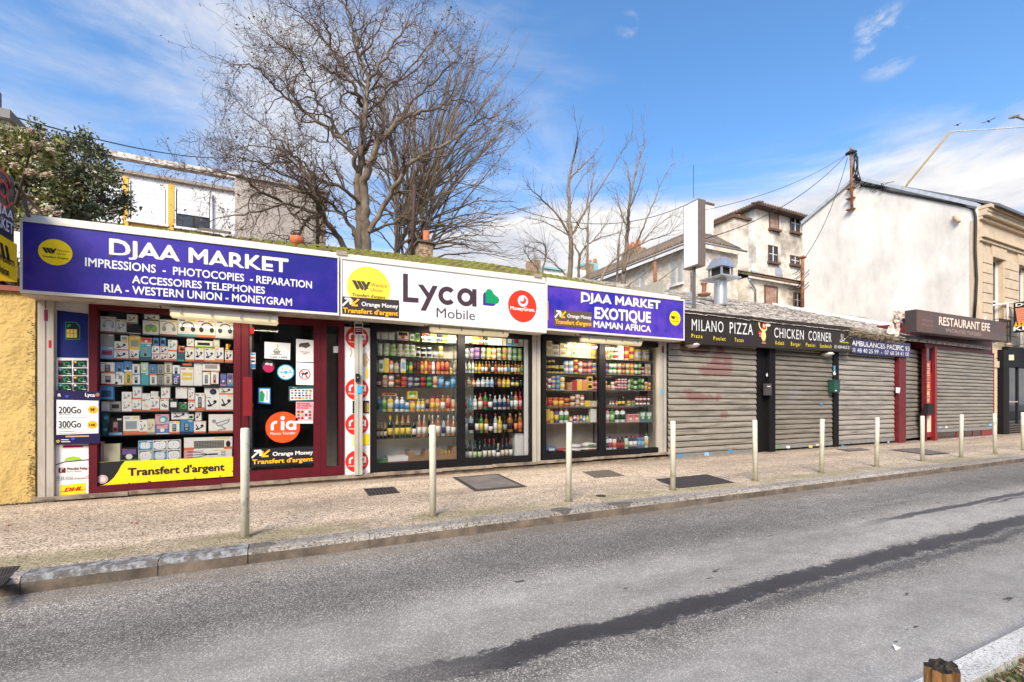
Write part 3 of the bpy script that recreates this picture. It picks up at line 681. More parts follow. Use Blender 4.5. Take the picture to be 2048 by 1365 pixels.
deco(p, YF-.075, [('q', [(113,870),(197,867),(197,802),(113,800)], W_), ('d', 186,820,8,AMB), ('d', 185,850,8,AMB), ('l', [(117,835),(176,835.5)], .5, TXT), ('l', [(118,829),(142,829)], .8, TXT), ('l', [(118,858),(142,858)], .8, TXT), ('l', [(118,864),(150,863)], .8, TXT), ('l', [(118,867.5),(165,866)], .6, TXT), ('q', R4(131,872,178,875,-1), flat(s2l(190,150,120))), ('d',195,790,3.5,flat(s2l(225,80,60))), ('d',196,788,2,GRN), ('r',116,883,1.5,2.6,YELB), ('l', [(123,880),(137,880)], 1.4, W_), ('l', [(123,884),(140,884)], 1.4, W_), ('d',146,878,3,flat(s2l(60,70,170))), ('d',134,793,3,flat(s2l(60,70,170)))])
Yt = YF-.08
tpx(p, '200Go', 117, 827, 162, 827, 13, Yt, K_, .012); tpx(p, '', 0,0,1,1,1,Yt,K_) if 0 else None
tpx(p, '300Go', 117, 856, 162, 855, 13, Yt, K_, .012); tpx(p, '200', 117, 827, 157, 827, 13.5, Yt-.001, K_, .0) if 0 else None
tpx(p, '9€', 180, 823, 190, 823, 6, Yt, K_, .02); tpx(p, '14€', 178, 853, 191, 853, 5, Yt, K_, .02)
tpx(p, 'Lyca', 170, 793, 190, 794, 6.5, Yt, M_let, .03); tpx(p, 'fR', 115, 794, 122, 794, 6, Yt, M_let, .02)
p = poster('relay_poster', 'white poster with green apple top and Mondial Relay print', [(112,960),(177,957),(178,893),(112,891)], W_, cat='poster')
deco(p, YP, [('q', [(125,896),(167,895),(165,892),(127,892)], PINKR), ('q', [(128,922),(164,920),(159,915),(146,913),(133,916)], LGR), ('q', [(112,929),(130,923),(177,919),(177,921),(130,925),(112,931)], TXT), ('q', R4(117,936,131,946,0), MAR), ('l', [(122,944),(122,938),(127,938)], 1.1, W_), ('l', [(148,957),(170,956),(177,952)], .8, RED), *[('r', x, 956, 1.6, 2.3, TXT) for x in (116, 125, 134, 142)]])
tpx(p, 'Mondial Relay', 134, 940.5, 175, 939, 5, YP-.004, flat(s2l(110,30,45)), .02); tpx(p, 'Point Relais', 134, 945.5, 163, 944, 3.2, YP-.004, flat(s2l(140,90,100)))
p = poster('delivery_poster', 'yellow DHL plate on white sheet at the foot of the left corner', [(112,1000),(178,993),(178,959),(112,962)], W_, cat='poster', Y=YP-.002)
deco(p, YP-.002, [('q', [(120,992),(171,987),(171,966),(120,971)], YELB), ('l', [(120,984),(171,979.5)], .9, RED)])
tpx(p, 'DHL', 128, 984, 165, 980.5, 7, YP-.006, RED, .05, shear=.3)
# stickers on the left pillar
for (x0,y0,x1,y1), lb, m in (((88,620,95,642),'dark pink strip sticker high on the left grey pillar',flat(s2l(120,20,70))), ((97,681,102,696),'small red sticker on the left grey pillar',RED), ((1160,0,0,0),'',None)):
    if m: poster('sticker', lb, R4(x0,y0,x1,y1), m, YF-.085, 'sticker')
# money transfer banner
p = poster('window_banner', "yellow and black Transfert d'argent banner at the foot of the maroon window", [(195,972),(466,953),(466,914),(195,925)], YELB, YF-.02, 'banner')
deco(p, YF-.02, [('q', [(195,972),(206,970.5),(217,965),(228,955),(236,943),(243,930),(250,922.5),(195,925.5)], K_), ('d', 205, 959, 8.5, flat((.62,.52,.52))), ('r', 205,959,6,7,RED)] + [('d', x, y, 1.2, K_) for x, y in ((258,967),(297,963),(300,963.5),(390,957),(440,953),(465,943))])
tpx(p, "Transfert d'argent", 255, 952, 449, 941, 14, YF-.025, K_, .03)
# stickers on the door
YD = YF-.006
p = poster('orange_money_sticker', 'black Orange Money banner across the bottom of the door glass', [(500,935),(628,927),(628,893),(500,898)], K_, YD, 'sticker'); orange_money(p, (500,899,934,628,893,927), YD-.003, K_)
def ria(s, cx, cy, r, Y, m, word=True):
    f = FY(cx, cy, Y); k = Y/ray(cx,800).y/F*r; mb = MB(); f.disc(mb, 0, 0, k, m, .001, 36); link('logo_disc', mb, s)
    mb = MB(); g = M_wht; w = .17*k
    f.rect(mb, -.70*k, -.18*k, -.53*k, .2*k, g, .002); f.ring(mb, -.40*k, .12*k, .13*k, .30*k, g, .0022, 75, 180)
    f.rect(mb, -.12*k, -.18*k, .08*k, .40*k, g, .002); f.disc(mb, -.02*k, .60*k, .13*k, g, .002, 16)
    f.ring(mb, .47*k, .12*k, .14*k, .31*k, g, .0024, 0, 360, 24); f.rect(mb, .62*k, -.18*k, .78*k, .38*k, g, .0026); link('logo_mark', mb, s)
    text(s, 'Money Transfer', f(-.72*k,-.47*k,.002), f(.74*k,-.47*k,.002), .17*k, g)
p = thing('ria_sticker', 'large round orange ria sticker on the door glass', 'sticker', PY(566, 855, YD)); ria(p, 566, 855, 31, YD, flat(s2l(245,80,25)))
p = poster('cafe_notice', 'white paper with a drawn coffee cup taped inside the door', [(529,717),(580,720),(581,687),(529,684)], W_, YD, 'notice')
deco(p, YD, [('r', 553,703,3.6,4.6,TXT), ('q', [(545,702),(562,702),(558,708),(549,708)], flat(s2l(140,130,120))), ('l', [(543,709),(564,709.5)], 1, TXT), ('l', [(553,698),(556,693),(554,690)], .8, flat(s2l(160,110,60)))]); tpx(p, "Café 1,00€", 540, 716, 575, 717.5, 4, YD-.004, K_)
p = poster('fish_notice', 'white notice with a tilapia fish print on the door glass', [(592,724),(627,725),(627,681),(592,678)], W_, YD, 'notice')
deco(p, YD, [('q', [(598,689),(604,687),(612,686),(620,689),(621,692),(612,697),(604,694),(598,695)], flat(s2l(90,80,65))), ('q', [(600,687),(618,685.5),(618,689),(602,690)], flat(s2l(60,55,50))), ('l', [(601,704),(619,705)], 1, RED), ('l', [(606,708),(614,708)], 1, TXT)])
p = poster('no_dogs_notice', 'white notice with a crossed out black dog on the door glass', [(592,770),(627,771),(627,727),(592,725)], W_, YD, 'notice')
deco(p, YD, [('r', 609.5,749,9,10.6,RED), ('q', [(604,750),(613,750),(613,746),(604,747)], K_), ('q', [(611,745),(616,744),(616,748),(612,749)], K_), ('l', [(605,749),(604,755)], 1.3, K_), ('l', [(612,749),(612,755)], 1.3, K_), ('l', [(604,748),(602,745)], 1, K_), ('l', [(603,742),(616,756)], 1.5, RED)])
p = thing('round_sticker', 'small magenta and black round ding sticker on the door', 'sticker', PY(537,733,YD)); deco(p, YD, [('d',537,732.5,12,K_), ('d',537,736,9.5,PINKR)]); tpx(p, 'ding', 530, 730, 545, 730.5, 4.5, YD-.004, W_, .02)
p = thing('round_sticker', 'pale blue round sticker with small flags on the door', 'sticker', PY(571,745,YD)); deco(p, YD, [('d',571.5,745,15.5,CYAN), ('d',571.5,745,13.3,W_), ('l', [(557,744),(586,746)], 2, CYAN), ('d',571.5,745,3.5,CYAN)]+[('d', 571.5+9*math.cos(k), 745+9*math.sin(k), 1.3, (RED, AMB, K_, GRN)[k % 4]) for k in range(1, 7)])
p = poster('card_sticker', 'strip of small payment card stickers by the door edge', [(501,738),(511,738),(511,706),(501,706)], W_, YD, 'sticker'); deco(p, YD, [('q', R4(502,707,510,711), flat(s2l(60,130,190))), ('q', R4(502,714,510,718), flat(s2l(200,80,40))), ('q', R4(502,721,510,725), TXT), ('q', R4(501.5,728,511,737), flat(s2l(60,110,160)))])
p = poster('push_sticker', 'blue and green poussez sticker low on the door glass', [(516,807),(541,809),(541,776),(516,776)], flat(s2l(30,120,190)), YD, 'sticker'); deco(p, YD, [('q', [(519,804),(539,806),(539,779),(519,778)], W_), ('q', [(520,803),(527,804),(530,790),(524,781),(520,785)], GRN), ('l', [(534,782),(534,800)], 1.4, flat(s2l(40,80,150)))])
p = poster('top_up_sticker', 'white and teal sticker full of small phone network logos', [(577,803),(628,802),(628,773),(577,773)], flat(s2l(30,80,80)), YD-.002, 'sticker')
cl = [RED, AMB, flat(s2l(60,90,170)), K_, GRN, flat(s2l(230,90,40))]
deco(p, YD-.002, [('q', [(580,801),(626,800),(626,778),(580,779)], W_)]+[('q', R4(582+7.2*i, 780+5*j, 582+7.2*i+random.uniform(3,5.6), 783+5*j), random.choice(cl)) for i in range(6) for j in range(4)]); tpx(p, 'ding', 585, 777, 593, 777, 2.4, YD-.006, W_)
p = poster('recharge_notice', 'pink recharge notice with rows of round flags on the door', [(591,848),(626,848),(627,804),(592,804)], flat(s2l(235,170,175)), YD-.001, 'notice')
fc = [RED, flat(s2l(60,60,120)), AMB, flat(s2l(40,140,70)), W_, flat(s2l(170,30,40))]
deco(p, YD-.001, [('d', 597+7.6*i, 824+6.3*j, 2.5, fc[(i*5+j*3) % 6]) for i in range(4) for j in range(3)]+[('q', R4(592.5,842,626,847.5), W_)])
for i, s_ in enumerate(('RECHARGEZ', 'LES MOBILES', 'DU MONDE')): tpx(p, s_, 594, 809+i*4.3, 594+(26, 29, 23)[i], 809.3+i*4.3, 3, YD-.005, flat(s2l(190,60,60)), .03)
tpx(p, 'ding', 594, 846, 602, 846, 3, YD-.005, K_)
poster('sticker', 'small red and white alarm sticker in the door top corner', R4(499,656,508,668), RED, YD, 'sticker')
poster('paper_tag', 'small pale paper tag inside the maroon side window', R4(667,693,679,706), W_, YF+.02, 'tag')
t = thing('cloth', 'yellow green cloth hanging low inside the door glass', 'cloth', PY(503,811,YF+.05)); mb = MB(); mb.hexa([PY(498,805,YF+.04), PY(506,806,YF+.04), PY(507,812,YF+.04), PY(503,818,YF+.04)], (0,.02,0), flat(s2l(140,160,40))); link('cloth', mb, t)
# white column with the round money transfer prints
p = poster('ria_column_panel', 'tall white panel with red ria discs behind the pale pillar', [(687,951),(740,946),(740,657),(687,654)], W_, YF-.03, 'panel')
Yc = YF-.035
for i, cy in enumerate((676, 779, 849, 923)):
    q = thing('ria_column_sticker', '', None); q.name = 'logo'; q.parent = p; q.location = (0,0,0) 
    q.location = -Vector(p.location); ria(q, 714, cy, 22, Yc, flat(s2l(205,42,28)))
deco(p, Yc, [('l', [(700,696),(704,705),(700,715)], .6, TXT), ('l', [(730,705),(737,720),(730,735)], .6, TXT), ('q', R4(726,708,734,732), flat(s2l(200,160,110))), ('q', [(731,756),(736,756),(736,742),(734,732),(732,742)], YELB), ('q', R4(705,802,738,827), K_), *[('q', R4(729+3*i, 806, 731+3*i, 825), (RED, GRN, AMB)[i]) for i in range(3)], ('q', [(706,893),(738,889),(738,868),(706,873)], YELB), ('d', 732,945,4,flat((.6,.5,.55)))])
tpx(p, 'KUB', 723, 881, 737, 880, 8, Yc-.004, RED, .04); tpx(p, 'OR', 725, 891, 737, 890, 8, Yc-.004, RED, .04)
Yq = YF-.135
p = poster('security_sticker', 'black and maroon security sticker on top of the pale pillar', R4(709,647,726,671), W_, Yq, 'sticker'); deco(p, Yq, [('q', R4(710,648,725,654), K_), ('q', R4(710,656,725,669), MAR), ('l', [(712,659),(723,659)], 1, W_), ('l', [(712,663),(723,663)], .8, W_)])
t = thing('key_box', 'small black key lock fixed to the pale pillar', 'lock', PY(715,755,Yq)); mb = MB(); a, b_ = PY(711,764,Yq), PY(719,748,Yq); mb.box((a.x,Yq-.03,a.z),(b_.x,Yq+.01,b_.z),K_); mb.lathe([(.01,-.01),(.01,.01)], (a.x+.03,Yq-.032,(a.z+b_.z)/2), M_alu, 8); link('body', mb, t)
poster('sticker', 'small bright blue sticker on the pale pillar', R4(714.5,772,723,787), flat(s2l(60,170,225)), Yq, 'sticker')
poster('sticker', 'light blue and white sticker on pillar right of the grocery window', R4(1323,779,1327,789), flat(s2l(60,160,210)), YF-.085, 'sticker')
poster('sticker', 'small faded purple sticker high on the pillar by the rolling shutter', [(1324,706),(1328,706),(1328,692),(1324,694)], flat(s2l(110,60,80)), YF-.085, 'sticker')
# ------------------------------------------------------------------ products
def hx(s): return s2l(int(s[0:2],16), int(s[2:4],16), int(s[4:6],16))
COL = dict(w='e8e4dc', W='f5f4f0', g='9a968c', k='1c1b1e', o='e06a2c', r='b8252c', b='2f86c0', B='7fb8de', n='24386a', t='3aa8b4', T='1f5f66', y='ecc81e', Y='d9b94a', c='d8cca6', v='6a4c90', p='e29aa4', m='7a1f2c', e='4f9a4a', E='b7d38a', l='9ac23a', a='b5742e', d='4a2a1c', G='c79a3c', R='c98c6a', x='8f9aa0', s='cfd6d8', i='5d78b8', O='ee8f4e', z='2a4a2a', P='b07ba8')
CN = dict(w='white', W='white', g='grey', k='black', o='orange', r='red', b='blue', B='light blue', n='navy', t='teal', T='dark teal', y='yellow', Y='mustard', c='cream', v='purple', p='pink', m='maroon', e='green', E='pale green', l='lime', a='amber', d='dark brown', G='gold', R='rose gold', x='grey', s='clear', i='blue', O='light orange', z='dark green', P='lilac')
def fl_(c):
    q = hx(COL[c]); l = sum(q)/3; return flat(tuple(min(.82, (v*.85+l*.15)*1.0+.01) for v in q), .5)
def mglassb(c): 
    k = 'bottle_glass_'+c
    return mat(k, tuple(q*.7 for q in hx(COL[c])), .08, var=0, spec=.7)
def pbox(o, x0, x1, z0, z1, y, dp, base, accent, motif, acc2):
    mb = MB(); B = fl_(base); mb.box((x0, y, z0), (x1, y+dp, z1), B)
    w, h = x1-x0, z1-z0; f = Fr((x0, y, z0), (1,0,0), (0,0,1), (0,-1,0)); A = fl_(accent); A2 = fl_(acc2); d = .0006
    m_ = motif
    if m_ in 'hbpcrf' : f.rect(mb, .0, .0, w, h*random.choice((.08,.14,.2)), A, d)
    if random.random() < .5: f.rect(mb, w*.62, h*.86, w*.94, h*.95, fl_('y' if base in 'wWc' else 'w'), d)
    if random.random() < .5: f.rect(mb, w*.08, h*.86, w*.4, h*.92, fl_(random.choice('rkx')), d)
    r = min(w, h)*.34
    if m_ == 'h': f.ring(mb, w*.55, h*.54, r*.8, r*1.02, A2, d*2, -30, 215); f.disc(mb, w*.55-r*.85, h*.42, r*.36, A2, d*3, 12, r*.5); f.disc(mb, w*.55+r*.8, h*.42, r*.36, A2, d*3, 12, r*.5)
    elif m_ == 'p': f.rect(mb, w*.3, h*.18, w*.68, h*.78, A2, d*2); f.rect(mb, w*.35, h*.45, w*.63, h*.74, fl_('x'), d*3); f.rect(mb, w*.38, h*.24, w*.6, h*.40, fl_('k' if acc2 != 'k' else 'g'), d*3)
    elif m_ == 'c': f.line(mb, [(w*.2,h*.7),(w*.4,h*.35),(w*.75,h*.55)], r*.28, A2, d*2); f.disc(mb, w*.7, h*.62, r*.4, A2, d*3, 10); f.rect(mb, w*.15, h*.28, w*.45, h*.42, A2, d*3)
    elif m_ == 'e': f.ring(mb, w*.38, h*.5, r*.3, r*.6, A2, d*2); f.ring(mb, w*.66, h*.4, r*.25, r*.55, A2, d*2); f.rect(mb, 0, 0, w, h*.12, A, d)
    elif m_ == 'g': f.disc(mb, w*.32, h*.45, r*.62, fl_('l'), d*2, 14, r*.9); f.disc(mb, w*.7, h*.45, r*.62, fl_('l'), d*2, 14, r*.9); f.disc(mb, w*.5, h*.6, r*.5, fl_('x'), d*3)
    elif m_ == 'b': f.rect(mb, w*.15, h*.3, w*.85, h*.72, A2, d*2)
    elif m_ == 'f': f.rect(mb, w*.1, h*.55, w*.9, h*.9, A2, d*2); f.disc(mb, w*.5, h*.4, r*.6, fl_('w' if base not in 'wW' else 'o'), d*3, 12)
    elif m_ == 'l': f.rect(mb, w*.1, h*.3, w*.9, h*.7, A, d*2); f.rect(mb, w*.2, h*.45, w*.8, h*.52, A2, d*3)
    elif m_ == 'd': f.disc(mb, w*.6, h*.5, r*1.05, A, d*2, 16); f.disc(mb, w*.55, h*.45, r*.6, A2, d*3, 14)
    elif m_ == 'K': # keyboard
        f.rect(mb, w*.2, h*.12, w*.82, h*.72, fl_('k'), d*2); f.rect(mb, 0, 0, w*.2, h*.22, A, d); f.rect(mb, w*.82, 0, w, h*.2, A, d)
        for a in range(18):
            for b_ in range(5): f.rect(mb, w*(.21+a*.0335), h*(.16+b_*.11), w*(.235+a*.0335), h*(.235+b_*.11), fl_('g'), d*3)
        f.disc(mb, w*.91, h*.42, h*.16, fl_('k'), d*3, 14, h*.26)
    elif m_ == 'T':
        for a in (-1, 0, 1): f.line(mb, [(w*.5,h*.5),(w*.3,h*(.5+.25*a)),(w*.06,h*(.5+.33*a))], h*.07, fl_('k'), d*2+abs(a)*.0001)
        f.rect(mb, w*.5, h*.42, w*.7, h*.58, fl_('k'), d*3); f.rect(mb, 0, 0, w*.18, h, fl_('p'), d*.9)
        for a in (0, 1):
            for b_ in (0, 1): f.ring(mb, w*(.79+.05*a), h*(.4+.28*b_), h*.06, h*.1, fl_('k'), d*3)
    elif m_ == 'L':
        f.line(mb, [(w*.3,h*.5),(w*.85,h*.72),(w*.8,h*.55),(w*.4,h*.35),(w*.3,h*.5)], h*.06, fl_('x'), d*2); f.line(mb, [(w*.45,h*.4),(w*.7,h*.2),(w*.4,h*.14)], h*.06, fl_('g'), d*3.5); f.disc(mb, w*.22, h*.62, h*.1, fl_('x'), d*2); f.rect(mb, 0, 0, w, h*.1, A, d)
    elif m_ == 'Q': # clock
        f.rect(mb, w*.06, h*.08, w*.94, h*.94, fl_('d'), d*.5)
        for rr, mm in ((1.0, A), (.78, fl_('W'))):
            pts = [(w/2+w*.42*rr*math.copysign(abs(math.cos(t))**.5, math.cos(t)), h/2+h*.38*rr*math.copysign(abs(math.sin(t))**.5, math.sin(t))) for t in [2*math.pi*k/24 for k in range(24)]]
            f.poly(mb, pts, mm, d*(2-rr*.5)*2)
        for k in range(12): f.disc(mb, w/2+w*.24*math.cos(k*math.pi/6), h/2+h*.22*math.sin(k*math.pi/6), h*.022, fl_('k'), d*4, 6)
        f.line(mb, [(w/2,h*.5),(w/2,h*.68)], h*.03, fl_('k'), d*4)
    link_into(o, mb)
def link_into(o, mb): # turn a thing into one mesh
    me = bpy.data.meshes.new(o.name); l = Vector(o.location)
    me.from_pydata([(v[0]-l.x, v[1]-l.y, v[2]-l.z) for v in mb.v], [], mb.f)
    for m in mb.mats: me.materials.append(m)
    me.polygons.foreach_set('material_index', mb.m); me.polygons.foreach_set('use_smooth', mb.sm); me.update()
    n = bpy.data.objects.new(o.name, me); C.objects.link(n); n.location = o.location
    for k in o.keys(): n[k] = o[k]
    nm = o.name
    for ch in [c for c in o.children]: ch.parent = n
    bpy.data.objects.remove(o); n.name = nm; return n
def lathe_item(o, parts, prof, c, n=10, sy=1.): # prof list of (part, [(r,z)...], mat)
    for nm, pr, m in prof:
        mb = MB(); mb.lathe(pr, c, m, n, 1, sy)
        if nm == 'body': body = mb
        else: link(nm, mb, o)
    link_into(o, body)
def bottle(o, kind, xc, y, z0, w, h, body, label, cap):
    r = w/2*.94; c = (xc, y+r, z0)
    B = mglassb(body); Lb = fl_(label); K = fl_(cap)
    if kind == 'W':    # wine / champagne
        prof = [('body', [(r*.95,0),(r,.02*h),(r,.55*h),(r*.85,.64*h),(r*.42,.74*h),(r*.36,.84*h)], B), ('bottle_label', [(r*1.02,.14*h),(r*1.02,.44*h)], Lb), ('cap', ([(r*.98,.57*h),(r*.80,.66*h),(r*.46,.75*h),(r*.40,.84*h),(r*.44,.97*h),(r*.3,h)] if cap in 'GR' else [(r*.40,.76*h),(r*.38,.98*h),(r*.3,h)]), K)]
    elif kind == 'S':  # spirit, square shoulder
        prof = [('body', [(r*.96,0),(r,.02*h),(r,.66*h),(r*.85,.73*h),(r*.36,.78*h),(r*.33,.88*h)], B), ('bottle_label', [(r*1.02,.16*h),(r*1.02,.5*h)], Lb), ('cap', [(r*.40,.86*h),(r*.40,.99*h),(r*.3,h)], K)]
    elif kind == 'B':  # plastic bottle
        prof = [('body', [(r*.94,0),(r,.02*h),(r,.70*h),(r*.92,.77*h),(r*.5,.82*h),(r*.40,.85*h)], fl_(body)), ('bottle_label', [(r*1.02,.18*h),(r*1.02,.56*h)], Lb), ('cap', [(r*.50,.84*h),(r*.48,.98*h),(r*.4,h)], K)]
    elif kind == 'J':  # jar
        prof = [('body', [(r*.92,0),(r,.05*h),(r,.72*h),(r*.9,.78*h)], fl_(body)), ('bottle_label', [(r*1.02,.18*h),(r*1.02,.62*h)], Lb), ('lid', [(r*.98,.77*h),(r*.98,.97*h),(r*.9,h)], K)]
    else:              # can / tub
        prof = [('body', [(r*.95,0),(r,.03*h),(r,.96*h),(r*.95,h)], fl_(body)), ('bottle_label', [(r*1.02,.2*h),(r*1.02,.8*h)], Lb), ('lid', [(r*.96,.99*h),(r*.96,1.01*h)], K)]
    prof = [(a if not (a == 'bottle_label' and kind == 'C') else 'label_band', b, c_) for a, b, c_ in prof]
    lathe_item(o, None, prof, c, 10)
MOT = {'h': 'headphone', 'p': 'phone', 'c': 'gadget', 'e': 'earphone', 'b': 'accessory', 'f': 'accessory', 'g': 'headphone', 'l': 'plain', 'd': 'gadget', 'x': 'plain', 'K': 'keyboard', 'T': 'tripod', 'L': 'laptop stand', 'Q': 'alarm clock'}
SH_MAT = mat('shelf_black', (.03,.03,.03), .5); SH_W = mat('shelf_white', (.72,.72,.70), .4); SH_G = glass('shelf_glass', (.80,.88,.85), 1.)
rows_used = {}
def zr(conv, zx, zy, Y): p = PY(*conv(zx, zy), Y); return p
def place(conv, Y, rows, where, shelfm, x0s, x1s, unit, shelf_depth=.32, thick=.014, front=.02, plankname='shelf'):
    sx0, sx1 = PY(*conv(x0s, 500), Y).x, PY(*conv(x1s, 500), Y).x
    sh = thing(unit[0], unit[1], 'shelving', ((sx0+sx1)/2, Y, .1))
    for zx, zy in ((x0s, 0), (x1s, 0)):
        pass
    mb = MB()
    for xx in (sx0, sx1): mb.box((xx-.008, Y+.20, .15), (xx+.008, Y+.22, ZT-.03), SH_MAT if shelfm is not SH_G else M_alu)
    link('upright', mb, sh)
    for ri, (ref, items) in enumerate(rows):
        zb = PY(*conv(*ref), Y).z
        mb = MB(); mb.box((sx0, Y-front, zb-thick), (sx1, Y+shelf_depth, zb-.0005), shelfm); link(plankname, mb, sh)
        its = []
        for it in items.split(';'):
            q = it.split(',')
            if len(q) < 4: continue
            kind, a, b_, top = q[0].strip(), float(q[1]), float(q[2]), float(q[3]); bot = float(q[4]) if len(q) > 4 and q[4].strip() else None
            cols = q[5].strip() if len(q) > 5 else 'wko'; its.append([kind, a, b_, top, bot, cols])
        tiers = {0: [], 1: []}; placed = []
        for it in sorted(its, key=lambda i: (0 if i[4] is None else 1, i[1])):
            kind, a, b_, top, bot, cols = it
            xa, xb = PY(*conv(a, 0), Y).x, PY(*conv(b_, 0), Y).x; xc = (a+b_)/2
            zt = PY(*conv(xc, top), Y).z
            z0 = zb; tier = 0
            if bot is not None:
                ov = [p for p in placed if p[0] < xb-.01 and p[1] > xa+.01]
                z0 = max([p[2] for p in ov]+[zb]); tier = 1
                hh = PY(*conv(xc, top), Y).z-PY(*conv(xc, bot), Y).z
                zt = max(zt, z0+hh*.8) if zt < z0+.03 else zt
            n = 1
            if len(kind) == 2 and kind[1].isdigit(): n = int(kind[1]); kind = kind[0]
            xa += .0015; xb -= .0015
            for j in range(n):
                za = z0+(zt-z0)*j/n+.0004; zc = z0+(zt-z0)*(j+1)/n
                placed.append((xa, xb, zt))
                tiers[tier].append((kind, xa, xb, za, zc, cols, j, n))
        for tier in (0, 1):
            L_ = tiers[tier]; cnt = 0; lastx = None; idx = -1
            for kind, xa, xb, za, zc, cols, j, n in L_:
                if j == 0: idx += 1
                word = {'W': 'wine bottle', 'S': 'spirit bottle', 'B': 'bottle', 'J': 'jar', 'C': 'can', 'G': 'bag'}.get(kind, None)
                rown = ORDN[ri]; st = '' if n == 1 else (' lowest' if j == 0 else (' uppermost' if j == n-1 else ' middle'))
                if kind.islower() or kind in 'KTLQ':
                    nm = 'alarm_clock' if kind == 'Q' else 'product_box'; w = MOT[kind]; full = f"{CN[cols[0]]} {w} {'box' if kind != 'Q' else 'box'}"
                    if where[1] != 'm' : full = f"{CN[cols[0]]} carton" if cols[0] == cols[1] else f"{CN[cols[0]]} and {CN[cols[1]]} carton"
                    cat = 'box'
                else:
                    nm = {'W': 'wine_bottle', 'S': 'spirit_bottle', 'B': 'plastic_bottle', 'J': 'jar', 'C': 'tin_can', 'G': 'bag'}[kind]; full = f"{CN[cols[0]]} {word}"; cat = {'W': 'bottle', 'S': 'bottle', 'B': 'bottle', 'J': 'jar', 'C': 'can', 'G': 'bag'}[kind]
                up = ' upper layer' if tier == 1 else ''
                lab = f"{full},{st} {ORDN[idx]} from left,{up} {rown} shelf, {where[0]}"
                lab = lab.replace('  ', ' ')
                o = thing(nm, lab, cat, ((xa+xb)/2, Y+.03, za), f"{cat}s shown in the {where[0]}" if cat != 'box' else f"boxes shown in the {where[0]}")
                y = Y+random.uniform(.0, .02)
                c2 = (cols+'wwk')[:3]
                if kind.islower() or kind in 'KTLQ': pbox(o, xa, xb, za, zc, y, .07, c2[0], c2[1], kind, c2[2])
                elif kind == 'G':
                    mb = MB(); m = fl_(cols[0]); n_ = 12; vs = []
                    for a in range(7):
                        for b2 in range(n_):
                            t = 2*math.pi*b2/n_; s_ = math.sin(math.pi*min(max(a/6, .06), .94))**.45
                            vs.append((xa+(xb-xa)*a/6, y+.12-.12*math.cos(t)*s_, za+(zc-za)*(.5+.5*math.sin(t)*s_)+random.uniform(0,.006)))
                    mb.add(vs, [(a*n_+b2, a*n_+(b2+1) % n_, (a+1)*n_+(b2+1) % n_, (a+1)*n_+b2) for a in range(6) for b2 in range(n_)]+[tuple(range(n_)), tuple(range(7*n_-1, 6*n_-1, -1))], m, True)
                    f = Fr((xa, y-.004, za), (1,0,0), (0,0,1), (0,-1,0)); w = xb-xa; h = zc-za
                    f.rect(mb, w*.3, h*.35, w*.7, h*.65, fl_(c2[1])); link_into(o, mb)
                else: bottle(o, kind, (xa+xb)/2, y, za, xb-xa, zc-za, c2[0], c2[1], c2[2])
    return sh
c2_ = lambda x, y: (100+x/5.12, 600+y/5.12)
c3_ = lambda x, y: (90+x/4.995, 780+y/4.995)
Yw = YF+.07
PW = ('maroon window', 'm')
def cv(x, y): return c2_(x, y)
# rows of the maroon window, coordinates measured on the photo
A = "h,510,668,170,,woB;c,670,780,200,,wog;b,785,928,245,,kwk;c,785,890,150,240,wgg;c,962,1110,150,208,wkk;g,945,1112,212,,wog;h,1120,1300,205,,wrg;h,1302,1498,190,,wtk;h,1498,1692,205,,wok;h,1692,1875,212,,wsn"
B_ = "l,510,650,480,,Brn;x,510,650,350,465,gww;c,652,802,518,,wok;c,652,802,425,515,wok;c,810,908,525,,won;c,810,908,435,522,won;p,915,1035,448,,tTx;b,720,800,365,425,wyg;b,805,925,370,432,ywg;f,925,1040,388,448,owr;c,1040,1120,558,,wok;c,1040,1120,475,555,wpk;c,1122,1202,560,,wok;c,1122,1202,475,558,wpk;b,1052,1112,390,468,bok;b,1125,1182,390,470,bok;c,1205,1295,528,,wok;c,1205,1298,410,525,wox;b,1300,1376,537,,TtT;d,1312,1376,472,535,odk;c,1380,1475,487,,wok;c,1478,1575,485,,wrk;c,1578,1687,495,,won;c,1690,1778,490,,won;c,1398,1472,385,485,wrg;b,1480,1665,420,485,wlk;b,1670,1735,398,485,cYs;c,1790,1872,518,,wok"
C_ = "p,522,668,755,,wrm;p,515,662,640,745,wok;p,675,762,750,,wyk;p,668,752,640,745,bwn;p,755,838,630,733,bwn;p,765,838,738,,yYk;p,840,922,768,,wbn;p,840,918,658,762,wbn;x,925,1008,748,,tbt;f,922,1005,640,745,Ews;p,1018,1092,770,,wgk;p,1012,1092,662,765,bok;p,1095,1165,770,,gdk;p,1095,1165,662,765,gdk;p,1168,1248,762,,cgk;p,1168,1248,638,758,cgk;p,1250,1328,778,,vkw;p,1252,1328,670,768,wbn;l,1332,1470,688,,wyw;b,1338,1470,638,685,kdo;x,1472,1555,742,,wyw;x,1472,1555,640,740,www;p,1560,1640,740,,wkk;p,1645,1726,732,,wko;b,1558,1738,645,728,wog;f,1740,1806,755,,vPi;f,1812,1876,755,,xbv"
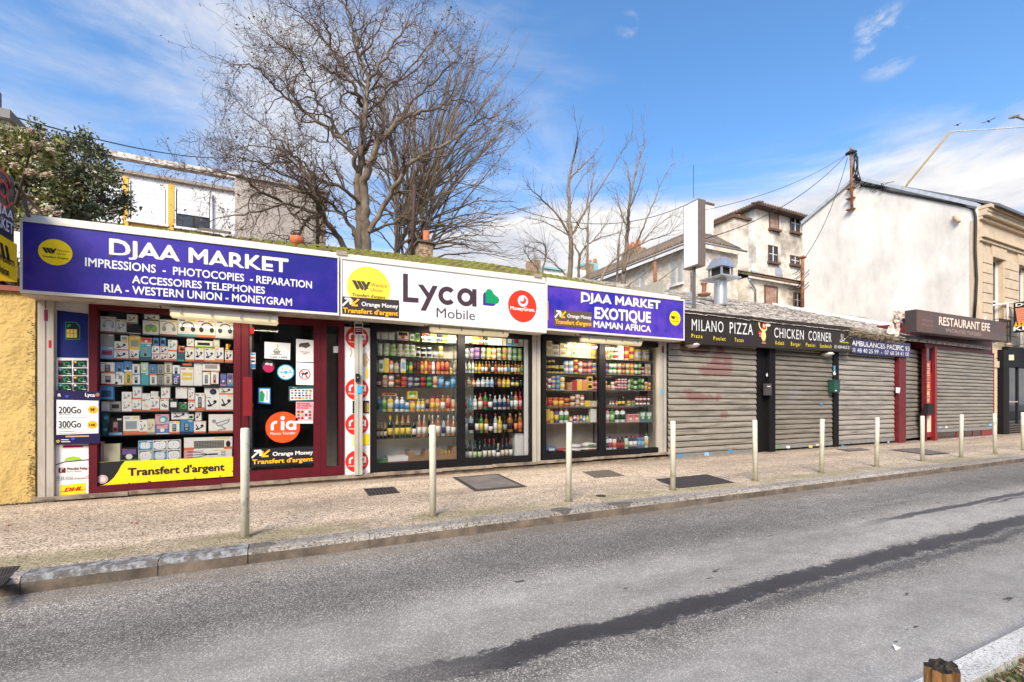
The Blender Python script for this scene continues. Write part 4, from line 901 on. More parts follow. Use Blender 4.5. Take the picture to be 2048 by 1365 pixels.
D_ = "x,522,610,1042,,www;c,522,610,950,1040,wws;b,612,722,1042,,ggk;d,612,728,945,1038,wwk;c,733,838,1042,,wwg;c,733,836,943,1040,wwg;c,840,935,1020,,wox;c,845,936,885,1012,wog;e,937,1022,1020,,woY;c,940,1024,958,1018,wws;c,1024,1120,992,,wog;c,1030,1105,938,990,wws;e,1125,1215,1018,,wok;c,1135,1226,890,1015,wog;b,1220,1310,1010,,kkw;d,1312,1408,1048,,zeT;d,1312,1408,970,1045,zeT;c,1412,1482,1040,,wok;c,1412,1480,900,1036,wog;p,1485,1585,955,,wok;x,1285,1405,898,968,www;c,1590,1730,985,,wok;c,1732,1876,972,,wok;d,1578,1730,900,980,wkn;c,1732,1876,892,968,wok;b,502,650,885,948,bkn"
place(c2_, Yw, [((1180,364), A), ((1180,622), B_), ((1180,876), C_), ((1180,1140), D_)], PW, SH_MAT, 500, 1885, ('display_shelves', 'upper black shelves of phone accessories in the maroon window'), front=.015)
E_ = "d,562,625,340,,TtB;d,562,640,215,330,TtB;p,632,770,280,,kBr;b,775,940,262,,wox;c,935,1018,300,,wog;c,1020,1098,292,,cgg;f,1100,1238,347,,iwp;d,1100,1238,245,345,ptw;p,1240,1344,315,,wok;p,1348,1480,300,,bnk;c,1485,1605,315,,wok;c,1258,1430,210,298,won;b,1432,1485,245,290,wgk;c,1500,1562,205,312,wok;L,1632,1878,245,,wox"
F_ = "l,550,580,520,,ppp;x,582,750,540,,cyc;f,752,925,580,,kev;Q,928,1072,608,,WWk;Q,928,1072,508,606,BBk;Q,1075,1216,604,,BBk;Q,1075,1216,504,602,WWk;Q,1218,1352,600,,WWk;Q,1218,1352,500,598,WWk;T,1385,1868,600,,wwk;K,1385,1872,475,592,wok"
sh = place(c3_, Yw, [((1180,442), E_), ((1180,712), F_)], ('lower maroon window', 'm'), SH_MAT, 540, 1885, ('display_shelves', 'lower black shelves with clocks and keyboard in the maroon window'), front=.015)
cc = PY(*c2_(1817, 510), Yw+.05)
t = thing('lucky_cat', 'tiny gold lucky cat figurine on top of a box in the maroon window', 'figurine', (cc.x, Yw+.05, PY(*c2_(1830,518), Yw).z)); zb = t.location.z
mb = MB(); M_gold = mat('gold_plastic', (.75,.45,.06), .25, .6); mb.lathe([(.028,0),(.034,.02),(.026,.05),(.018,.055),(.026,.07),(.024,.09),(.008,.10)], t.location, M_gold, 12); mb.tube([t.location+Vector((.025,-.01,.05)), t.location+Vector((.036,-.015,.09))], .008, M_gold, 6)
for s_ in (-1, 1): mb.tube([t.location+Vector((s_*.014,0,.09)), t.location+Vector((s_*.018,0,.108))], [.008,.001], RED, 5)
mb.box(t.location+Vector((-.02,-.03,.045)), t.location+Vector((.02,-.015,.053)), RED); link('figure', mb, t)
# cosmetics window
w2a = lambda x, y: (730+x/4.267, 630+y/4.267)
Y2 = YF+.10
R_ = [((440,228), "x,98,133,150,,wPv;x,140,200,150,,wPv;x,205,255,150,,wPv;f,278,375,140,,wpd;b,383,423,165,,wEe;b,428,470,140,,eyz;f,487,547,155,,owr;f,550,615,155,,bwy;b,622,662,150,,vyk;b,665,708,150,,eyl;b,710,783,160,,wbg"),
 ((440,361), "C3,103,155,245,,wcg;C3,163,212,245,,wEe;C3,218,270,247,,lEe;C3,280,328,250,,wcY;C3,335,383,252,,wEg;C3,388,438,256,,wEk;C2,442,475,272,,wkk;C2,480,525,280,,wks;C2,532,575,278,,wnk;C1,583,625,322,,wxg;C2,632,675,270,,cGw"),
 ((440,500), "B,92,115,385,,cyy;b,118,160,385,,wEe;x,162,207,370,,ycy;B,210,250,368,,Own;B,252,298,392,,pEe;b,308,350,372,,wyB;B,352,378,380,,zek;B,380,410,380,,eyk;B,412,440,388,,mkd;B,442,475,388,,mdd;B,477,507,372,,oYr;B,509,539,372,,yOo;B,541,570,372,,roy;B,572,605,378,,WWw;B,610,645,380,,Ooo;B,648,685,378,,Oro;B,687,725,380,,Oro;C2,728,755,452,,cyy;B,757,783,400,,cgc"),
 ((440,618), "J,95,145,540,,kpd;C2,150,200,516,,cRa;C2,203,258,513,,OwR;C2,262,312,510,,oda;C2,313,367,530,,ork;C2,370,420,528,,vxk;C2,423,473,530,,kxk;C2,476,526,528,,mrk;C2,528,580,528,,Tee;C,583,628,525,,cRc;C,630,685,528,,bBb;C,690,735,565,,bBi;C,737,783,530,,bBb"),
 ((440,826), "B,100,140,698,,tTw;B,145,192,700,,EeE;B,196,252,692,,ycw;B,256,298,700,,WbW;B,300,345,702,,WbW;B,347,387,732,,Wbn;C,390,440,738,,OyO;B,443,480,718,,ysy;B,482,517,718,,ysy;B,520,558,700,,Rdd;B,562,603,690,,Oyr;B,605,648,690,,OYr;B,650,692,685,,aWO;B,695,740,690,,Oro;B,742,780,700,,cOd;b,148,275,670,690,ock;f,367,452,655,728,yYe"),
 ((440,1045), "W,92,125,920,,kcG;W,128,155,920,,kcG;W,160,192,922,,kcG;W,195,247,862,,kyy;W,258,303,858,,zyG;W,305,350,858,,zyR;W,352,402,856,,zyR;W,403,443,880,,kwm;W,447,490,852,,Rww;W,492,535,852,,Rww;W,537,560,852,,kYy;W,562,605,852,,Rww;S,610,655,858,,Rww;W,660,695,862,,snn;W,700,740,848,,Rww;W,742,785,862,,Rww")]
place(w2a, Y2, R_, ('left cosmetics pane', 'x'), SH_G, 88, 790, ('display_shelves', 'glass shelves of cosmetics and wine in the left black framed pane'))
w2b = lambda x, y: (900+x/4.265, 630+y/4.265)
R_ = [((375,259), "b,125,158,185,,wyn;b,160,195,185,,wkn;b,200,245,185,,ycY;b,248,285,178,,oro;b,290,322,178,,zek;b,325,365,185,,cwY;x,370,450,178,,wsw;x,455,480,190,,cwp;b,485,535,185,,bBw;b,540,595,185,,Bwr;x,598,626,195,,cRc"),
 ((375,382), "C2,125,165,285,,xsx;C2,175,210,285,,xPw;C2,213,265,280,,Pvv;C2,270,312,280,,gxk;C2,318,357,282,,yYG;C2,360,405,284,,RcO;C2,408,450,284,,Ege;C2,455,497,282,,lOl;C2,500,540,282,,Esw;C2,543,583,284,,tEw;C2,585,625,286,,lEY"),
 ((375,502), "B,125,150,395,,WWw;B,155,185,395,,WEw;B,188,212,392,,Wsw;"+';'.join(f"S,{x},{x+27},395,,{c}" for x, c in zip(range(216, 620, 28), ('Gcy','yYy','awG','aww','adw','dww','arw','awr','aww','Gww','Gbw','dwg','awG','aYd','Gew')))),
 ((375,615), "S,122,140,540,,wsw;S,148,188,535,,cRc;S,192,225,540,,OcO;S,228,267,540,,swg;S,270,305,530,,sws;S,308,345,532,,sBw;S,348,385,532,,sBs;S,387,410,535,,kdG;S,412,447,526,,aRd;S,450,485,530,,yYr;S,487,522,532,,yYr;S,527,560,535,,kcs;S,562,595,535,,kyr;S,598,627,532,,kzk"),
 ((375,807), "S,125,155,720,,Rrd;S,165,198,690,,BtB;S,205,240,690,,Wws;S,247,287,672,,Rwr;S,292,330,660,,err;S,333,373,678,,zwg;S,378,412,690,,snw;S,415,450,685,,sns;S,455,490,680,,snr;S,492,518,690,,Rns;S,520,548,660,,Tss;S,552,590,655,,Rwr;S,592,622,655,,rpr"),
 ((375,1007), "S,122,160,845,,swr;S,165,212,835,,skr;S,220,255,845,,kwk;S,258,295,845,,eyr;S,300,335,852,,awr;S,337,375,898,,kwk;S,378,410,842,,swr;S,413,455,868,,yYy;S,460,497,868,,kxk;S,500,552,840,,akG;S,555,585,850,,dOG;S,588,625,838,,aoG"),
 ((335,1236), ';'.join(f"W,{a},{b},{t},,{c}" for a, b, t, c in ((125,160,1070,'kwE'),(162,200,1070,'kwz'),(203,240,1075,'kEz'),(245,283,1078,'kEz'),(288,325,1060,'kwm'),(330,363,1060,'kcr'),(365,398,1058,'kwr'),(400,438,1100,'kwc'),(440,475,1058,'kcm'),(477,510,1055,'kcm'),(512,543,1055,'kwr'))))]
place(w2b, Y2, R_, ('right spirits pane', 'x'), SH_G, 118, 630, ('display_shelves', 'shelves of sauces, spirits and wine in the right black framed pane'))
# low crates and cartons on the window floor
zf = PY(*w2a(440, 1282), Y2).z
M_cardb = mat('cardboard', (.33,.20,.11), .85, var=.12, vs=8); 
mb = MB(); mb.box((px(751), YF+.05, ZS-.02), (px(1060), YF+1.0, zf-.002), SH_W); link('window_floor', mb, mk)
def crate(x0, x1, top, lab, m, name, cut=None, band=None):
    a, b_ = PY(*w2a(x0, 1200), Y2), PY(*w2a(x1, 1200), Y2); zt = PY(*w2a((x0+x1)/2, top), Y2).z; dp = .26
    t = thing(name, lab, 'crate', ((a.x+b_.x)/2, Y2, zf)); mb = MB(); th = .006; w = b_.x-a.x; h = zt-zf
    f = Fr((a.x, Y2, zf), (1,0,0), (0,0,1), (0,1,0))
    pts = [(0,0),(w,0),(w,h)]+([(w*.80,h),(w*.72,h*.55),(w*.32,h*.55),(w*.22,h)] if cut else [])+[(0,h)]
    mb.hexa([f(x, y) for x, y in pts], (0,th,0), m); mb.hexa([f(x, y, dp) for x, y in pts], (0,th,0), m)
    mb.box((a.x, Y2+th, zf), (a.x+th, Y2+dp, zt), m); mb.box((b_.x-th, Y2+th, zf), (b_.x, Y2+dp, zt), m); mb.box((a.x, Y2+th, zf), (b_.x, Y2+dp, zf+th), m)
    if band: f2 = Fr((a.x, Y2-.001, zf), (1,0,0), (0,0,1), (0,-1,0)); f2.rect(mb, 0, 0, w, h*.5, band)
    link('body', mb, t); return t, a, b_, zt
t, a, b_, zt = crate(92, 195, 1240, 'small green crate of roots on the window floor', fl_('e'), 'green_crate'); mb = MB()
for k in range(5): c = Vector((a.x+.03+k*.035, Y2+.1, zt)); mb.tube([c+Vector((-.02,-.03,0)), c+Vector((.0,0,.012)), c+Vector((.02,.04,0))], [.006,.014,.006], fl_('c'), 6)
q = tag(link('roots', mb, loc=(a.x+.1, Y2+.1, zt-.02)), 'pale roots heaped in the small green crate', 'vegetables')
t, a, b_, zt = crate(198, 370, 1210, 'white and red naturelle fruit carton on the window floor', fl_('w'), 'fruit_carton', band=fl_('r')); text(t, 'naturelle', Vector((a.x+.08,Y2-.003,zf+.015)), Vector((b_.x-.06,Y2-.003,zf+.015)), .022, M_let, bold=.02)
crate(375, 550, 1158, 'empty brown cardboard tray with cut away front', M_cardb, 'cardboard_tray', True)
t, a, b_, zt = crate(600, 783, 1130, 'brown cardboard tray filled with bananas behind the bollard', M_cardb, 'cardboard_tray', True); 
M_ban = mat('banana_yellow', (.55,.35,.03), .5, col2=(.2,.12,.02), mix=(.5,.65), ms=20)
for k in range(6):
    x = a.x+.05+k*(b_.x-a.x-.1)/5; z = zf+(zt-zf)*.62; o = thing('banana', f"ripe yellow banana, {ORDN[k]} from the left in the cardboard tray", 'banana', (x, Y2+.1, z-.03), 'bananas in the cardboard tray')
    mb = MB(); mb.tube([Vector((x-.03, Y2+.02, z-.03)), Vector((x-.01, Y2+.06, z+.012)), Vector((x+.01, Y2+.13, z+.028)), Vector((x+.03, Y2+.2, z+.0))], [.006,.017,.018,.008], M_ban, 7); link_into(o, mb)
mb = MB(); a = PY(*w2b(555, 1215), YF+.13); b_ = PY(*w2b(628, 1010), YF+.13); mb.box((a.x, YF+.13, zf), (b_.x, YF+.4, b_.z), SH_W); o = tag(link('cabinet', mb, loc=tuple(a)), 'plain white cabinet beside the wine bottles on the window floor', 'cabinet')
p = poster('picture_panel', 'tall white panel with rounded food pictures beside the spirits', [w2b(632,1215), w2b(706,1205), w2b(706,198), w2b(632,192)], W_, YF+.05, 'panel')
its = []
for i, (y0, y1, cc_) in enumerate(((330,430,'m'),(465,560,'m'),(590,680,'z'),(705,790,'O'),(845,930,'z'),(950,1055,'a'),(1100,1170,'y'))):
    its += [('q', [w2b(648,y1+10), w2b(706,y1+8), w2b(706,y0-12), w2b(648,y0-10)], fl_('s')), ('q', [w2b(650,y1+8), w2b(706,y1+6), w2b(706,y0-10), w2b(650,y0-8)], W_), ('q', [w2b(672,y1-5), w2b(706,y1-6), w2b(706,y0+4), w2b(672,y0+5)], fl_(cc_))]
deco(p, YF+.05, its)
# grocery window
w3 = lambda x, y: (1070+x/4.548, 640+y/4.548)
Y3 = YF+.10
Ls = [((320,337), "b2,95,158,190,,cwY;b2,160,225,225,,cwg;b2,230,288,215,,cwG;b2,290,335,200,,cYw;b2,338,373,205,,cEe;b2,375,425,205,,cEw;b2,428,470,195,,Ews;b2,472,512,205,,EwE;C2,515,575,205,,yGe"),
 ((320,487), "C2,92,120,372,,ykc;C2,123,152,372,,ykc;C2,155,190,370,,ykc;J,192,230,415,,ykc;J,232,273,415,,ykc;C2,275,315,375,,BwW;C2,318,360,375,,BwW;C2,365,403,365,,yrY;C2,405,440,380,,RwY;C2,443,488,385,,mRr;C2,490,527,382,,rpW;C2,530,575,392,,yiY"),
 ((320,640), "C2,92,120,528,,wrw;C2,125,155,525,,rwz;C3,158,198,515,,yiw;C3,202,238,512,,Bib;C2,242,285,520,,wyb;b2,295,342,568,,acR;x,345,385,552,,rmr;x,387,433,542,,yGy;x,435,475,545,,Oyo;b2,480,525,512,,ynk;C2,527,550,555,,rpw;C2,553,577,553,,rpw"),
 ((320,790), "J,92,121,708,,oOo;J,123,172,708,,oro;J,177,227,708,,oyo;J,230,277,708,,oyo;J2,280,330,702,,aod;J2,332,378,680,,Rcd;J2,380,420,680,,cRw;J2,422,455,685,,RwO;x,458,508,735,,ywy;x,510,575,738,,caw"),
 ((320,936), "b,92,115,812,,yry;b,117,140,812,,yry;B,143,185,808,,yYr;B,190,230,808,,vyr;B,233,275,808,,WeO;B,277,317,808,,WeO;B,320,352,875,,Ocr;B,356,386,870,,wvp;B,388,414,868,,pOc;B,416,442,868,,ybc;B,444,470,866,,Bwi;B,474,500,868,,Eyl;x,508,560,812,,wEe")]
place(w3, Y3, Ls, ('left grocery pane', 'x'), mat('shelf_grey', (.25,.24,.22), .5), 88, 590, ('display_shelves', 'grey shelves of tins, orange jars and detergent in the left grocery pane'))
Rs = [((850,365), "C2,632,660,252,,OwR;C2,663,690,252,,Ogo;C2,693,725,252,,Eee;C2,728,768,255,,wrw;C,772,825,228,,WwW;C2,828,870,230,,yro;C2,873,920,235,,ryW;C,925,990,270,,yWY;C,992,1062,272,,yWY"),
 ((850,500), "C2,640,675,392,,rin;C2,685,718,394,,ewe;C2,722,757,394,,ewz;C2,763,797,396,,acd;C2,802,835,396,,dRw;C2,840,875,396,,acR;C2,880,913,398,,oya;C2,918,948,396,,zwe;C2,950,978,394,,zEe;C2,982,1008,430,,wrm;C2,1012,1032,402,,ccY;C2,1035,1063,400,,Rca"),
 ((850,638), "C2,638,665,558,,cOR;J,668,702,595,,ORc;C2,705,735,565,,wcE;J2,738,760,540,,dpr;J2,764,790,538,,mpw;J2,793,818,538,,mpw;J2,821,848,538,,mpw;C2,855,880,545,,Ege;C2,882,905,530,,zee;C2,910,945,548,,zEe;C2,948,975,530,,zeE;C2,978,1003,530,,zEe;C2,1010,1036,565,,cOo;C2,1040,1062,570,,oyc"),
 ((850,782), "B,635,648,690,,EEw;S,682,699,730,,awa;S,711,730,730,,awa;S,742,760,730,,oca;S,765,795,700,,kyk;S,800,827,700,,kyG;J2,850,885,735,,EYr;J2,890,920,735,,Eer;J2,925,955,698,,dwr;J2,960,990,698,,dwr;J2,995,1022,698,,dwr;J2,1032,1055,698,,dwr"),
 ((850,930), "B,635,650,810,,www;B,652,690,805,,pwr;B,697,738,808,,eEe;B,742,785,805,,Wzr;B,790,835,805,,Wzr;f,845,900,858,,pyo;f,902,955,856,,pyo;f,960,1010,838,,eiW;f,1015,1065,838,,eiW")]
place(w3, Y3, Rs, ('right grocery pane', 'x'), mat('shelf_grey', (.25,.24,.22), .5), 628, 1080, ('display_shelves', 'grey shelves of tins, sauces and milk powder in the right grocery pane'))
zf3 = PY(*w3(560, 1192), Y3).z
mb = MB(); mb.box((px(1088), YF+.06, ZS-.02), (px(1310), YF+1.0, zf3-.016), M_dark); link('window_floor', mb, mk)
place(w3, Y3, [((560,1192), "G,92,220,1150,,iWn;G,222,345,1175,,rOw;G,340,445,1170,,Wws;G,447,580,1165,,wre;G,342,440,1135,1170,www;G,447,580,1118,1165,wes")], ('floor of left grocery pane', 'x'), SH_MAT, 88, 590, ('display_shelves', 'low dark board carrying bags in the left grocery pane'))
place(w3, Y3, [((850,1178), "B,635,651,1060,,ywl;B,655,677,1066,,WnB;B,680,718,1062,,Wrn;B,722,755,1066,,Wor;B,758,788,1068,,drk;B,792,826,1066,,drk;B,828,862,1060,,sEz;B,868,906,1050,,nwr;B,909,943,1050,,nwr;B,946,976,1052,,bBr;B,978,1010,1052,,bBr;B,1013,1048,1036,,Wye")], ('floor of right grocery pane', 'x'), SH_MAT, 628, 1080, ('display_shelves', 'low dark board carrying cleaning bottles in the right grocery pane'))
for q, yy in (((925,990), 318), ((992,1062), 318)):
    a, b_ = PY(*w3(q[0]+6, yy), Y3-.0), PY(*w3(q[1]-6, yy), Y3-.0)
    o = tag(thing('x', None, None, tuple(a)), 'NIDO lettering strip on the '+('left' if q[0] == 925 else 'right')+' large yellow milk powder tin', 'label'); o.name = 'tin_label'
    text(o, 'NIDO', a+Vector((0,-.012,0)), b_+Vector((0,-.012,0)), .03, flat(s2l(70,60,30)), bold=.02)
# ------------------------------------------------------------------ rolling shutters
def graf_mat(name, col, blobs):       # corrugated steel with grime and old paint marks of their own shape
    m = mat(name, col, .55, .25, var=.22, vs=5, col2=tuple(c*.38 for c in col), mix=(.46, .72), ms=3.4, stretch=(.3, 1, 4.5), bump=.12, bs=40)
    nt = m.node_tree; L = nt.links.new; b = nt.nodes['Principled BSDF']; src = b.inputs['Base Color'].links[0].from_socket
    ge = _n(nt, 'ShaderNodeNewGeometry'); acc = None
    nz = _n(nt, 'ShaderNodeTexNoise'); L(ge.outputs['Position'], nz.inputs[0]); nz.inputs['Scale'].default_value = 4; nz.inputs['Detail'].default_value = 8
    for (cx, cz, rx, rz, colr, a) in blobs:
        mp = _n(nt, 'ShaderNodeMapping'); L(ge.outputs['Position'], mp.inputs[0]); mp.inputs['Scale'].default_value = (1/rx, 0, 1/rz); mp.inputs['Location'].default_value = (-cx/rx, 0, -cz/rz)
        ln = _n(nt, 'ShaderNodeVectorMath'); ln.operation = 'LENGTH'; L(mp.outputs[0], ln.inputs[0])
        ad = _n(nt, 'ShaderNodeMath'); ad.operation = 'MULTIPLY_ADD'; L(nz.outputs[0], ad.inputs[0]); ad.inputs[1].default_value = 2.2; L(ln.outputs['Value'], ad.inputs[2])
        mr = _n(nt, 'ShaderNodeMapRange'); L(ad.outputs[0], mr.inputs[0]); mr.inputs[1].default_value = 2.15; mr.inputs[2].default_value = 1.75; mr.inputs[3].default_value = 0; mr.inputs[4].default_value = a
        mx = _n(nt, 'ShaderNodeMixRGB'); L(mr.outputs[0], mx.inputs[0]); L(src, mx.inputs[1]); mx.inputs[2].default_value = (*colr, 1); src = mx.outputs[0]
    L(src, b.inputs['Base Color']); return m
def shutter(x0, x1, yy0, z0, z1, nsl, m, label, yy1=None, barm=None, dots=()):
    # runs from (x0,yy0) to (x1,yy1)
    yy1 = yy0 if yy1 is None else yy1
    d = Vector((x1-x0, yy1-yy0, 0)); L_ = d.length; r = d/L_; n = Vector((r.y, -r.x, 0))
    t = thing('rolling_shutter', label, 'shutter', (x0, yy0, z0)); p = (z1-z0-.11)/nsl; me0 = None
    for k in range(nsl):
        zz = z0+.11+k*p
        if me0 is None or k % 5 == 0:
            mb = MB(); pr = [(-.006, .0), (.0, p*.03), (.024, p*.06), (.030, p*.16), (.026, p*.42), (.017, p*.68), (.004, p*.88), (-.006, p*.93)]
            nseg = 1; vs = []; j0, j1 = random.uniform(-.0015,.0015), random.uniform(-.0015,.0015)
            O = Vector((x0, yy0, zz))
            for s_, jj in ((0, j0), (L_, j1)):
                for a, h in pr: vs.append(O+r*s_+n*(a+jj)+Vector((0, 0, h)))
            q = len(pr); mb.add(vs, [(i, q+i, q+i+1, i+1) for i in range(q-1)], m, True)
            o = link('slat', mb, t); me0 = o; z_me = zz
        else:
            o = me0.copy(); C.objects.link(o); o.location = (0, 0, zz-z_me)
        o.rotation_euler = (0, 0, 0)
    mb = MB(); O = Vector((x0, yy0, z0)); q = [O, O+r*L_, O+r*L_+Vector((0,0,.108)), O+Vector((0,0,.108))]
    mb.hexa([v+n*.032 for v in q], -n*.03, barm or m); link('bottom_bar', mb, t)
    mb = MB(); mb.hexa([v-n*.012 for v in (O, O+r*L_, O+r*L_+Vector((0,0,z1-z0)), O+Vector((0,0,z1-z0)))], -n*.01, M_dark); link('backing', mb, t)
    return t, O, r, n, L_
def gx(p): return XY(p, YF)
S1c = (.35,.31,.245); S2c = (.265,.23,.18); S3c = (.39,.345,.29); S4c = (.30,.27,.22); S5c = (.31,.275,.22)
PKC = (.27,.12,.11); DRK = (.15,.05,.05)
def bl(px_, py_, rx, rz, c, a): q = PY(px_, py_, YF); return (q.x, q.z, rx, rz, c, a)
m1 = graf_mat('shutter_steel_graffiti', S1c, [bl(1432,735,.55,.22,PKC,.75), bl(1440,712,.5,.25,PKC,.65), bl(1400,795,.75,.10,PKC,.8), bl(1450,830,.16,.12,PKC,.7), bl(1400,700,.75,.12,DRK,.65), bl(1350,690,.4,.15,DRK,.5), bl(1375,783,.2,.06,PKC,.6)])
m2 = graf_mat('shutter_steel_brown', S2c, [bl(1590,790,.3,.2,(.3,.28,.29),.4)]); m3 = graf_mat('shutter_steel_light', S3c, [])
m4 = graf_mat('shutter_steel_dirty', S4c, [bl(1825,800,.4,.4,(.17,.16,.15),.5)]); m5 = graf_mat('shutter_steel_restaurant', S5c, [])
barm = mat('galvanised_bar', (.30,.29,.27), .5, .4, var=.2, vs=8)
shops = []
sh1 = shutter(gx(1335), gx(1511), YF, PY(1420,913,YF).z, 2.72, 19, m1, 'wide rolling shutter with faded pink graffiti beside the market', barm=barm)
sh2 = shutter(gx(1541), gx(1663), YF, .055, 2.72, 20, m2, 'brownish rolling shutter right of the black post numbered six', barm=barm)
sh3 = shutter(gx(1675), gx(1787), YF, .06, 2.74, 18, m3, 'pale rolling shutter under the blue ambulance sign', barm=barm)
a, b_ = PY(1804, 880, 7.85), PY(1850, 880, 7.62)
sh4 = shutter(gx(1804), XY(1850, 8.1), YF, .10, 2.98, 19, m4, 'narrow angled rolling shutter between the two red posts', 8.1, barm=barm)
YR = 7.72
xr0, xr1 = XY(1872, YR), XY(1985, YR)
sh5 = shutter(xr0, xr1, YR, PY(1930,862,YR).z, 3.0, 22, m5, 'rolling shutter of the restaurant above a red plinth', barm=barm)
def dots(o, Y, lst):
    for i, (x, y, w, h, c, lab) in enumerate(lst):
        poster('sticker', lab, R4(x, y, x+w, y+h), fl_(c), Y, 'sticker', .002)
dots(None, YF-.036, [(1357,908,9,7,'b','blue sticker at the left end of the graffiti shutter bar'), (1409,905,9,7,'B','torn blue and white sticker on the graffiti shutter bar'), (1457,900,8,6,'b','bright blue sticker in the middle of the graffiti shutter bar'),
 (1542,894,8,5,'r','small red and blue sticker at left end of brown shutter bar'), (1554,893,6,5,'e','small green sticker on the brown shutter bar'), (1573,892,7,5,'w','small white sticker on the brown shutter bar'), (1618,891,7,5,'y','yellow and blue sticker on the brown shutter bar'), (1632,888,6,4,'c','small cream sticker near right end of brown shutter bar'),
 (1640,806,6,4,'b','small blue sticker halfway up the brown shutter'), (1683,890,5,4,'b','small blue sticker on the pale shutter bar'), (1775,883,4,3,'B','tiny light blue sticker at right end of the pale shutter bar')])
dots(None, YR-.036, [(1934,748,5,3.5,'b','tiny blue sticker high on the restaurant shutter'), (1878,854,5,3,'B','light blue sticker low on the restaurant shutter bar'), (1891,853,4,4,'w','tiny white sticker low on the restaurant shutter bar'), (1978,848,6,4,'B','pale blue sticker at the right end of restaurant shutter bar')])
# low row of shops behind the shutters
ls = thing('shop_row', 'low shop row with rolling shutters and weathered grey shingle roof', 'building', (12, YF, 0))
x0, x1 = XR+.005, gx(1804); x2 = 23.4
mb = MB(); mb.box((x0, YF+.05, -.1), (x1, YF+.1, 2.9), M_dark); mb.box((x1, YF+.6, -.1), (x2, YF+.7, 3.2), M_dark); mb.box((x0, YF+4, -.1), (x2, YF+4.1, 4.6), M_int); mb.box((x0, YF+.1, -.1), (x0+.05, YF+4, 4.), M_int); link('wall', mb, ls)
mb = MB(); mb.box((x0, YF-.02, 2.60), (x1, YF+.1, 3.0), mat('shutter_box_dark', (.1,.09,.08), .6)); link('roller_box', mb, ls)
# black post
mb = MB(); mb.box((gx(1511), YF-.02, -.02), (gx(1530), YF+.05, 2.7), M_blk); mb.box((gx(1530), YF-.12, -.02), (gx(1542), YF+.02, 2.7), M_blk); link('post', mb, ls)
t = thing('letter_box', 'dark grey metal box on the black post', 'letterbox', PY(1531, 780, YF-.14)); a, b_ = PY(1528,791,YF-.14), PY(1539,768,YF-.14); mb = MB(); mb.box((a.x,YF-.2,a.z),(b_.x,YF-.121,b_.z), mat('box_grey', (.06,.05,.05), .4)); mb.box((a.x+.04,YF-.202,b_.z-.08),(b_.x-.05,YF-.2,b_.z-.06), M_wht); link('body', mb, t)
t = thing('house_number', 'white number six plate on the black post', 'number', PY(1534,749,YF-.125)); text(t, '6', PY(1532,753,YF-.125), PY(1536,753,YF-.125), .08, M_let, bold=.03)
mb = MB(); mb.box((gx(1664), YF-.05, -.02), (gx(1674), YF+.05, 2.72), M_blk); link('post', mb, ls)
t = thing('letter_box', 'dark green metal letterbox on the narrow black post', 'letterbox', PY(1674, 773, YF-.06)); a, b_ = PY(1668,785,YF-.2), PY(1680,763,YF-.2); mb = MB(); mb.box((a.x,YF-.2,a.z),(b_.x,YF-.05,b_.z), mat('box_green', (.012,.06,.045), .4)); mb.hexa([(a.x-.01,YF-.21,b_.z),(b_.x+.01,YF-.21,b_.z),(b_.x+.01,YF-.05,b_.z+.02),(a.x-.01,YF-.05,b_.z+.02)], (0,0,.03), mat('box_green',(0,0,0))); mb.box((a.x+.05,YF-.202,a.z+.03),(a.x+.12,YF-.2,a.z+.06), M_wht); link('body', mb, t)
t = thing('house_number', 'white painted number six on the narrow black post', 'number', PY(1669,747,YF-.06)); text(t, '6', PY(1666,750,YF-.06), PY(1672,750,YF-.06), .11, M_let, bold=.03)
poster('sticker', 'blue sticker above the six on the narrow black post', R4(1667,732,1671,741), fl_('b'), YF-.055, 'sticker')
M_rp = mat('red_post_paint', (.135,.008,.012), .5, var=.3, vs=7, col2=(.03,.01,.01), mix=(.55,.7), ms=6)
mb = MB(); mb.box((gx(1789), YF-.12, -.02), (gx(1803), YF+.02, 2.95), M_rp); link('post', mb, ls)
mb = MB(); mb.box((gx(1803), YF+.25, 2.98), (XY(1872,YF), YF+.35, 3.3), M_rp)
mb.box((gx(1803), YF-.1, 2.985), (gx(1803)+.02, YF+.35, 3.3), M_rp); link('fascia', mb, ls)
poster('torn_notice', 'torn white notice on the red post', [(1792,786),(1799,787),(1801,776),(1792,775)], fl_('s'), YF-.125, 'notice')
# restaurant front posts
mb = MB(); xa, xb = XY(1851, YR), XY(1870, YR)
mb.box((xa, YR-.02, -.02), (xa+.05, YR+.1, 3.05), M_rp); mb.box((xb-.12, YR-.05, -.02), (xb, YR+.1, 3.05), mat('red_gloss', (.22,.012,.016), .35)); mb.box((xa+.05, YR+.01, .12), (xb-.12, YR+.08, 2.2), mat('red_gloss', (.2,.012,.016), .35)); mb.box((xa+.05,YR+.03,2.2),(xb-.12,YR+.06,3.0), M_dglass); link('post', mb, ls)
p = poster('menu_strip', 'vertical red strip of small dish pictures on the restaurant post', [(1852,808),(1861,807),(1861,722),(1852,723)], fl_('r'), YR-.005, 'poster', .004)
deco(p, YR-.005, [('q', R4(1853.5, 727+14*i, 1859, 735+14*i), fl_('ROaOYR'[i])) for i in range(6)]+[('l', [(1853,738+14*i),(1860,738+14*i)], 1, W_) for i in range(5)])
poster('paper_sheet', 'blank cream sheet below the black letterbox on the red post', [(1853,865),(1862,864),(1862,832),(1853,832)], fl_('c'), YR-.005, 'sheet')
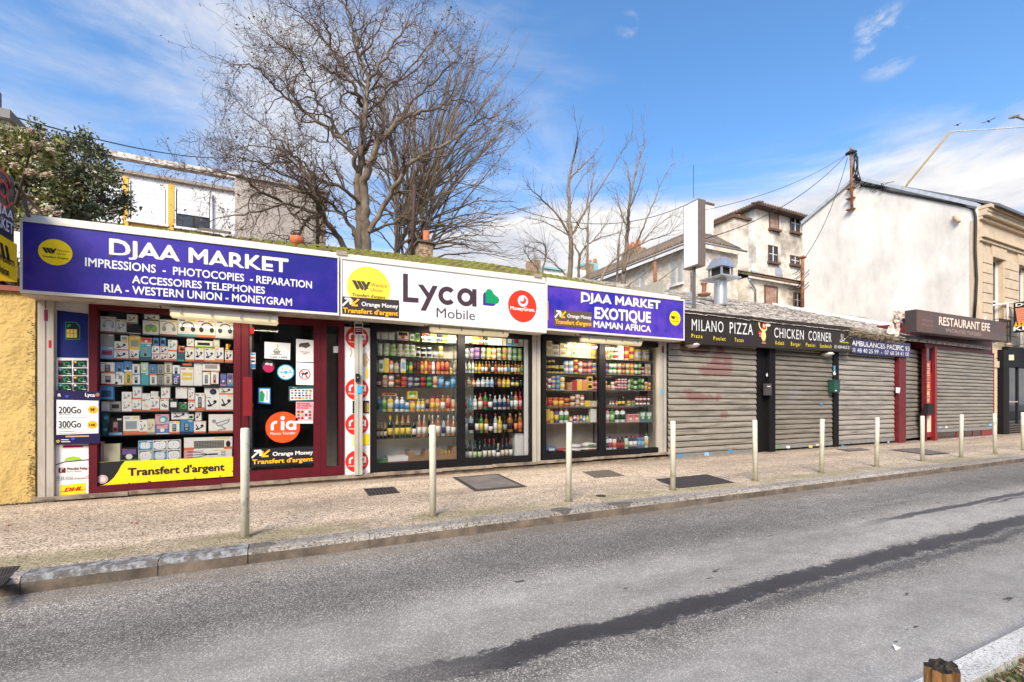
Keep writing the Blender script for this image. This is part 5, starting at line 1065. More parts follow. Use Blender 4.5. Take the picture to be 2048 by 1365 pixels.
t = thing('letter_box', 'black letterbox hanging on the red restaurant post', 'letterbox', PY(1862, 820, YR-.1)); a, b_ = PY(1855,829,YR-.16), PY(1867,809,YR-.16); mb = MB(); mb.box((a.x,YR-.17,a.z),(b_.x,YR-.052,b_.z-.03), K_); mb.hexa([(a.x-.01,YR-.18,b_.z-.03),(b_.x+.01,YR-.18,b_.z-.03),(b_.x,YR-.052,b_.z-.03),(a.x,YR-.052,b_.z-.03)],(0,0,.05),K_); link('body', mb, t)
# red plinth under the restaurant shutter
mb = MB(); zp = PY(1930,862,YR).z-.01; M_rg = mat('red_gloss', (.2,.012,.016), .35)
mb.box((xr0, YR-.02, .0), (xr1-.35, YR+.08, .06), M_rg); mb.box((xr0, YR-.0, .06), (xr1, YR+.06, zp), M_dglass)
for f_ in (0, .33, .62, .78): mb.box((xr0+(xr1-xr0)*f_, YR-.015, .06), (xr0+(xr1-xr0)*f_+.07, YR+.07, zp), M_rg)
mb.box((xr0+(xr1-xr0)*.8, YR-.012, .0), (xr1, YR+.068, zp), M_rg); link('plinth', mb, ls)
mb = MB(); mb.box((xr1, YR-.03, .0), (xr1+.06, YR+.1, 3.05), M_rg); link('post', mb, ls)
mb = MB(); mb.box((xr0-.05, YR-.12, -.1), (xr1+.1, YR+.3, .045), mat('stone_pale', (.42,.38,.32), .9, col2=(.2,.17,.13), ms=8)); link('doorstep', mb, ls)
mb = MB(); mb.box((xa, YR+.02, 3.0), (xr1+.06, YR+2.5, 3.9), M_rp); link('upper_wall', mb, ls)
# shingled roof, rows of real shingles
Zf, Yr0, Yr1, Zr1 = 3.22, 7.62, 11.6, 4.92
def rz2(y): return Zf+(y-Yr0)*(Zr1-Zf)/(Yr1-Yr0)
mb = MB(); xx1 = 22.9
mb.hexa([(x0,Yr0,rz2(Yr0)),(xx1,Yr0,rz2(Yr0)),(xx1,Yr1,rz2(Yr1)),(x0,Yr1,rz2(Yr1))], (0,0,-.08), M_grey_tile)
mb.hexa([(x0,Yr1,rz2(Yr1)),(xx1,Yr1,rz2(Yr1)),(xx1,Yr1+2.4,rz2(Yr1)-1.2),(x0,Yr1+2.4,rz2(Yr1)-1.2)], (0,0,-.08), M_grey_tile); link('roof', mb, ls)
mb = MB(); j = 0; y = Yr0-.05
while y < Yr1:
    x = x0+(j % 2)*.12
    while x < xx1-.25:
        w = .24; l = .26; h = random.uniform(.0, .018)
        mb.box((0,0,0),(0,0,0),M_grey_tile) if 0 else None
        a = rz2(y)+.02+h; b2 = rz2(y+l)+.004
        mb.hexa([(x+.005,y,a),(x+w-.005,y,a+random.uniform(-.008,.008)),(x+w-.005,y+l,b2),(x+.005,y+l,b2)], (0,0,-.014), M_grey_tile); x += w
    y += .19; j += 1
tag(link('roof_shingles', mb, ls), kind='stuff')
mb = MB()
for i in range(500):
    x = random.uniform(x0, 16); y = random.uniform(Yr0, Yr1) if random.random() < .5 else Yr0+random.uniform(-.03,.1)
    clump(mb, (x, y, rz2(y)+.012), random.uniform(.01,.035), mat('moss_grey', (.16,.15,.10), .95, var=.4, vs=30), 5)
tag(link('moss', mb, ls), kind='stuff')
M_zinc = mat('white_flashing', (.74,.73,.71), .5, var=.1, vs=3, col2=(.5,.47,.42), mix=(.55,.7))
mb = MB(); a = PY(1612, 609, 11.0); q = [PX(1604,604,18.4)]
mb.hexa([(16.6,11.62,4.97),(23.38,9.0,3.9),(23.38,8.6,3.62),(16.6,11.3,4.80)], (0,0,.05), M_zinc); link('flashing', mb, ls)
mb = MB(); mb.hexa([(8.9,9.0,rz2(9.0)+.03),(10.2,9.1,rz2(9.1)+.03),(10.2,9.45,rz2(9.45)+.03),(8.9,9.3,rz2(9.3)+.03)], (0,0,.01), M_zinc); link('roof_patch', mb, ls)
# fascia signs of the row
YG = 7.60
M_brown = mat('dark_brown_board', (.030,.022,.018), .5, spec=.3, var=.15, vs=3)
sp_ = signbox(1370, 1705, 620, 655, 688, 705, M_brown, 'dark brown MILANO PIZZA CHICKEN CORNER sign over two shutters', Y=YG, fw=0, depth=.10, fm=M_brown)
Yg = YG-.007
tpx(sp_, 'MILANO', 1383.5, 661, 1447, 665.5, 22, Yg, M_let, .0, sp=1.15); tpx(sp_, 'PIZZA', 1459.5, 667, 1506, 670.5, 22, Yg, M_let, .0, sp=1.15)
tpx(sp_, 'CHICKEN', 1548.5, 675, 1607.5, 680, 19, Yg, M_let, .0, sp=1.15); tpx(sp_, 'CORNER', 1617, 680.5, 1663, 684.5, 18, Yg, M_let, .0, sp=1.15)
YE = flat(s2l(250,225,60))
for s_, a, b2, y0, y1 in (('Pizza',1383,1405,675.5,677),('Poulet',1427,1451,680.5,682),('Tacos',1469,1487,683.5,684.5),('Kebab',1551,1568,689.5,690.5),('Burger',1582,1601,691.5,693),('Panini',1612,1630,693.5,695),('Sandwich',1640,1663,695.5,697)): tpx(sp_, s_, a, y0, b2, y1, 7.5, Yg, YE, sp=1.3)
tpx(sp_, '0148446521', 1669, 697, 1700, 699, 6.5, Yg, M_let, sp=1.2); tpx(sp_, 'HALAL', 1680, 686, 1698, 687.5, 3.4, Yg, YE)
# halal calligraphy in strokes
mb = MB(); f = FY(1680, 684, Yg); k = Yg/ray(1690,800).y/F
f.line(mb, [(0,4*k),(1*k,1*k),(5*k,.5*k),(8*k,3*k)], 1.2*k, M_let, .001); f.line(mb, [(4*k,4*k),(4*k,16*k)], 1.3*k, M_let, .0015); f.line(mb, [(8*k,2*k),(10*k,15*k)], 1.3*k, M_let, .002); f.line(mb, [(8*k,3*k),(13*k,3*k),(15*k,6*k),(17*k,6.5*k),(14*k,8*k)], 1.2*k, M_let, .0025); link('lettering', mb, sp_)
# the cook bird holding a pizza
mb = MB(); f = FY(1527, 686, Yg); u = Yg/ray(1527,800).y/F; d = .001
def el(x, y, rx, ry, m, n=16):
    global d
    f.disc(mb, x*u, y*u, rx*u, m, d, n, ry*u); d += .0002
bo = fl_('y'); cy = flat(s2l(245,215,140)); rd_ = flat(s2l(205,50,35)); orr = flat(s2l(230,130,100))
for k_ in range(4): el(-9-k_*.8, 13+k_*2.6, 4, 2.0, rd_ if k_ % 2 else orr)
f.line(mb, [(-4*u,24*u),(-11*u,30*u),(-13*u,35*u)], 3.2*u, cy, d); d += .0006
for a_ in (-16, -13.5, -11): f.line(mb, [(-13*u,34*u),(a_*u,39*u)], 1.2*u, cy, d); d += .0002
f.line(mb, [(4*u,24*u),(9*u,28*u),(8*u,34*u)], 3.2*u, cy, d); d += .0006
el(0, 14, 7.2, 10.5, cy); el(0, 25, 4.6, 6, cy); el(1, 32, 5.4, 5.4, rd_); el(1.5, 40, 3.6, 2.6, rd_); el(-1, 38.5, 2.6, 2.4, rd_)
el(-.8, 34.5, 1.5, 2.3, M_wht); el(2.6, 34.5, 1.5, 2.3, M_wht); el(-.5, 34.2, .6, .8, K_); el(2.5, 34.2, .6, .8, K_)
el(1, 31.5, 2.6, 1.5, bo); el(1, 28, 1.5, 2.2, rd_); el(13, 36, 8.2, 2.8, flat(s2l(235,215,180))); el(13, 36.6, 7, 2, flat(s2l(250,235,200)))
for a_ in (-3, 3): f.line(mb, [(a_*u,5*u),(a_*u,0*u)], 1.5*u, orr, d); el(a_, -.6, 3.6, 1.4, orr)
link('painted_bird', mb, sp_)
for i, (q, y) in enumerate(((1385, 690), (1655, 708))):
    t = thing('dome_light', 'white dome light under the left end of the pizza sign' if i == 0 else 'white dome light under the right end of the pizza sign', 'lamp', PY(q, y, YG+.12), 'dome lights under the pizza sign'); mb = MB(); l = t.location
    mb.lathe([(.03,-.07),(.10,-.055),(.15,-.02),(.16,.0),(.12,.03),(.05,.06)], l, mat('milky_plastic', (.72,.68,.62), .3), 16); link('globe', mb, t)
M_ambu = print_mat('navy_board', s2l(30,34,90), s2l(24,28,110), 2, rough=.3)
sa = signbox(1705, 1820.5, 674.5, 687.5, 706.5, 715.5, M_ambu, 'dark blue AMBULANCES PACIFIC 93 sign above the pale shutter', Y=7.68, fw=0, depth=.06, fm=M_ambu)
Ya = 7.672; tpx(sa, 'AMBULANCES PACIFIC 93', 1704, 691, 1819, 703, 9.5, Ya, M_let, .02); tpx(sa, '01 48 40 25 99  -  07 60 24 41 00', 1703, 704, 1818, 713, 8, Ya, M_let, .0)
M_choc = print_mat('brown_vinyl', s2l(88,52,38), s2l(58,40,35), 1.2, (.42,.62), rough=.3)
YRs = 7.25
sr = signbox(1832, 2012, 619, 645.5, 664, 683.5, M_choc, 'brown RESTAURANT EFE sign over the right hand shutter', Y=YRs, fw=0, depth=.28, fm=mat('sign_case_dark', (.05,.04,.035), .5))
Yr = YRs-.007
tpx(sr, 'RESTAURANT EFE', 1878, 650, 1980, 663, 15.5, Yr, flat(s2l(250,225,205)), .012); tpx(sr, 'SPECIALITES TURQUES', 1892, 664, 1962, 672.5, 6.5, Yr, flat(s2l(200,170,160)), sp=1.4)
for s_, a, b2, y0, y1, c in (('SANDWICHS',1843,1866,641.5,645.5,flat(s2l(160,130,125))),('GRILLADES',1843,1866,650.5,654.5,flat(s2l(160,130,125))),('KEBAB',1996,2006,655,656,flat(s2l(120,105,105))),('PIZZAS',1996,2005,664,665,flat(s2l(120,105,105))),('TACOS',1995,2006,674,675,flat(s2l(120,105,105)))): tpx(sr, s_, a, y0, b2, y1, 4, Yr, c)
# torn awning at the roof corner
tb = thing('torn_awning', 'torn fabric and peeling metal at the roof corner beside the restaurant sign', 'debris', PY(1800, 650, 7.5)); 
mb = MB(); M_torn = mat('torn_fabric', (.62,.55,.46), .9, col2=(.30,.12,.07), mix=(.5,.6), ms=6, var=.3)
def crumple(pts, m, n=7, amp=.05):
    A_, B2, C2, D2 = [PY(x, y, Y) for x, y, Y in pts]; vs = []
    for i in range(n+1):
        for j in range(n+1):
            u_, v_ = i/n, j/n; p = A_*(1-u_)*(1-v_)+B2*u_*(1-v_)+C2*u_*v_+D2*(1-u_)*v_; vs.append(p+Vector([random.uniform(-amp, amp) for _ in range(3)]))
    mb.add(vs, [(i*(n+1)+j, (i+1)*(n+1)+j, (i+1)*(n+1)+j+1, i*(n+1)+j+1) for i in range(n) for j in range(n)], m)
crumple([(1770,668,7.7),(1800,672,7.6),(1803,632,7.9),(1788,628,7.9)], M_torn); crumple([(1788,640,7.8),(1800,655,7.5),(1806,626,7.6),(1792,622,7.8)], M_torn, 6, .06); crumple([(1806,640,7.7),(1830,636,7.5),(1831,622,7.5),(1800,624,7.8)], M_torn, 6, .04); link('torn_sheet', mb, tb)
mb = MB(); crumple([(1803,650,7.6),(1832,648,7.5),(1832,634,7.5),(1803,638,7.7)], mat('purple_paint_peeling', (.17,.02,.05), .5, col2=(.6,.55,.48), mix=(.52,.6), ms=8), 5, .02); link('peeling_panel', mb, tb)
mb = MB(); tw = mat('dry_stem', (.36,.28,.17), .9, var=.3)
for i in range(420):
    q = random.uniform(1698, 1804); Y = random.uniform(7.5,7.75); p = PY(q, 662+(q-1700)*.19+random.uniform(-6,7), Y); pts = [p]
    for _ in range(3): p = p+Vector((random.uniform(-.16,.16), random.uniform(-.06,.06), random.uniform(-.07,.05))); pts.append(p)
    mb.tube(pts, random.uniform(.003,.007), tw, 3)
o = tag(link('dry_creeper', mb, loc=(17,7.7,3)), 'dry tangled creeper stems along the roof edge above the ambulance sign', 'creeper', kind='stuff')
# ------------------------------------------------------------------ white gable house with the cream front
XG = 23.5; YC = 8.2
gh = thing('gable_house', 'house with blank white rendered gable and cream stone street front', 'building', (XG, YC, 0))
M_gab = mat('white_render', (.72,.70,.65), .9, var=.04, vs=1.2, col2=(.49,.465,.42), mix=(.46,.74), ms=.8, stretch=(1,1,.45), spec=.2, bump=.08, bs=12)  # mottled tree shade put into the colour, along with grey stains
M_crm = mat('cream_stone', (.58,.46,.32), .8, var=.1, vs=3, col2=(.45,.35,.24), mix=(.5,.72), ms=2)
e0, pk, e1 = PX(1955, 415, XG), PX(1712, 360, XG), PX(1605, 450, XG)
mb = MB(); q = [(XG,e0.y,-.1),(XG,e1.y,-.1),(XG,e1.y,e1.z),(XG,pk.y,pk.z),(XG,e0.y,e0.z)]
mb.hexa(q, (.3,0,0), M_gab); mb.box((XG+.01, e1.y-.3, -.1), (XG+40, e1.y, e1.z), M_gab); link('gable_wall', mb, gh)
M_zb = mat('zinc_verge', (.44,.48,.53), .5, .1, var=.2, vs=5)
mb = MB()
for A_, B2 in ((e0, pk), (pk, e1)):
    mb.hexa([(XG-.12,A_.y,A_.z),(XG-.12,B2.y,B2.z),(XG-.12,B2.y,B2.z+.16),(XG-.12,A_.y,A_.z+.16)], (.42,0,0), M_zb)
link('verge', mb, gh)
mb = MB(); 
for A_, B2 in ((e0, pk), (pk, e1)):
    a, b2 = Vector((XG+.3,A_.y-(.5 if A_ is e0 else 0),A_.z+.02-(.1 if A_ is e0 else 0))), Vector((XG+.3,B2.y,B2.z+.02)); mb.hexa([a, b2, b2+Vector((40,0,0)), a+Vector((40,0,0))], (0,0,.1), mat('slate', (.12,.125,.14), .6)); 
link('roof', mb, gh)
# cream front: windows cut by piers
GZ = lambda q, y, Y=YC: PY(q, y, Y).z
xe = XG+26
w_x = [(XY(1981, YC), XY(1999, YC))]; 
W0, W1 = w_x[0]; pitch = XY(2037, YC)-XY(1985, YC)
wins = [(XY(1985, YC)+i*pitch, XY(1985, YC)+i*pitch+.95) for i in range(6)]
zw0, zw1 = 3.55, GZ(1990, 515)
ztop = e0.z-.1
mb = MB(); prev = XG+.02
for a, b2 in wins+[(xe, xe)]:
    mb.box((prev, YC, 3.1), (a, YC+.3, zw1), M_crm); prev = b2
mb.box((XG+.02, YC, zw1), (xe, YC+.3, ztop), M_crm); 
for a, b2 in wins: mb.box((a, YC+.002, 3.1), (b2, YC+.3, zw0), M_crm)
link('front_wall', mb, gh)
M_grv = M_crm
# rusticated blocks on the piers, each a real slab
prev = XG+.02; zz = np.arange(3.15, zw1-.1, .38)
for i, (a, b2) in enumerate(wins[:3]+[(wins[3][0], 0)]):
    for z in zz:
        mb = MB(); l0, l1 = prev+(.12 if i else .38), a-(.10 if i < 3 else .1)
        if l1-l0 < .1: prev = b2; break
        mb.box((l0, YC-.045, z+.02), (l1, YC-.001, z+.36), M_crm); link('stone_block', mb, gh)
    else: prev = b2; continue
for z in np.arange(.3, 3.0, .38):
    mb = MB(); mb.box((XG+1.52, YC-.04, z+.02), (XG+1.75, YC-.001, z+.36), M_crm); link('stone_block', mb, gh)
for i, (a, b2) in enumerate(wins):
    for k in range(5):
        mb = MB(); xx = a-.12+(b2-a+.24)*k/5; ww = (b2-a+.24)/5
        s0 = (k-2)*.05; mb.hexa([(xx+.012, YC-.05, zw1-.02),(xx+ww-.012, YC-.05, zw1-.02),(xx+ww-.012+s0+.03, YC-.05, zw1+.62),(xx+.012+s0-.03, YC-.05, zw1+.62)], (0,.048,0), M_crm); link('voussoir', mb, gh)
    w = thing('w', None, None); w.name = 'window'; w.parent = gh; w.location = -Vector(gh.location)
    mb = MB(); mb.box((a, YC+.22, zw0), (b2, YC+.24, zw1), M_dglass); link('glass_pane', mb, w)
    mb = MB(); 
    for xx in (a, (a+b2)/2-.03, b2-.06): mb.box((xx, YC+.17, zw0), (xx+.06, YC+.22, zw1), W_)
    for z in (zw0, (zw0+zw1)/2, zw1-.06): mb.box((a+.06, YC+.175, z), (b2-.06, YC+.215, z+.06), W_)
    link('frame', mb, w)
    # balcony grille
    mb = MB(); M_ir = mat('wrought_iron', (.012,.012,.013), .5)
    for z in (zw0+.05, zw0+.32, zw0+.62, zw0+.9): mb.box((a-.05, YC-.22, z), (b2+.05, YC-.19, z+.03), M_ir)
    for s_ in np.linspace(a-.04, b2+.01, 8): mb.box((s_, YC-.22, zw0+.05), (s_+.03, YC-.19, zw0+.93), M_ir)
    for s_ in (a-.05, b2+.02): mb.box((s_, YC-.19, zw0+.06), (s_+.03, YC, zw0+.08), M_ir); mb.box((s_, YC-.19, zw0+.9), (s_+.03, YC, zw0+.92), M_ir)
    link('balcony_grille', mb, w)
# cornices following the eaves
def corn(z, dz, dy): mb.box((XG+.05, YC-dy, z), (xe, YC+.05, z+dz), M_crm)
zc = GZ(1975, 425)
mb = MB(); corn(zc-.05, .12, .36); corn(zc-.17, .10, .28); corn(zc-.30, .13, .25); corn(zc-.42, .10, .12); z2 = GZ(1975, 482); corn(z2, .09, .18); corn(z2-.12, .10, .10); link('cornice', mb, gh)
mb = MB(); mb.box((XG-.02, YC-.03, 0), (XG+.34, YC+.2, zc-.42), M_crm); link('corner_pilaster', mb, gh)
mb = MB(); mb.box((XG+.36, YC-.06, -.02), (XG+1.5, YC+.2, 2.95), M_crm); mb.box((XG+1.0, YC-.10, 2.6), (XG+1.75, YC+.1, 2.85), M_crm); mb.box((XG+.34,YC,2.85),(xe,YC+.25,3.12),M_crm); mb.box((XG+1.5,YC,-.02),(XG+1.78,YC+.2,2.85),M_crm); link('ground_pier', mb, gh)
mb = MB(); mb.tube([(XG-.03,p.y,p.z) for p in (PX(1722,371,XG), PX(1760,378,XG), PX(1780,384,XG), PX(1830,393,XG), PX(1880,403,XG), PX(1925,412,XG), PX(1948,420,XG), PX(1952,435,XG), PX(1951,500,XG), PX(1954,560,XG), PX(1952,600,XG), PX(1949,640,XG))], .045, mat('cable_black', (.015,.014,.013), .6), 5)
for i in range(30):
    q = random.uniform(1715, 1770); p = PX(q, 367+(q-1715)*.2+random.uniform(-3,4), XG); mb.tube([(XG-.05,p.y,p.z),(XG-.14,p.y+random.uniform(-.25,.25),p.z+random.uniform(-.12,.1)),(XG-.04,p.y+random.uniform(-.4,.4),p.z+random.uniform(-.1,.1))], .014, MATS['cable_black'], 3)
o = tag(link('cable_bundle', mb, loc=(XG-.05, e0.y, e0.z)), 'thick black cable bundle running along and down the white gable', 'cable')
p = PX(1915, 438, XG); mb = MB(); mb.tube([PX(1909,434,XG)+Vector((-.05,0,0)), PX(1921,446,XG)+Vector((-.12,0,0))], .06, mat('rusty_flue', (.45,.32,.2), .7), 8); tag(link('wall_flue', mb, loc=tuple(p)), 'short rusty metal flue on the white gable', 'pipe')
# black kebab shopfront at the far right
ks = thing('kebab_shopfront', 'black kebab shopfront at the right edge of the street', 'shop', (26.5, YC, 0)); xk0, xk1 = XY(2006, 8.0), XY(2006, 8.0)+6
mb = MB(); mb.box((xk0, 7.98, -.02), (xk0+.5, 8.18, 3.3), M_blk); mb.box((xk0+.5, 8.0, 2.65), (xk1, 8.18, 3.45), M_blk); mb.box((xk0+.5, 8.08, -.02), (xk1, 8.17, .4), K_); link('surround', mb, ks)
mb = MB(); mb.box((xk0+.5, 8.06, .4), (xk0+.62, 8.14, 2.65), M_blk); mb.box((xk0+1.55, 8.06, .4), (xk0+1.65, 8.14, 2.65), K_); mb.box((xk0+.62,8.10,.4),(xk1,8.12,2.65),M_dglass); mb.box((xk0+.7,8.04,1.25),(xk0+1.5,8.06,1.29),M_alu); link('door', mb, ks)
for k_ in range(4):
    mb = MB(); mb.box((xk0+.62, 8.03, .06+k_*.09), (xk1, 8.08, .10+k_*.09), mat('slat_brown', (.10,.08,.06), .6)); link('slat', mb, ks)
poster('door_sign', 'small cream sign with a black symbol on the black surround', [(2018,721),(2028,721),(2028,710),(2018,710)], fl_('c'), 7.97, 'sign')
XK = 26.0
yb, yt = PX(2027, 640, XK).y, 7.0
kd = thing('kebab_sign', 'black projecting sign with a doner kebab at the right edge', 'sign', (XK, yb, 3.5)); z0, z1 = PX(2027, 666, XK).z, PX(2027, 606, XK).z
mb = MB(); mb.box((XK, yt-.6, z0), (XK+.15, yb, z1), K_); link('case', mb, kd); f = Fr((XK-.004, yb, z0), (0,-1,0), (0,0,1), (-1,0,0)); H_ = z1-z0; mb = MB()
f.poly(mb, [(.12,.30*H_),(.55,.30*H_),(.62,.80*H_),(.05,.80*H_)], flat(s2l(215,140,110)), .001)
for i in range(7): f.rect(mb, .07, (.34+i*.065)*H_, .6, (.355+i*.065)*H_, flat(s2l(180,95,70)), .002)
for i in range(6): f.poly(mb, [(.02+i*.1,.2*H_),(.12+i*.1,.2*H_),(.07+i*.1,.38*H_)], flat(s2l(250,170,30)), .003)
link('printed_face', mb, kd)
text(kd, 'DONER', f(.06,.86*H_,.002), f(1.1,.86*H_,.002), .10*H_, M_let, (-1,0,0), .03, U=(0,0,1)); text(kd, 'KEBAB', f(-.0,.06*H_,.002), f(1.1,.06*H_,.002), .13*H_, M_let, (-1,0,0), .03)
mb = MB(); w_ = mat('white_bracket', (.75,.73,.7), .5)
P1, P2, P3, P4 = PX(1968,642,XG+.3), PX(1980,612,25), PX(2026,606,XK), PX(2017,640,25.6)
mb.tube([P1, P2], .03, w_, 6); mb.tube([P2, P3], .04, w_, 6); mb.tube([PX(2015,608,25.6), PX(2014,645,25.6)], .03, w_, 6); link('bracket', mb, kd)
for s_, y in (('COUSCOUS', 677), ('BURGERS', 684), ('GRILL', 692)):
    text(ks, s_, Vector((XY(2044,7.97),7.97,GZ(2044,y,7.97))), Vector((XY(2044,7.97)+.9,7.97,GZ(2044,y,7.97))), .12, M_let, bold=.02)
# ------------------------------------------------------------------ white blank light box on a post
XB = 8.78
t = thing('light_box', 'blank white double sided light box sign standing on a thin pole', 'sign', (XB, 8.2, 3.4)); A_ = PX(1367, 540, XB); B2 = PX(1397, 397, XB); y0, y1 = B2.y, A_.y; za = A_.z; zb_ = B2.z
mb = MB(); mb.box((XB, y0, za), (XB+.23, y1, zb_), mat('brown_case', (.16,.125,.095), .5)); link('case', mb, t)
mb = MB(); mb.box((XB-.008, y0+.02, za+.03), (XB-.001, y1-.02, zb_-.03), mat('blank_acrylic', (.80,.81,.84), .12, var=.02)); link('panel', mb, t)
mb = MB(); c = Vector((XB+.1, (y0+y1)/2, za)); mb.box((c.x-.03, c.y-.03, 3.3), (c.x+.03, c.y+.03, za), mat('post_grey', (.14,.13,.12), .5)); link('pole', mb, t)
mb = MB(); mb.tube([PY(1387,397,8.6), PY(1387,330,8.6)], .006, M_blk, 4); o = tag(link('whip_antenna', mb, loc=tuple(PY(1387,397,8.6))), 'thin whip antenna above the blank light box sign', 'antenna')
# galvanised exhaust with cowl
Yv = 9.6; b0, b1 = PY(1441, 612, Yv), PY(1441, 560, Yv); k = Yv/ray(1441,800).y/F
t = thing('exhaust_vent', 'ribbed galvanised exhaust pipe with square metal cowl on the roof', 'vent', tuple(b0)); M_gal = mat('galvanised', (.55,.56,.57), .35, .7, var=.15, vs=10)
mb = MB(); pr = []; h = b1.z-b0.z; r = 12*k; n_ = 20
for i in range(n_+1): pr.append((r*(1+.035*(i % 2)), h*i/n_))
mb.lathe(pr, b0, M_gal, 18); link('pipe', mb, t)
mb = MB(); zc = b1.z; u = k
mb.hexa([(b0.x-27*u,Yv-27*u,zc),(b0.x+27*u,Yv-27*u,zc),(b0.x+27*u,Yv+27*u,zc),(b0.x-27*u,Yv+27*u,zc)], (0,0,3*u), M_gal); link('base_plate', mb, t)
mb = MB(); mb.box((b0.x-12*u,Yv-12*u,zc+3*u),(b0.x+12*u,Yv+12*u,zc+22*u), M_dark)
for sx in (-1,1):
    for sy in (-1,1): mb.box((b0.x+sx*15*u-1.5*u,Yv+sy*15*u-1.5*u,zc+3*u),(b0.x+sx*15*u+1.5*u,Yv+sy*15*u+1.5*u,zc+23*u), M_gal)
link('fan_housing', mb, t)
mb = MB(); z = zc+22*u
A_ = [(b0.x+sx*20*u, Yv+sy*20*u, z) for sx, sy in ((-1,-1),(1,-1),(1,1),(-1,1))]; B2 = [(b0.x+sx*11*u, Yv+sy*11*u, z+20*u) for sx, sy in ((-1,-1),(1,-1),(1,1),(-1,1))]
mb.add(A_+B2, [(0,1,5,4),(1,2,6,5),(2,3,7,6),(3,0,4,7),(4,5,6,7),(3,2,1,0)], M_gal); link('cowl', mb, t)
# small old flue beside it
p = PY(1408, 592, 9.2); k = 9.2/ray(1408,800).y/F; t = thing('roof_flue', 'short rusty flue with a round plate left of the exhaust vent', 'pipe', tuple(p)); mb = MB(); mb.lathe([(11*k,0),(13*k,4*k),(4.5*k,5*k),(4.5*k,22*k),(7*k,24*k),(4*k,28*k)], p, mat('rust_dark', (.20,.09,.05), .8, col2=(.4,.2,.1), ms=10), 12); link('flue', mb, t)
p = PY(1384, 594, 9.0); t = thing('cable_bracket', 'thin rusty twin conduit in a small white box on the roof', 'conduit', tuple(p)); mb = MB(); k = 9/ray(1384,800).y/F
mb.box(p+Vector((-5*k,-4*k,0)), p+Vector((5*k,4*k,9*k)), W_); link('box', mb, t); mb = MB(); 
for s_ in (-2.5, 2): mb.tube([p+Vector((s_*k,0,9*k)), p+Vector((s_*k,0,50*k))], 1.3*k, MATS['rust_dark'], 5)
for h in (20, 38): mb.box(p+Vector((-4*k,-k,h*k)), p+Vector((4*k,k,(h+2)*k)), MATS['rust_dark'])
link('conduit', mb, t)
def rusty_pole(q, y0, y1, Y, r, label, name='antenna_mast'):
    a, b2 = PY(q, y0, Y), PY(q, y1, Y); t = thing(name, label, 'pole', tuple(a)); mb = MB(); mb.tube([a, b2], r, mat('rusty_iron', (.20,.075,.035), .8, col2=(.33,.16,.07), ms=9, var=.3), 8); link('pole', mb, t); return t, a, b2
t, a, b2 = rusty_pole(1310, 580, 524, 8.9, .045, 'rusty red pipe standing on the mossy roof behind the purple sign', 'roof_pipe')
t, a, b2 = rusty_pole(1605, 615, 515, 10.2, .055, 'rusty mast with small antennas beside the white gable'); mb = MB(); k = 10.2/ray(1605,800).y/F
mb.lathe([(6*k,-2*k),(7*k,0),(2*k,3*k)], b2, MATS['rusty_iron'], 10)
for h, w in ((30, 22), (38, 16), (55, 14), (60, 20)):
    c = b2+Vector((0,0,-h*k)); mb.tube([c+Vector((-w*k,0,-2*k)), c+Vector((w*.6*k,0,2*k))], .008, M_alu, 4)
    for s_ in (-.9, -.5, .4): mb.tube([c+Vector((s_*w*k,-.15,4*k)), c+Vector((s_*w*k,.0,-3*k)), c+Vector((s_*w*k,.15,-5*k))], .012, M_blk, 4)
link('aerials', mb, t)
# mast on the gable
t = thing('cable_mast', 'rusty mast bolted to the white gable carrying black cables', 'pole', PX(1703,420,XG-.12)); a, b2 = PX(1704,421,XG-.15), PX(1702,296,XG-.15); mb = MB(); mb.tube([a, b2], .055, MATS['rusty_iron'], 8)
for y in (378, 398, 420):
    c = PX(1704, y, XG); mb.box((XG-.22,c.y-.16,c.z-.02),(XG+.02,c.y+.16,c.z+.02), MATS['rusty_iron'])
link('pole', mb, t); mb = MB(); cb = MATS['cable_black']; top = b2
for i in range(9):
    p = PX(1706+random.uniform(-2,8), 305+random.uniform(-2,6), XG-.2); mb.tube([p, PX(1712+random.uniform(-5,8), 320+random.uniform(-8,15), XG-.2), PX(1710+random.uniform(-6,8), 345+random.uniform(-5,8), XG-.15), PX(1712+random.uniform(-4,10), 362, XG-.12)], .022, cb, 4)
mb.lathe([(.1,-.05),(.17,0),(.12,.08)], b2+Vector((0,0,-.25)), cb, 8); mb.tube([PX(1692,310,XG-.2), PX(1704,302,XG-.2), PX(1712,304,XG-.2)], .07, cb, 6); link('cables', mb, t)
topm = PX(1695, 308, XG-.2)
def wire(name, P0, P1, sag, r, label):
    n = 22; pts = [P0+(P1-P0)*(i/n)+Vector((0,0,-sag*4*(i/n)*(1-i/n))) for i in range(n+1)]; mb = MB(); mb.tube(pts, r, cb, 4); return tag(link(name, mb, loc=tuple((P0+P1)/2)), label, 'cable')
wire('overhead_wire', topm, PY(1372, 428, 9.5), .35, .008, 'upper thin overhead wire from the gable mast to the light box')
wire('overhead_wire', topm, PY(1395, 482, 9.5), .55, .013, 'lower thick overhead wire from the gable mast to the roofs')
wire('overhead_wire', topm+Vector((0,0,-.2)), PY(1606, 521, 10.2), .5, .012, 'black wire dropping from the gable mast to the rusty antenna mast')
wire('overhead_wire', PY(1020, 412, 22), PY(1368, 412, 20), 1.0, .018, 'thin wire sagging behind the two slender bare trees')
wire('overhead_wire', PY(-60, 208, 14), PY(460, 316, 30), .35, .018, 'upper thin wire crossing the sky above the leafy bush')
wire('overhead_wire', PY(-60, 240, 14), PY(470, 338, 30), .35, .018, 'lower thin wire crossing the sky above the leafy bush')
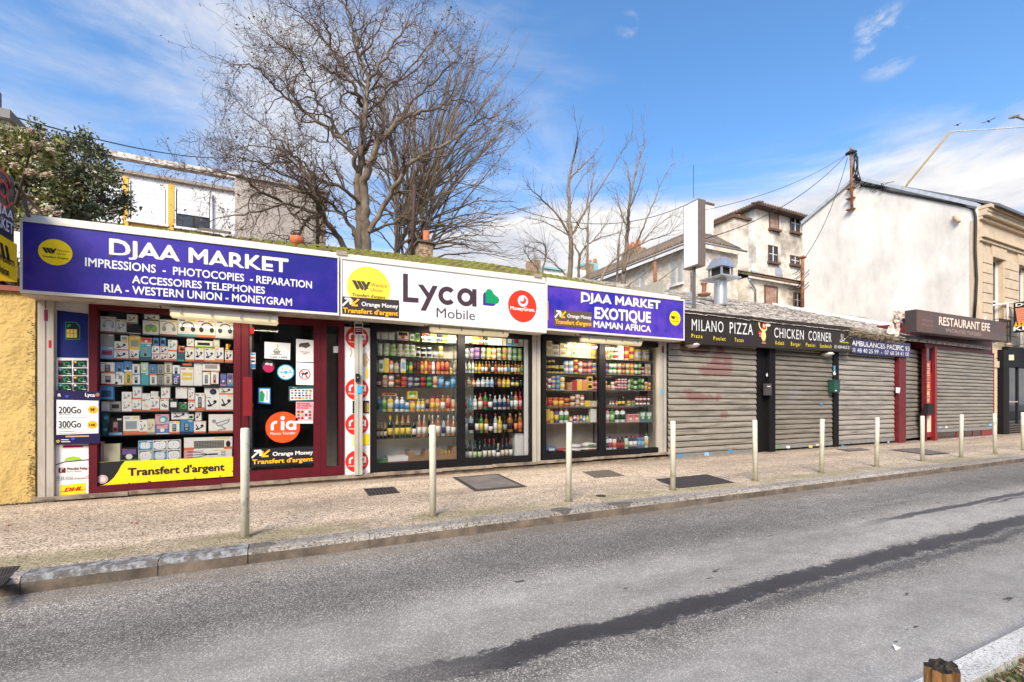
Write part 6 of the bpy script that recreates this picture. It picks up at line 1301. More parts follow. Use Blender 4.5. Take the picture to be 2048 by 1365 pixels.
# jib arm and lamp end, birds
P1, P2, P3 = PY(1815, 368, 16), PY(1901, 264, 14), PY(2120, 250, 11)
mb = MB(); mb.tube([P1+Vector((-.3,.5,-1.2)), P1, P2], .06, mat('yellow_brown_pole', (.36,.25,.10), .6), 6); mb.tube([P2, P3], .03, mat('pale_pole', (.5,.47,.40), .6), 5)
tag(link('roof_jib', mb, loc=tuple(P1)), 'long bent yellow brown pole rising behind the white gable roof', 'pole')
P1, P2 = PY(2029, 234, 9), PY(2120, 222, 9); t = thing('street_lamp', 'end of a street lamp arm at the top right edge', 'lamp', tuple(P1)); mb = MB(); mb.hexa([P1, P1+Vector((.55,0,.16)), P1+Vector((.55,0,.27)), P1+Vector((0,0,.06))], (0,.2,0), mat('lamp_brown', (.2,.15,.1), .5)); link('lamp_head', mb, t); mb = MB(); mb.tube([P1+Vector((.5,.1,.2)), P1+Vector((2.5,.1,.4)), P1+Vector((2.6,.1,-6))], .05, MATS['lamp_brown'], 8); link('arm', mb, t)
for i, (q, y, s_) in enumerate(((1915,250,.25),(1977,243,.45))):
    c = PY(q, y, 18); mb = MB(); mb.tube([c+Vector((-s_*.5,0,0)), c+Vector((0,0,.0)), c+Vector((s_*.5,.0,-.03))], [.02,.07,.02], cb, 6)
    for s2_ in (-1, 1): mb.hexa([c+Vector((-.06*s_,0,0)), c+Vector((.12*s_,0,0)), c+Vector((.0,s2_*s_,.12*s_)), c+Vector((-.15*s_,s2_*s_*.9,.12*s_))], (0,0,.01), cb)
    tag(link('bird', mb, loc=tuple(c)), ('small' if i == 0 else 'larger')+' dark bird flying above the '+('bent pole' if i == 0 else 'right end of the pole'), 'bird')
# ------------------------------------------------------------------ decayed tower house
def rel(o): return Vector((0,0,0))
M_dec = mat('decayed_plaster', (.74,.66,.55), .9, col2=(.34,.285,.225), mix=(.46,.62), ms=.45, var=.32, vs=1.6, bump=.4, bs=4, det=9)
M_decw = mat('pale_plaster', (.80,.77,.70), .9, col2=(.42,.37,.31), mix=(.52,.66), ms=.6, var=.15, vs=3)
M_rt = mat('old_roof_tile', (.20,.145,.11), .9, col2=(.10,.085,.06), ms=2, var=.3, vs=9)
M_wood = mat('brown_wood', (.13,.07,.045), .8, var=.3, vs=8)
YT = 20.; xt0, xt1 = XY(1512, YT), XY(1624, YT); dpt = 3.3; zt = PY(1512, 418, YT).z
tw_ = thing('tower_house', 'tall decayed house with cracked plaster and low tiled roof', 'building', (xt0, YT, 0))
mb = MB(); mb.box((xt0, YT, -.2), (xt1, YT+dpt, zt), M_dec); link('front_wall', mb, tw_)
mb = MB(); mb.box((xt0-.03, YT+.004, -.2), (xt0-.002, YT+dpt, zt), M_decw); link('side_wall', mb, tw_)  # paler plaster puts the sunlit brightness of this side into its colour
mb = MB(); e_ = .55; zr_ = zt+.55
A_ = [(xt0-e_,YT-e_,zt),(xt1+e_,YT-e_,zt),(xt1+e_,YT+dpt+e_,zt),(xt0-e_,YT+dpt+e_,zt)]; B2 = [(xt0+1.2,YT+dpt/2,zr_),(xt1-1.2,YT+dpt/2,zr_)]
mb.add([Vector(p)+Vector((0,0,.1)) for p in A_]+B2, [(0,1,5,4),(1,2,5),(2,3,4,5),(3,0,4)], M_rt); mb.hexa(A_, (0,0,.1), M_wood); link('roof', mb, tw_)
mb = MB()
for i in range(30):
    x = xt0-e_+i*(xt1-xt0+2*e_)/30; mb.tube([(x, YT-e_-.04, zt+.12), (x+.0, YT-.1, zt+.20)], .07, M_rt, 5)
for i in range(22):
    y = YT-e_+i*(dpt+2*e_)/22; mb.tube([(xt0-e_-.04, y, zt+.12), (xt0-.1, y, zt+.20)], .07, M_rt, 5)
link('eave_tiles', mb, tw_)['kind'] = 'stuff'
def win(par, x0, y0, x1, y1, Y, m=M_dglass, frame_m=W_, sill=True, board=None):
    a, b2 = PY(x0, y1, Y), PY(x1, y0, Y); w = thing('w', None, None); w.name = 'window'; w.parent = par; w.location = -Vector(par.location)
    mb = MB(); mb.box((a.x, Y-.03, a.z), (b2.x, Y-.006, b2.z), board or m); link('glass_pane' if not board else 'board', mb, w)
    mb = MB(); f_ = .07
    mb.box((a.x-f_,Y-.06,a.z-f_),(a.x,Y-.004,b2.z+f_), frame_m); mb.box((b2.x,Y-.06,a.z-f_),(b2.x+f_,Y-.004,b2.z+f_), frame_m); mb.box((a.x,Y-.058,b2.z),(b2.x,Y-.004,b2.z+f_), frame_m)
    if not board: mb.box(((a.x+b2.x)/2-.03,Y-.055,a.z),((a.x+b2.x)/2+.03,Y-.031,b2.z), W_); mb.box((a.x,Y-.054,(a.z+b2.z)/2-.02),(b2.x,Y-.031,(a.z+b2.z)/2+.02), W_)
    link('frame', mb, w)
    if sill: mb = MB(); mb.box((a.x-.15,Y-.2,a.z-.16),(b2.x+.15,Y-.0,a.z-.02), M_wood); link('sill', mb, w)
    return w
win(tw_, 1539, 421, 1555, 457, YT, board=mat('old_board', (.30,.15,.10), .9, col2=(.35,.3,.26), ms=3), frame_m=M_wood)
win(tw_, 1581, 433, 1597, 463, YT, frame_m=M_wood); win(tw_, 1537, 496, 1553, 523, YT, frame_m=M_wood); win(tw_, 1581, 516, 1597, 528, YT, frame_m=M_wood)
# chimneys: brick stack with pots, plaster stack at the left
t = thing('chimney_stack', 'broad plastered chimney stack with red clay pots beside the tower house', 'chimney', (21.6, 17.4, 5)); Yc_ = 17.4
a, b2 = PY(1468, 600, Yc_), PY(1497, 443, Yc_); mb = MB(); mb.box((a.x, Yc_, 2), (b2.x, Yc_+1.7, b2.z), M_dec); mb.box((b2.x+.002, Yc_+.3, 2), (b2.x+.35, Yc_+1.2, b2.z-.3), M_dec); link('stack', mb, t)
mb = MB(); mb.box((a.x-.12, Yc_-.12, b2.z), (b2.x+.12, Yc_+1.8, b2.z+.14), M_wood); link('cap', mb, t)
for q, y0 in ((1469,428),(1476,430),(1482,430),(1490,438)):
    mb = MB(); c = PY(q, 441, Yc_+.3+random.uniform(0,.8)); mb.lathe([(.14,-.1),(.13,.1),(.12,.36),(.10,.36)], (c.x, c.y, b2.z+.2), mat('terracotta', (.42,.12,.05), .8), 8); link('chimney_pot', mb, t)
t = thing('chimney_stack', 'tall white streaked chimney stack behind the blank light box', 'chimney', (18.6, 18.0, 5)); a, b2 = PY(1411, 560, 18), PY(1427, 412, 18)
mb = MB(); mb.box((a.x, 18, 2), (b2.x, 19.2, b2.z), M_decw); mb.box((a.x-.04, 17.96, b2.z), (b2.x+.04, 19.24, b2.z+.1), M_wood); link('stack', mb, t)
# annex with mossy roof
Yn = 15.6; an = thing('annex_house', 'low annex with mossy tiled roof and boarded door below the tower', 'building', (22, Yn, 0)); xa, xb = XY(1495, Yn), XY(1612, Yn); ze = PY(1500, 556, Yn).z
mb = MB(); mb.box((xa, Yn, -.2), (xb, Yn+3, ze), M_dec); link('wall', mb, an)
mb = MB(); A_ = [(xa-.1,Yn-.3,ze),(xb,Yn-.3,ze),(xb,Yn+2.9,ze+1.25),(xa-.1,Yn+2.9,ze+1.25)]; M_mr = mat('mossy_roof_far', (.10,.085,.06), .95, col2=(.13,.13,.03), mix=(.45,.6), ms=2.5, var=.4, vs=8); mb.hexa(A_, (0,0,.1), M_mr); link('roof', mb, an)
mb = MB()
for j in range(12):
    for i in range(26):
        x = xa-.1+i*(xb-xa+.1)/26; y = Yn-.3+j*3.2/12; z = ze+.11+(y-Yn+.3)*1.25/3.2; mb.hexa([(x+.01,y-.03,z+.03),(x+(xb-xa)/26-.01,y-.03,z+.03),(x+(xb-xa)/26-.01,y+.24,z+.08),(x+.01,y+.24,z+.08)], (0,0,.03), M_mr)
tag(link('roof_tiles', mb, an), kind='stuff')
for (x0,y0,x1,y1) in ((1540,528,1546,531),):
    pass
mb = MB(); a = PY(1500,545,Yn+.8); mb.hexa([PY(1504,549,Yn+.2),PY(1524,557,Yn+.2),PY(1520,551,Yn+.9),PY(1501,545,Yn+.9)], (0,0,.14), mat('zinc_sheet', (.5,.51,.52), .4, .4)); link('roof_light', mb, an)
mb = MB(); mb.hexa([PY(1551,552,Yn+.6),PY(1566,556,Yn+.6),PY(1562,543,Yn+1.4),PY(1550,541,Yn+1.4)], (0,0,.16), mat('zinc_sheet', (.5,.51,.52), .4, .4)); link('roof_window', mb, an)
win(an, 1530, 577, 1552, 608, Yn, frame_m=M_wood, sill=False, board=mat('old_board', (.30,.15,.10), .9)); win(an, 1588, 590, 1599, 612, Yn, frame_m=M_wood, sill=False)
mb = MB(); a = [PY(1499,560,Yn-.35), PY(1505,570,Yn-.1), PY(1511,580,Yn-.1), PY(1511,606,Yn-.1)]; mb.tube(a, .05, mat('zinc_blue', (.27,.31,.36), .4, .5), 6); link('downpipe', mb, an)
mb = MB(); mb.box((xa,Yn-.28,ze-.02),(xb,Yn-.36,ze+.08), M_wood); link('gutter', mb, an)
# stone house with shutters seen along its side
XS = 17.0; Ys0, Ys1 = 15.9, 27.; zs_ = PX(1360, 500, XS).z; sh_ = thing('stone_house', 'long stone house with grey louvred shutters and mossy tiled roof', 'building', (XS, Ys0, 0)); xs1 = XY(1470, Ys0)
M_rub = mat('pale_rubble', (.56,.48,.38), .9, col2=(.70,.66,.58), mix=(.45,.6), ms=2.2, var=.3, vs=4, bump=.5, bs=6)
mb = MB(); mb.box((XS, Ys0, -.2), (xs1+.2, Ys1, zs_), M_rub); link('wall', mb, sh_)
zf_ = PY(1420, 507, Ys0).z
mb = MB(); rg_ = XS+1.7; zr_ = zs_+1.3
mb.hexa([(XS-.45,Ys0-.4,zs_-.05),(XS-.45,Ys1,zs_-.05),(rg_,Ys1,zr_),(rg_,Ys0+1.4,zr_)], (0,0,.12), M_rt)
mb.add([(XS-.45,Ys0-.4,zs_+.07),(xs1+.3,Ys0-.4,zs_+.07),(xs1+.3,Ys0+1.4,zr_+.1),(rg_,Ys0+1.4,zr_+.1)], [(0,1,2,3)], M_rt)
link('roof', mb, sh_)
mb = MB(); n1 = 52; 
for i in range(n1):
    y = Ys0-.3+i*(Ys1-Ys0)/n1
    mb.tube([(XS-.48,y,zs_+.08),(rg_-.05,y,zr_+.12) if y > Ys0+1.4 else (XS-.45+(y-Ys0+.4)*1.1,y,zs_+.1+(y-Ys0+.4)*.68)], .075, M_rt, 5)
for i in range(15):
    x = XS-.4+i*.22; l = min(1.7, (x-XS+.45)*.9); mb.tube([(x,Ys0-.42,zs_+.1),(x,Ys0-.4+l,zs_+.1+l*.70)], .075, M_rt, 5)
tag(link('roof_tiles', mb, sh_), kind='stuff')
mb = MB(); mb.tube([(XS-.5,Ys0-.45,zs_),(XS-.5,Ys1,zs_)], .05, mat('old_zinc', (.30,.29,.28), .6, .2), 6); mb.tube([(XS-.5,Ys0-.5,zs_),(xs1+.2,Ys0-.5,zs_)], .05, mat('old_zinc', (0,0,0)), 6); link('gutter', mb, sh_)
M_lou = mat('grey_louvre', (.42,.43,.43), .7)
def shut(q0, q1, yt_, yb_):
    a, b2 = PX(q1, yb_, XS), PX(q0, yt_, XS); w = thing('w', None, None); w.name = 'louvred_shutter'; w.parent = sh_; w.location = -Vector(sh_.location); mb = MB(); mb.box((XS-.05,a.y,a.z),(XS-.004,b2.y,b2.z), M_lou); link('frame', mb, w)
    n = 12; mb = MB(); 
    for i in range(n):
        z = a.z+(b2.z-a.z)*(i+.15)/n; mb.hexa([(XS-.085,a.y+.06,z),(XS-.085,b2.y-.06,z),(XS-.052,b2.y-.06,z+.08),(XS-.052,a.y+.06,z+.08)], (0,0,.02), M_lou)
    o = link('louvres', mb, w); o['kind'] = 'stuff'
shut(1271, 1279, 552, 575); shut(1283, 1291, 548, 573); shut(1344, 1353, 527, 568); shut(1358, 1367, 521, 566)
mb = MB(); a, b2 = PX(1353, 573, XS), PX(1342, 573, XS); mb.box((XS-.12, PX(1368,573,XS).y, a.z), (XS, PX(1341,573,XS).y, a.z+.1), M_decw); link('sill', mb, sh_)
mb = MB(); c = PX(1353, 480, XS+2.6); cz = zr_; mb.box((rg_-.35, 21.2, cz-.2), (rg_+.35, 22.6, cz+.45), M_oldbrick); 
for s_ in (0, .5, .9): mb.lathe([(.15,0),(.13,.5),(.11,.5)], (rg_, 21.5+s_, cz+.45), MATS['terracotta'], 8)
link('chimney', mb, sh_)
# far roofs left of it
fh = thing('far_house', 'distant pale house with turquoise zinc roof edge between the bare trees', 'building', (16, 34, 0)); Yh = 34.
M_teal = mat('turquoise_zinc', (.22,.42,.42), .6, var=.2, vs=2)
a, b2 = PY(1085, 600, Yh), PY(1150, 547, Yh); mb = MB(); mb.box((a.x, Yh, 0), (b2.x, Yh+6, b2.z), M_decw); link('wall', mb, fh)
mb = MB(); c = PY(1085, 533, Yh); mb.hexa([(a.x-.2,Yh-.2,b2.z),(b2.x+1,Yh-.2,b2.z),(b2.x+.6,Yh+1.8,c.z),(a.x,Yh+1.8,c.z)], (0,0,.15), M_teal); link('roof', mb, fh)
t = thing('far_chimney', 'tall white and turquoise chimney block behind the slender trees', 'chimney', PY(1180, 560, 30)); a, b2 = PY(1142, 600, 30), PY(1196, 545, 30); mb = MB(); mb.box((a.x,30,0),(b2.x,32,b2.z), M_decw); link('wall', mb, t)
a, b2 = PY(1176, 570, 29.8), PY(1195, 531, 29.8); mb = MB(); mb.box((a.x,29.8,0),(b2.x,31.5,b2.z), M_oldbrick); mb.box((b2.x-.35,29.75,0),(b2.x+.03,29.82,b2.z), M_teal); mb.box((a.x-.05,29.78,b2.z),(b2.x+.05,31.6,b2.z+.15), M_teal); link('stack', mb, t); mb = MB(); c = PY(1190, 531, 30.2); mb.lathe([(.16,0),(.14,.45)], (c.x,30.2,b2.z+.15), MATS['terracotta'], 8); mb.lathe([(.16,0),(.14,.3)], (c.x-.5,30.2,b2.z+.15), MATS['terracotta'], 8); link('chimney_pot', mb, t)
t = thing('far_chimney', 'small cream chimney with turquoise side left of the slender trees', 'chimney', PY(1078, 545, 32)); a, b2 = PY(1062, 600, 32), PY(1080, 522, 32); mb = MB(); mb.box((a.x-2,32,0),(b2.x,34,b2.z-.9), mat('cream_far', (.7,.6,.42), .9)); mb.box((b2.x-.75,31.9,0),(b2.x,33,b2.z), M_oldbrick); mb.box((b2.x,31.9,0),(b2.x+.3,33,b2.z-.4), M_teal); link('stack', mb, t)
# ------------------------------------------------------------------ yellow and white block at the left
YB = 18.; bl_ = thing('apartment_block', 'white block with yellow pilasters and roller blinds behind the blue sign', 'building', (0, YB, 0))
M_pl = mat('white_panel', (.78,.79,.81), .5, var=.03); M_yp = mat('yellow_panel', (.75,.42,.03), .5, var=.06); M_be = mat('beige_render', (.50,.45,.41), .85, var=.08, vs=1.5, col2=(.44,.40,.36), ms=1)
M_skyp = mat('pale_blue_panel', (.46,.60,.76), .3, var=.06, vs=.8, col2=(.62,.70,.80), mix=(.4,.7), ms=.5)
xl, xm, xr = XY(100, YB), XY(471, YB), XY(652, YB)
def ztopl(q): return PY(q, 350+(q-250)*.194, YB).z
zt_ = PY(300, 357, YB).z
mb = MB(); mb.box((xl-8, YB, -.2), (xm, YB+6, zt_), M_pl); link('front_wall', mb, bl_)
mb = MB(); mb.box((xl-8, YB-.12, zt_), (xm+.0, YB+6, zt_+.10), mat('fascia_brown', (.30,.25,.21), .7)); link('fascia', mb, bl_)
zu = PY(300, 317, YB).z
mb = MB()
for xx in (xl-4, xl-.2): mb.box((xx, YB+.1, zt_+.1), (xx+.12, YB+.22, zu-.1), M_pl)
link('beam_post', mb, bl_)
mb = MB(); mb.box((xl-8, YB+.05, zu-.11), (XY(545,YB), YB+.3, zu+.05), mat('weathered_coping', (.34,.29,.25), .8, col2=(.6,.57,.52), mix=(.45,.55), ms=3, var=.3)); link('coping', mb, bl_)
mb = MB(); mb.box((xm+.004, YB-.35, -.2), (XY(636,YB), YB+6, PY(560, 378, YB).z), M_be); link('beige_wall', mb, bl_)
mb = MB(); zq = PY(560, 378, YB).z; mb.box((xm, YB-.45, zq), (xr+.1, YB+6, zq+.1), mat('zinc_sheet', (.5,.51,.52), .4, .4)); link('coping', mb, bl_)
mb = MB(); mb.box((XY(632,YB-.4), YB-.45, -.2), (XY(636,YB-.4), YB-.35, zq-.1), K_); link('downpipe', mb, bl_)
M_bq = mat('quoin_brick', (.42,.32,.24), .85, var=.2, vs=8)
mb = MB(); x0_, x1_ = XY(638,YB-.4), XY(652,YB-.4); mb.box((x0_+.01,YB-.36,-.2),(x1_-.01,YB+5,zq-.1), mat('mortar', (.2,.16,.12), .9)); link('quoin_core', mb, bl_); z = 3.2; k_ = 0
while z < zq-.35:
    for s_ in ((0, .5), (.5, 1)) if k_ % 2 else ((0, .3), (.3, .75), (.75, 1)):
        mb = MB(); mb.box((x0_+(x1_-x0_)*s_[0]+.008, YB-.40, z+.01), (x0_+(x1_-x0_)*s_[1]-.008, YB-.355, z+.26), M_bq); link('brick', mb, bl_)
    z += .28; k_ += 1
for a, b2 in ((246, 257), (336, 348), (157, 168)):
    mb = MB(); mb.box((XY(a,YB-.1), YB-.12, -.2), (XY(b2,YB-.1), YB-.002, zt_-.12), M_yp); link('pilaster', mb, bl_)
for a, b2, ysill, yl in ((262, 333, 448, 447), (353, 421, 458, 433), (174, 242, 440, 440)):
    xa_, xb_ = XY(a,YB), XY(b2,YB); zsil = PY((a+b2)/2, ysill+(0 if a != 262 else -3), YB).z; zl = PY((a+b2)/2, yl, YB).z; zt2 = zt_-.28
    w = thing('w', None, None); w.name = 'window'; w.parent = bl_; w.location = -Vector(bl_.location)
    mb = MB(); mb.box((xa_, YB-.02, zsil), (xb_, YB-.008, zt2), M_dglass); link('glass_pane', mb, w)
    mb = MB(); n = int((zt2-zl)/.075)
    for k_ in range(n): z = zl+(zt2-zl)*k_/n; mb.box((xa_+.03, YB-.075+.008*(k_ % 2), z), (xb_-.03, YB-.05, z+(zt2-zl)/n-.006), M_pl)
    mb.box((xa_+.02,YB-.05,zl),(xb_-.02,YB-.045,zt2), mat('blind_gap', (.45,.45,.46), .6)); o = link('roller_blind', mb, w); o['kind'] = 'stuff'
    mb = MB(); 
    for xx in (xa_-.06, xb_): mb.box((xx, YB-.10, zsil-.05), (xx+.06, YB-.004, zt2+.1), M_pl)
    mb.box((xa_-.08, YB-.16, zsil-.10), (xb_+.08, YB-.004, zsil-.03), M_pl); mb.box(((xa_+xb_)/2-.02,YB-.045,zsil),((xa_+xb_)/2+.02,YB-.02,zt2),K_); link('frame', mb, w)
    mb = MB(); mb.box((xa_-.02, YB-.05, -.2), (xb_+.02, YB-.003, zsil-.12), M_yp); link('spandrel', mb, bl_)
t = thing('far_chimney', 'grey capped chimney at the left edge above the bush', 'chimney', PY(0, 250, 13)); a, b2 = PY(-40, 300, 13), PY(17, 243, 13); mb = MB(); mb.box((a.x,13,5),(b2.x,14,b2.z), M_decw); link('stack', mb, t); mb = MB(); mb.box((a.x,12.85,b2.z),(b2.x+.08,14.1,b2.z+.18), mat('cap_grey', (.22,.21,.2), .8)); mb.tube([(b2.x-.25,13,b2.z+.18),(b2.x-.25,13,b2.z+.55)], .14, MATS['cap_grey'], 8); link('cap', mb, t)
# ------------------------------------------------------------------ yellow rendered wall at the left
yw = thing('yellow_wall', 'rough yellow rendered wall with red coping at the left edge', 'wall', (-3.5, 7.9, 0)); M_yw = mat('yellow_render', (.56,.385,.13), .9, var=.15, vs=3, bump=1.0, bs=22, col2=(.50,.32,.10), mix=(.52,.7), ms=1.5)
zy = PY(30, 585, 7.9).z; mb = MB(); nx, nz = 70, 40; xw0, xw1 = -9., XL-.03; vs = []
for i in range(nx+1):
    for j in range(nz+1): vs.append((xw0+(xw1-xw0)*(i/nx)**.5, 7.86+random.uniform(-.012,.012), -.05+(zy+.05)*j/nz))
mb.add(vs, [(i*(nz+1)+j, (i+1)*(nz+1)+j, (i+1)*(nz+1)+j+1, i*(nz+1)+j+1) for i in range(nx) for j in range(nz)], M_yw, True)
mb.box((xw0, 7.9, -.05), (xw1, 8.15, zy), M_yw); link('wall', mb, yw)
mb = MB(); mb.box((xw0, 7.80, zy), (xw1+.02, 8.2, zy+.06), mat('red_coping', (.24,.07,.05), .8)); link('coping', mb, yw)
mb = MB()
for i in range(170): clump(mb, (xw1+random.uniform(-.06,.02), 7.83+random.uniform(-.02,.01), random.choice((random.uniform(0,2.3), random.uniform(0,.6)))), random.uniform(.005,.014), mat('dark_moss', (.06,.055,.02), .95, var=.4, vs=30), 5)
for i in range(500): clump(mb, (random.uniform(-5, xw1), 7.83+random.uniform(-.08,.01), .0), random.uniform(.008,.02), MATS['dark_moss'], 5)
tag(link('moss', mb, yw), kind='stuff')
# projecting sign at the left
XQ = -2.80
ps = thing('projecting_sign', 'black projecting sign with red @ above a yellow Western Union box', 'sign', (XQ, 7.4, 3)); ye, y0_ = 7.40, 6.55
zA, zB, zC = PX(37, 338, XQ).z*0+PX(0, 335, XQ).z, PX(37, 491, XQ).z, PX(37, 566, XQ).z
y28 = PX(28, 400, XQ).y
mb = MB(); mb.box((XQ-.22, y0_, zB+.004), (XQ, y28, zA), mat('led_black', (.028,.03,.045), .35)); link('led_case', mb, ps)
mb = MB(); mb.box((XQ-.24, y0_, zC), (XQ, ye, zB), flat(s2l(250,212,20))); link('yellow_case', mb, ps)
f = Fr((XQ+.003, y28, zC), (0,-1,0), (0,0,1), (1,0,0)); k = 1
f2 = Fr((XQ+.003, 0, 0), (0,1,0), (0,0,1), (1,0,0))
def pq(q, y): p = PX(q, y, XQ); return p.y, p.z
cy_, cz_ = pq(8, 380); mb = MB(); lr = flat(s2l(200,80,75)); h = abs(pq(8,340)[1]-pq(8,420)[1])/2
f2.ring(mb, cy_-.03, cz_, h*.78, h*.92, lr, .001, 20, 320, 30, 1.); f2.ring(mb, cy_-.03, cz_, h*.30, h*.46, lr, .002); f2.rect(mb, cy_-.03+h*.34, cz_-h*.45, cy_-.03+h*.46, cz_+h*.4, lr, .003); f2.ring(mb, cy_-.03+h*.62, cz_-h*.3, h*.16, h*.28, lr, .0034, 180, 360); link('at_symbol', mb, ps)
a, b2 = PX(26, 446, XQ), PX(26, 470, XQ); g_ = flat(s2l(215,215,225))
text(ps, 'DJAA', Vector((XQ+.004, a.y-.42, a.z)), Vector((XQ+.004, a.y, a.z)), .12, g_, (1,0,0), .02); text(ps, 'MARKET', Vector((XQ+.004, b2.y-.55, b2.z)), Vector((XQ+.004, b2.y+.0, b2.z)), .12, g_, (1,0,0), .02)
c0, c1 = PX(0, 528, XQ), PX(28, 543, XQ)
text(ps, 'Western', Vector((XQ+.004, c1.y-.36, c1.z+.05)), Vector((XQ+.004, c1.y, c1.z+.05)), .09, K_, (1,0,0), .015); text(ps, 'Union', Vector((XQ+.004, c1.y-.36, c1.z-.09)), Vector((XQ+.004, c1.y-.11, c1.z-.09)), .09, K_, (1,0,0), .015)
mb = MB(); yy = pq(4,500)[0]; zz_ = pq(4,502)[1]
for s_ in (-.15, -.05, .05): f2.poly(mb, [(yy+s_,zz_+.08),(yy+s_+.055,zz_+.08),(yy+s_+.11,zz_-.06),(yy+s_+.055,zz_-.08)], K_, .002)
link('logo_mark', mb, ps)
mb = MB(); mb.hexa([PX(30,374,XQ+.02), PX(80,428,XQ+.4), PX(80,421,XQ+.4), PX(30,366,XQ+.02)], (0,.06,0), mat('brown_strut', (.07,.035,.028), .6)); mb.hexa([PX(42,395,XQ+.05), PX(52,432,XQ+.1), PX(58,432,XQ+.1), PX(48,392,XQ+.05)], (0,.05,0), MATS['brown_strut']); link('strut', mb, ps)
# ------------------------------------------------------------------ bollards
M_bol = mat('bollard_paint', (.66,.63,.50), .5, var=.07, vs=8, col2=(.34,.30,.20), mix=(.56,.72), ms=7)
bq = [(490,1075,856), (866,1033,850), (1137,1003,845), (1346,980,842), (1511,962,840), (1643,946,838), (1753,934,835), (1845,923,832), (1922,915,829), (1990,908,827), (2046,901,825)]
proto = None
bl_lab = ['standing in front of the maroon shop door','standing in front of the banana tray','standing before the left grocery pane','before left end of the graffiti shutter','beside the foot of the black post','before the right end of the brown shutter','before the pale shutter','before the narrow angled shutter','before the middle of the restaurant shutter','before the cream pier','at the very right edge']
for i, (q, yb_, yt2) in enumerate(bq):
    p = PG(q, yb_); h = (yb_-yt2)/F*p.y/ray(q, 800).y; 
    if proto is None:
        t = thing('bollard', '', 'bollard', tuple(p), 'pale bollards along the kerb'); mb = MB(); r = .037; H = h
        mb.lathe([(r,0),(r,h-.012),(r*.85,h-.003),(r*.3,h)], p, M_bol, 20); link('post', mb, t); mb = MB(); mb.lathe([(r*1.7,-.002),(r*1.5,.006),(r*1.05,.01)], p, mat('bollard_foot', (.16,.14,.08), .9), 14); link('foot', mb, t); proto = t
    else: t = copytree(proto); t.location = p; t.scale = (1, 1, h/H); t.rotation_euler = (random.uniform(-.012,.012), random.uniform(-.012,.012), i*1.3)
    t['label'] = f"pale cream steel bollard {bl_lab[i]}"
# ------------------------------------------------------------------ covers and grates in the ground
M_iron = mat('cast_iron', (.055,.048,.045), .6, .3, var=.3, vs=15, bump=.5, bs=60)
def cover(name, label, pts, kind, m=M_iron, inner=None):
    q = [PG(x, y, .004) for x, y in pts]; c = sum(q, Vector())/4; t = thing(name, label, 'cover', tuple(c)); mb = MB()
    O, R_v, U_v = q[0], q[1]-q[0], q[3]-q[0]
    P_ = lambda u, v, z=0: O*(1-u)*(1-v)+q[1]*u*(1-v)+q[2]*u*v+q[3]*(1-u)*v+Vector((0,0,z))
    mb.hexa([P_(0,0,-.02),P_(1,0,-.02),P_(1,1,-.02),P_(0,1,-.02)], (0,0,.022), m); link('frame', mb, t)
    if kind == 'grate':
        mb = MB(); n = 8
        for k in range(n):
            for r2 in (0, 1): mb.poly([P_(.06+.9*k/n, .08+.46*r2, .0026), P_(.06+.9*(k+.55)/n, .08+.46*r2, .0026), P_(.06+.9*(k+.55)/n, .44+.46*r2, .0026), P_(.06+.9*k/n, .44+.46*r2, .0026)], mat('slot_black', (.004,.004,.004), .9))
        link('slots', mb, t)['kind'] = 'stuff'
    elif kind == 'panel':
        mb = MB(); mb.hexa([P_(.08,.08,.002),P_(.92,.08,.002),P_(.92,.92,.002),P_(.08,.92,.002)], (0,0,.006), inner); link('lid', mb, t)
    elif kind == 'chequer':
        mb = MB(); n = 12
        for a in range(n):
            for b2 in range(n):
                if (a+b2) % 2: mb.poly([P_((a+.1)/n,(b2+.1)/n,.005),P_((a+.9)/n,(b2+.1)/n,.005),P_((a+.9)/n,(b2+.9)/n,.005),P_((a+.1)/n,(b2+.9)/n,.005)], inner or m)
        link('raised_pattern', mb, t)['kind'] = 'stuff'
    return t
M_lid = mat('lid_concrete', (.17,.145,.125), .9, var=.15, vs=8, col2=(.11,.09,.08), ms=3)
cover('drain_grate', 'small slotted iron grate in the pavement below the ria column', [(737,992),(800,986),(788,974),(727,978)], 'grate')
cover('trapdoor', 'large grey trapdoor with iron frame in the pavement', [(950,983),(1054,974),(996,948),(904,955)], 'panel', inner=M_lid)
cover('manhole_cover', 'patterned iron manhole cover in the pavement before the grocery window', [(1190,956.5),(1250,952),(1217,940),(1165,944)], 'chequer', m=mat('iron_light', (.20,.16,.12), .7), inner=M_iron)
cover('manhole_cover', 'wide dark iron cover beside the fourth bollard', [(1357,977),(1468,965),(1414,949),(1311,959)], 'chequer', inner=mat('iron_lid', (.075,.062,.055), .7))
cover('pavement_cover', 'dark asphalt patch in front of the pale shutter', [(1697,903.5),(1742,900.5),(1722,896.5),(1672,899)], 'panel', inner=M_lid)
cover('pavement_cover', 'long dark iron cover in front of the narrow angled shutter', [(1858,911),(1900,907),(1834,896.5),(1777,900)], 'panel', inner=M_lid)
t = cover('gutter_grate', 'slotted iron gutter grate at the lower left corner', [(-30,1196),(12,1164),(40,1132),(-30,1138)], 'grate')
p = PG(1202, 992, .004); mb = MB(); mb.lathe([(.07,0),(.065,.004),(.02,.005)], p, M_iron, 16); tag(link('stopcock_cover', mb, loc=tuple(p)), 'tiny round iron cover near the third bollard', 'cover')
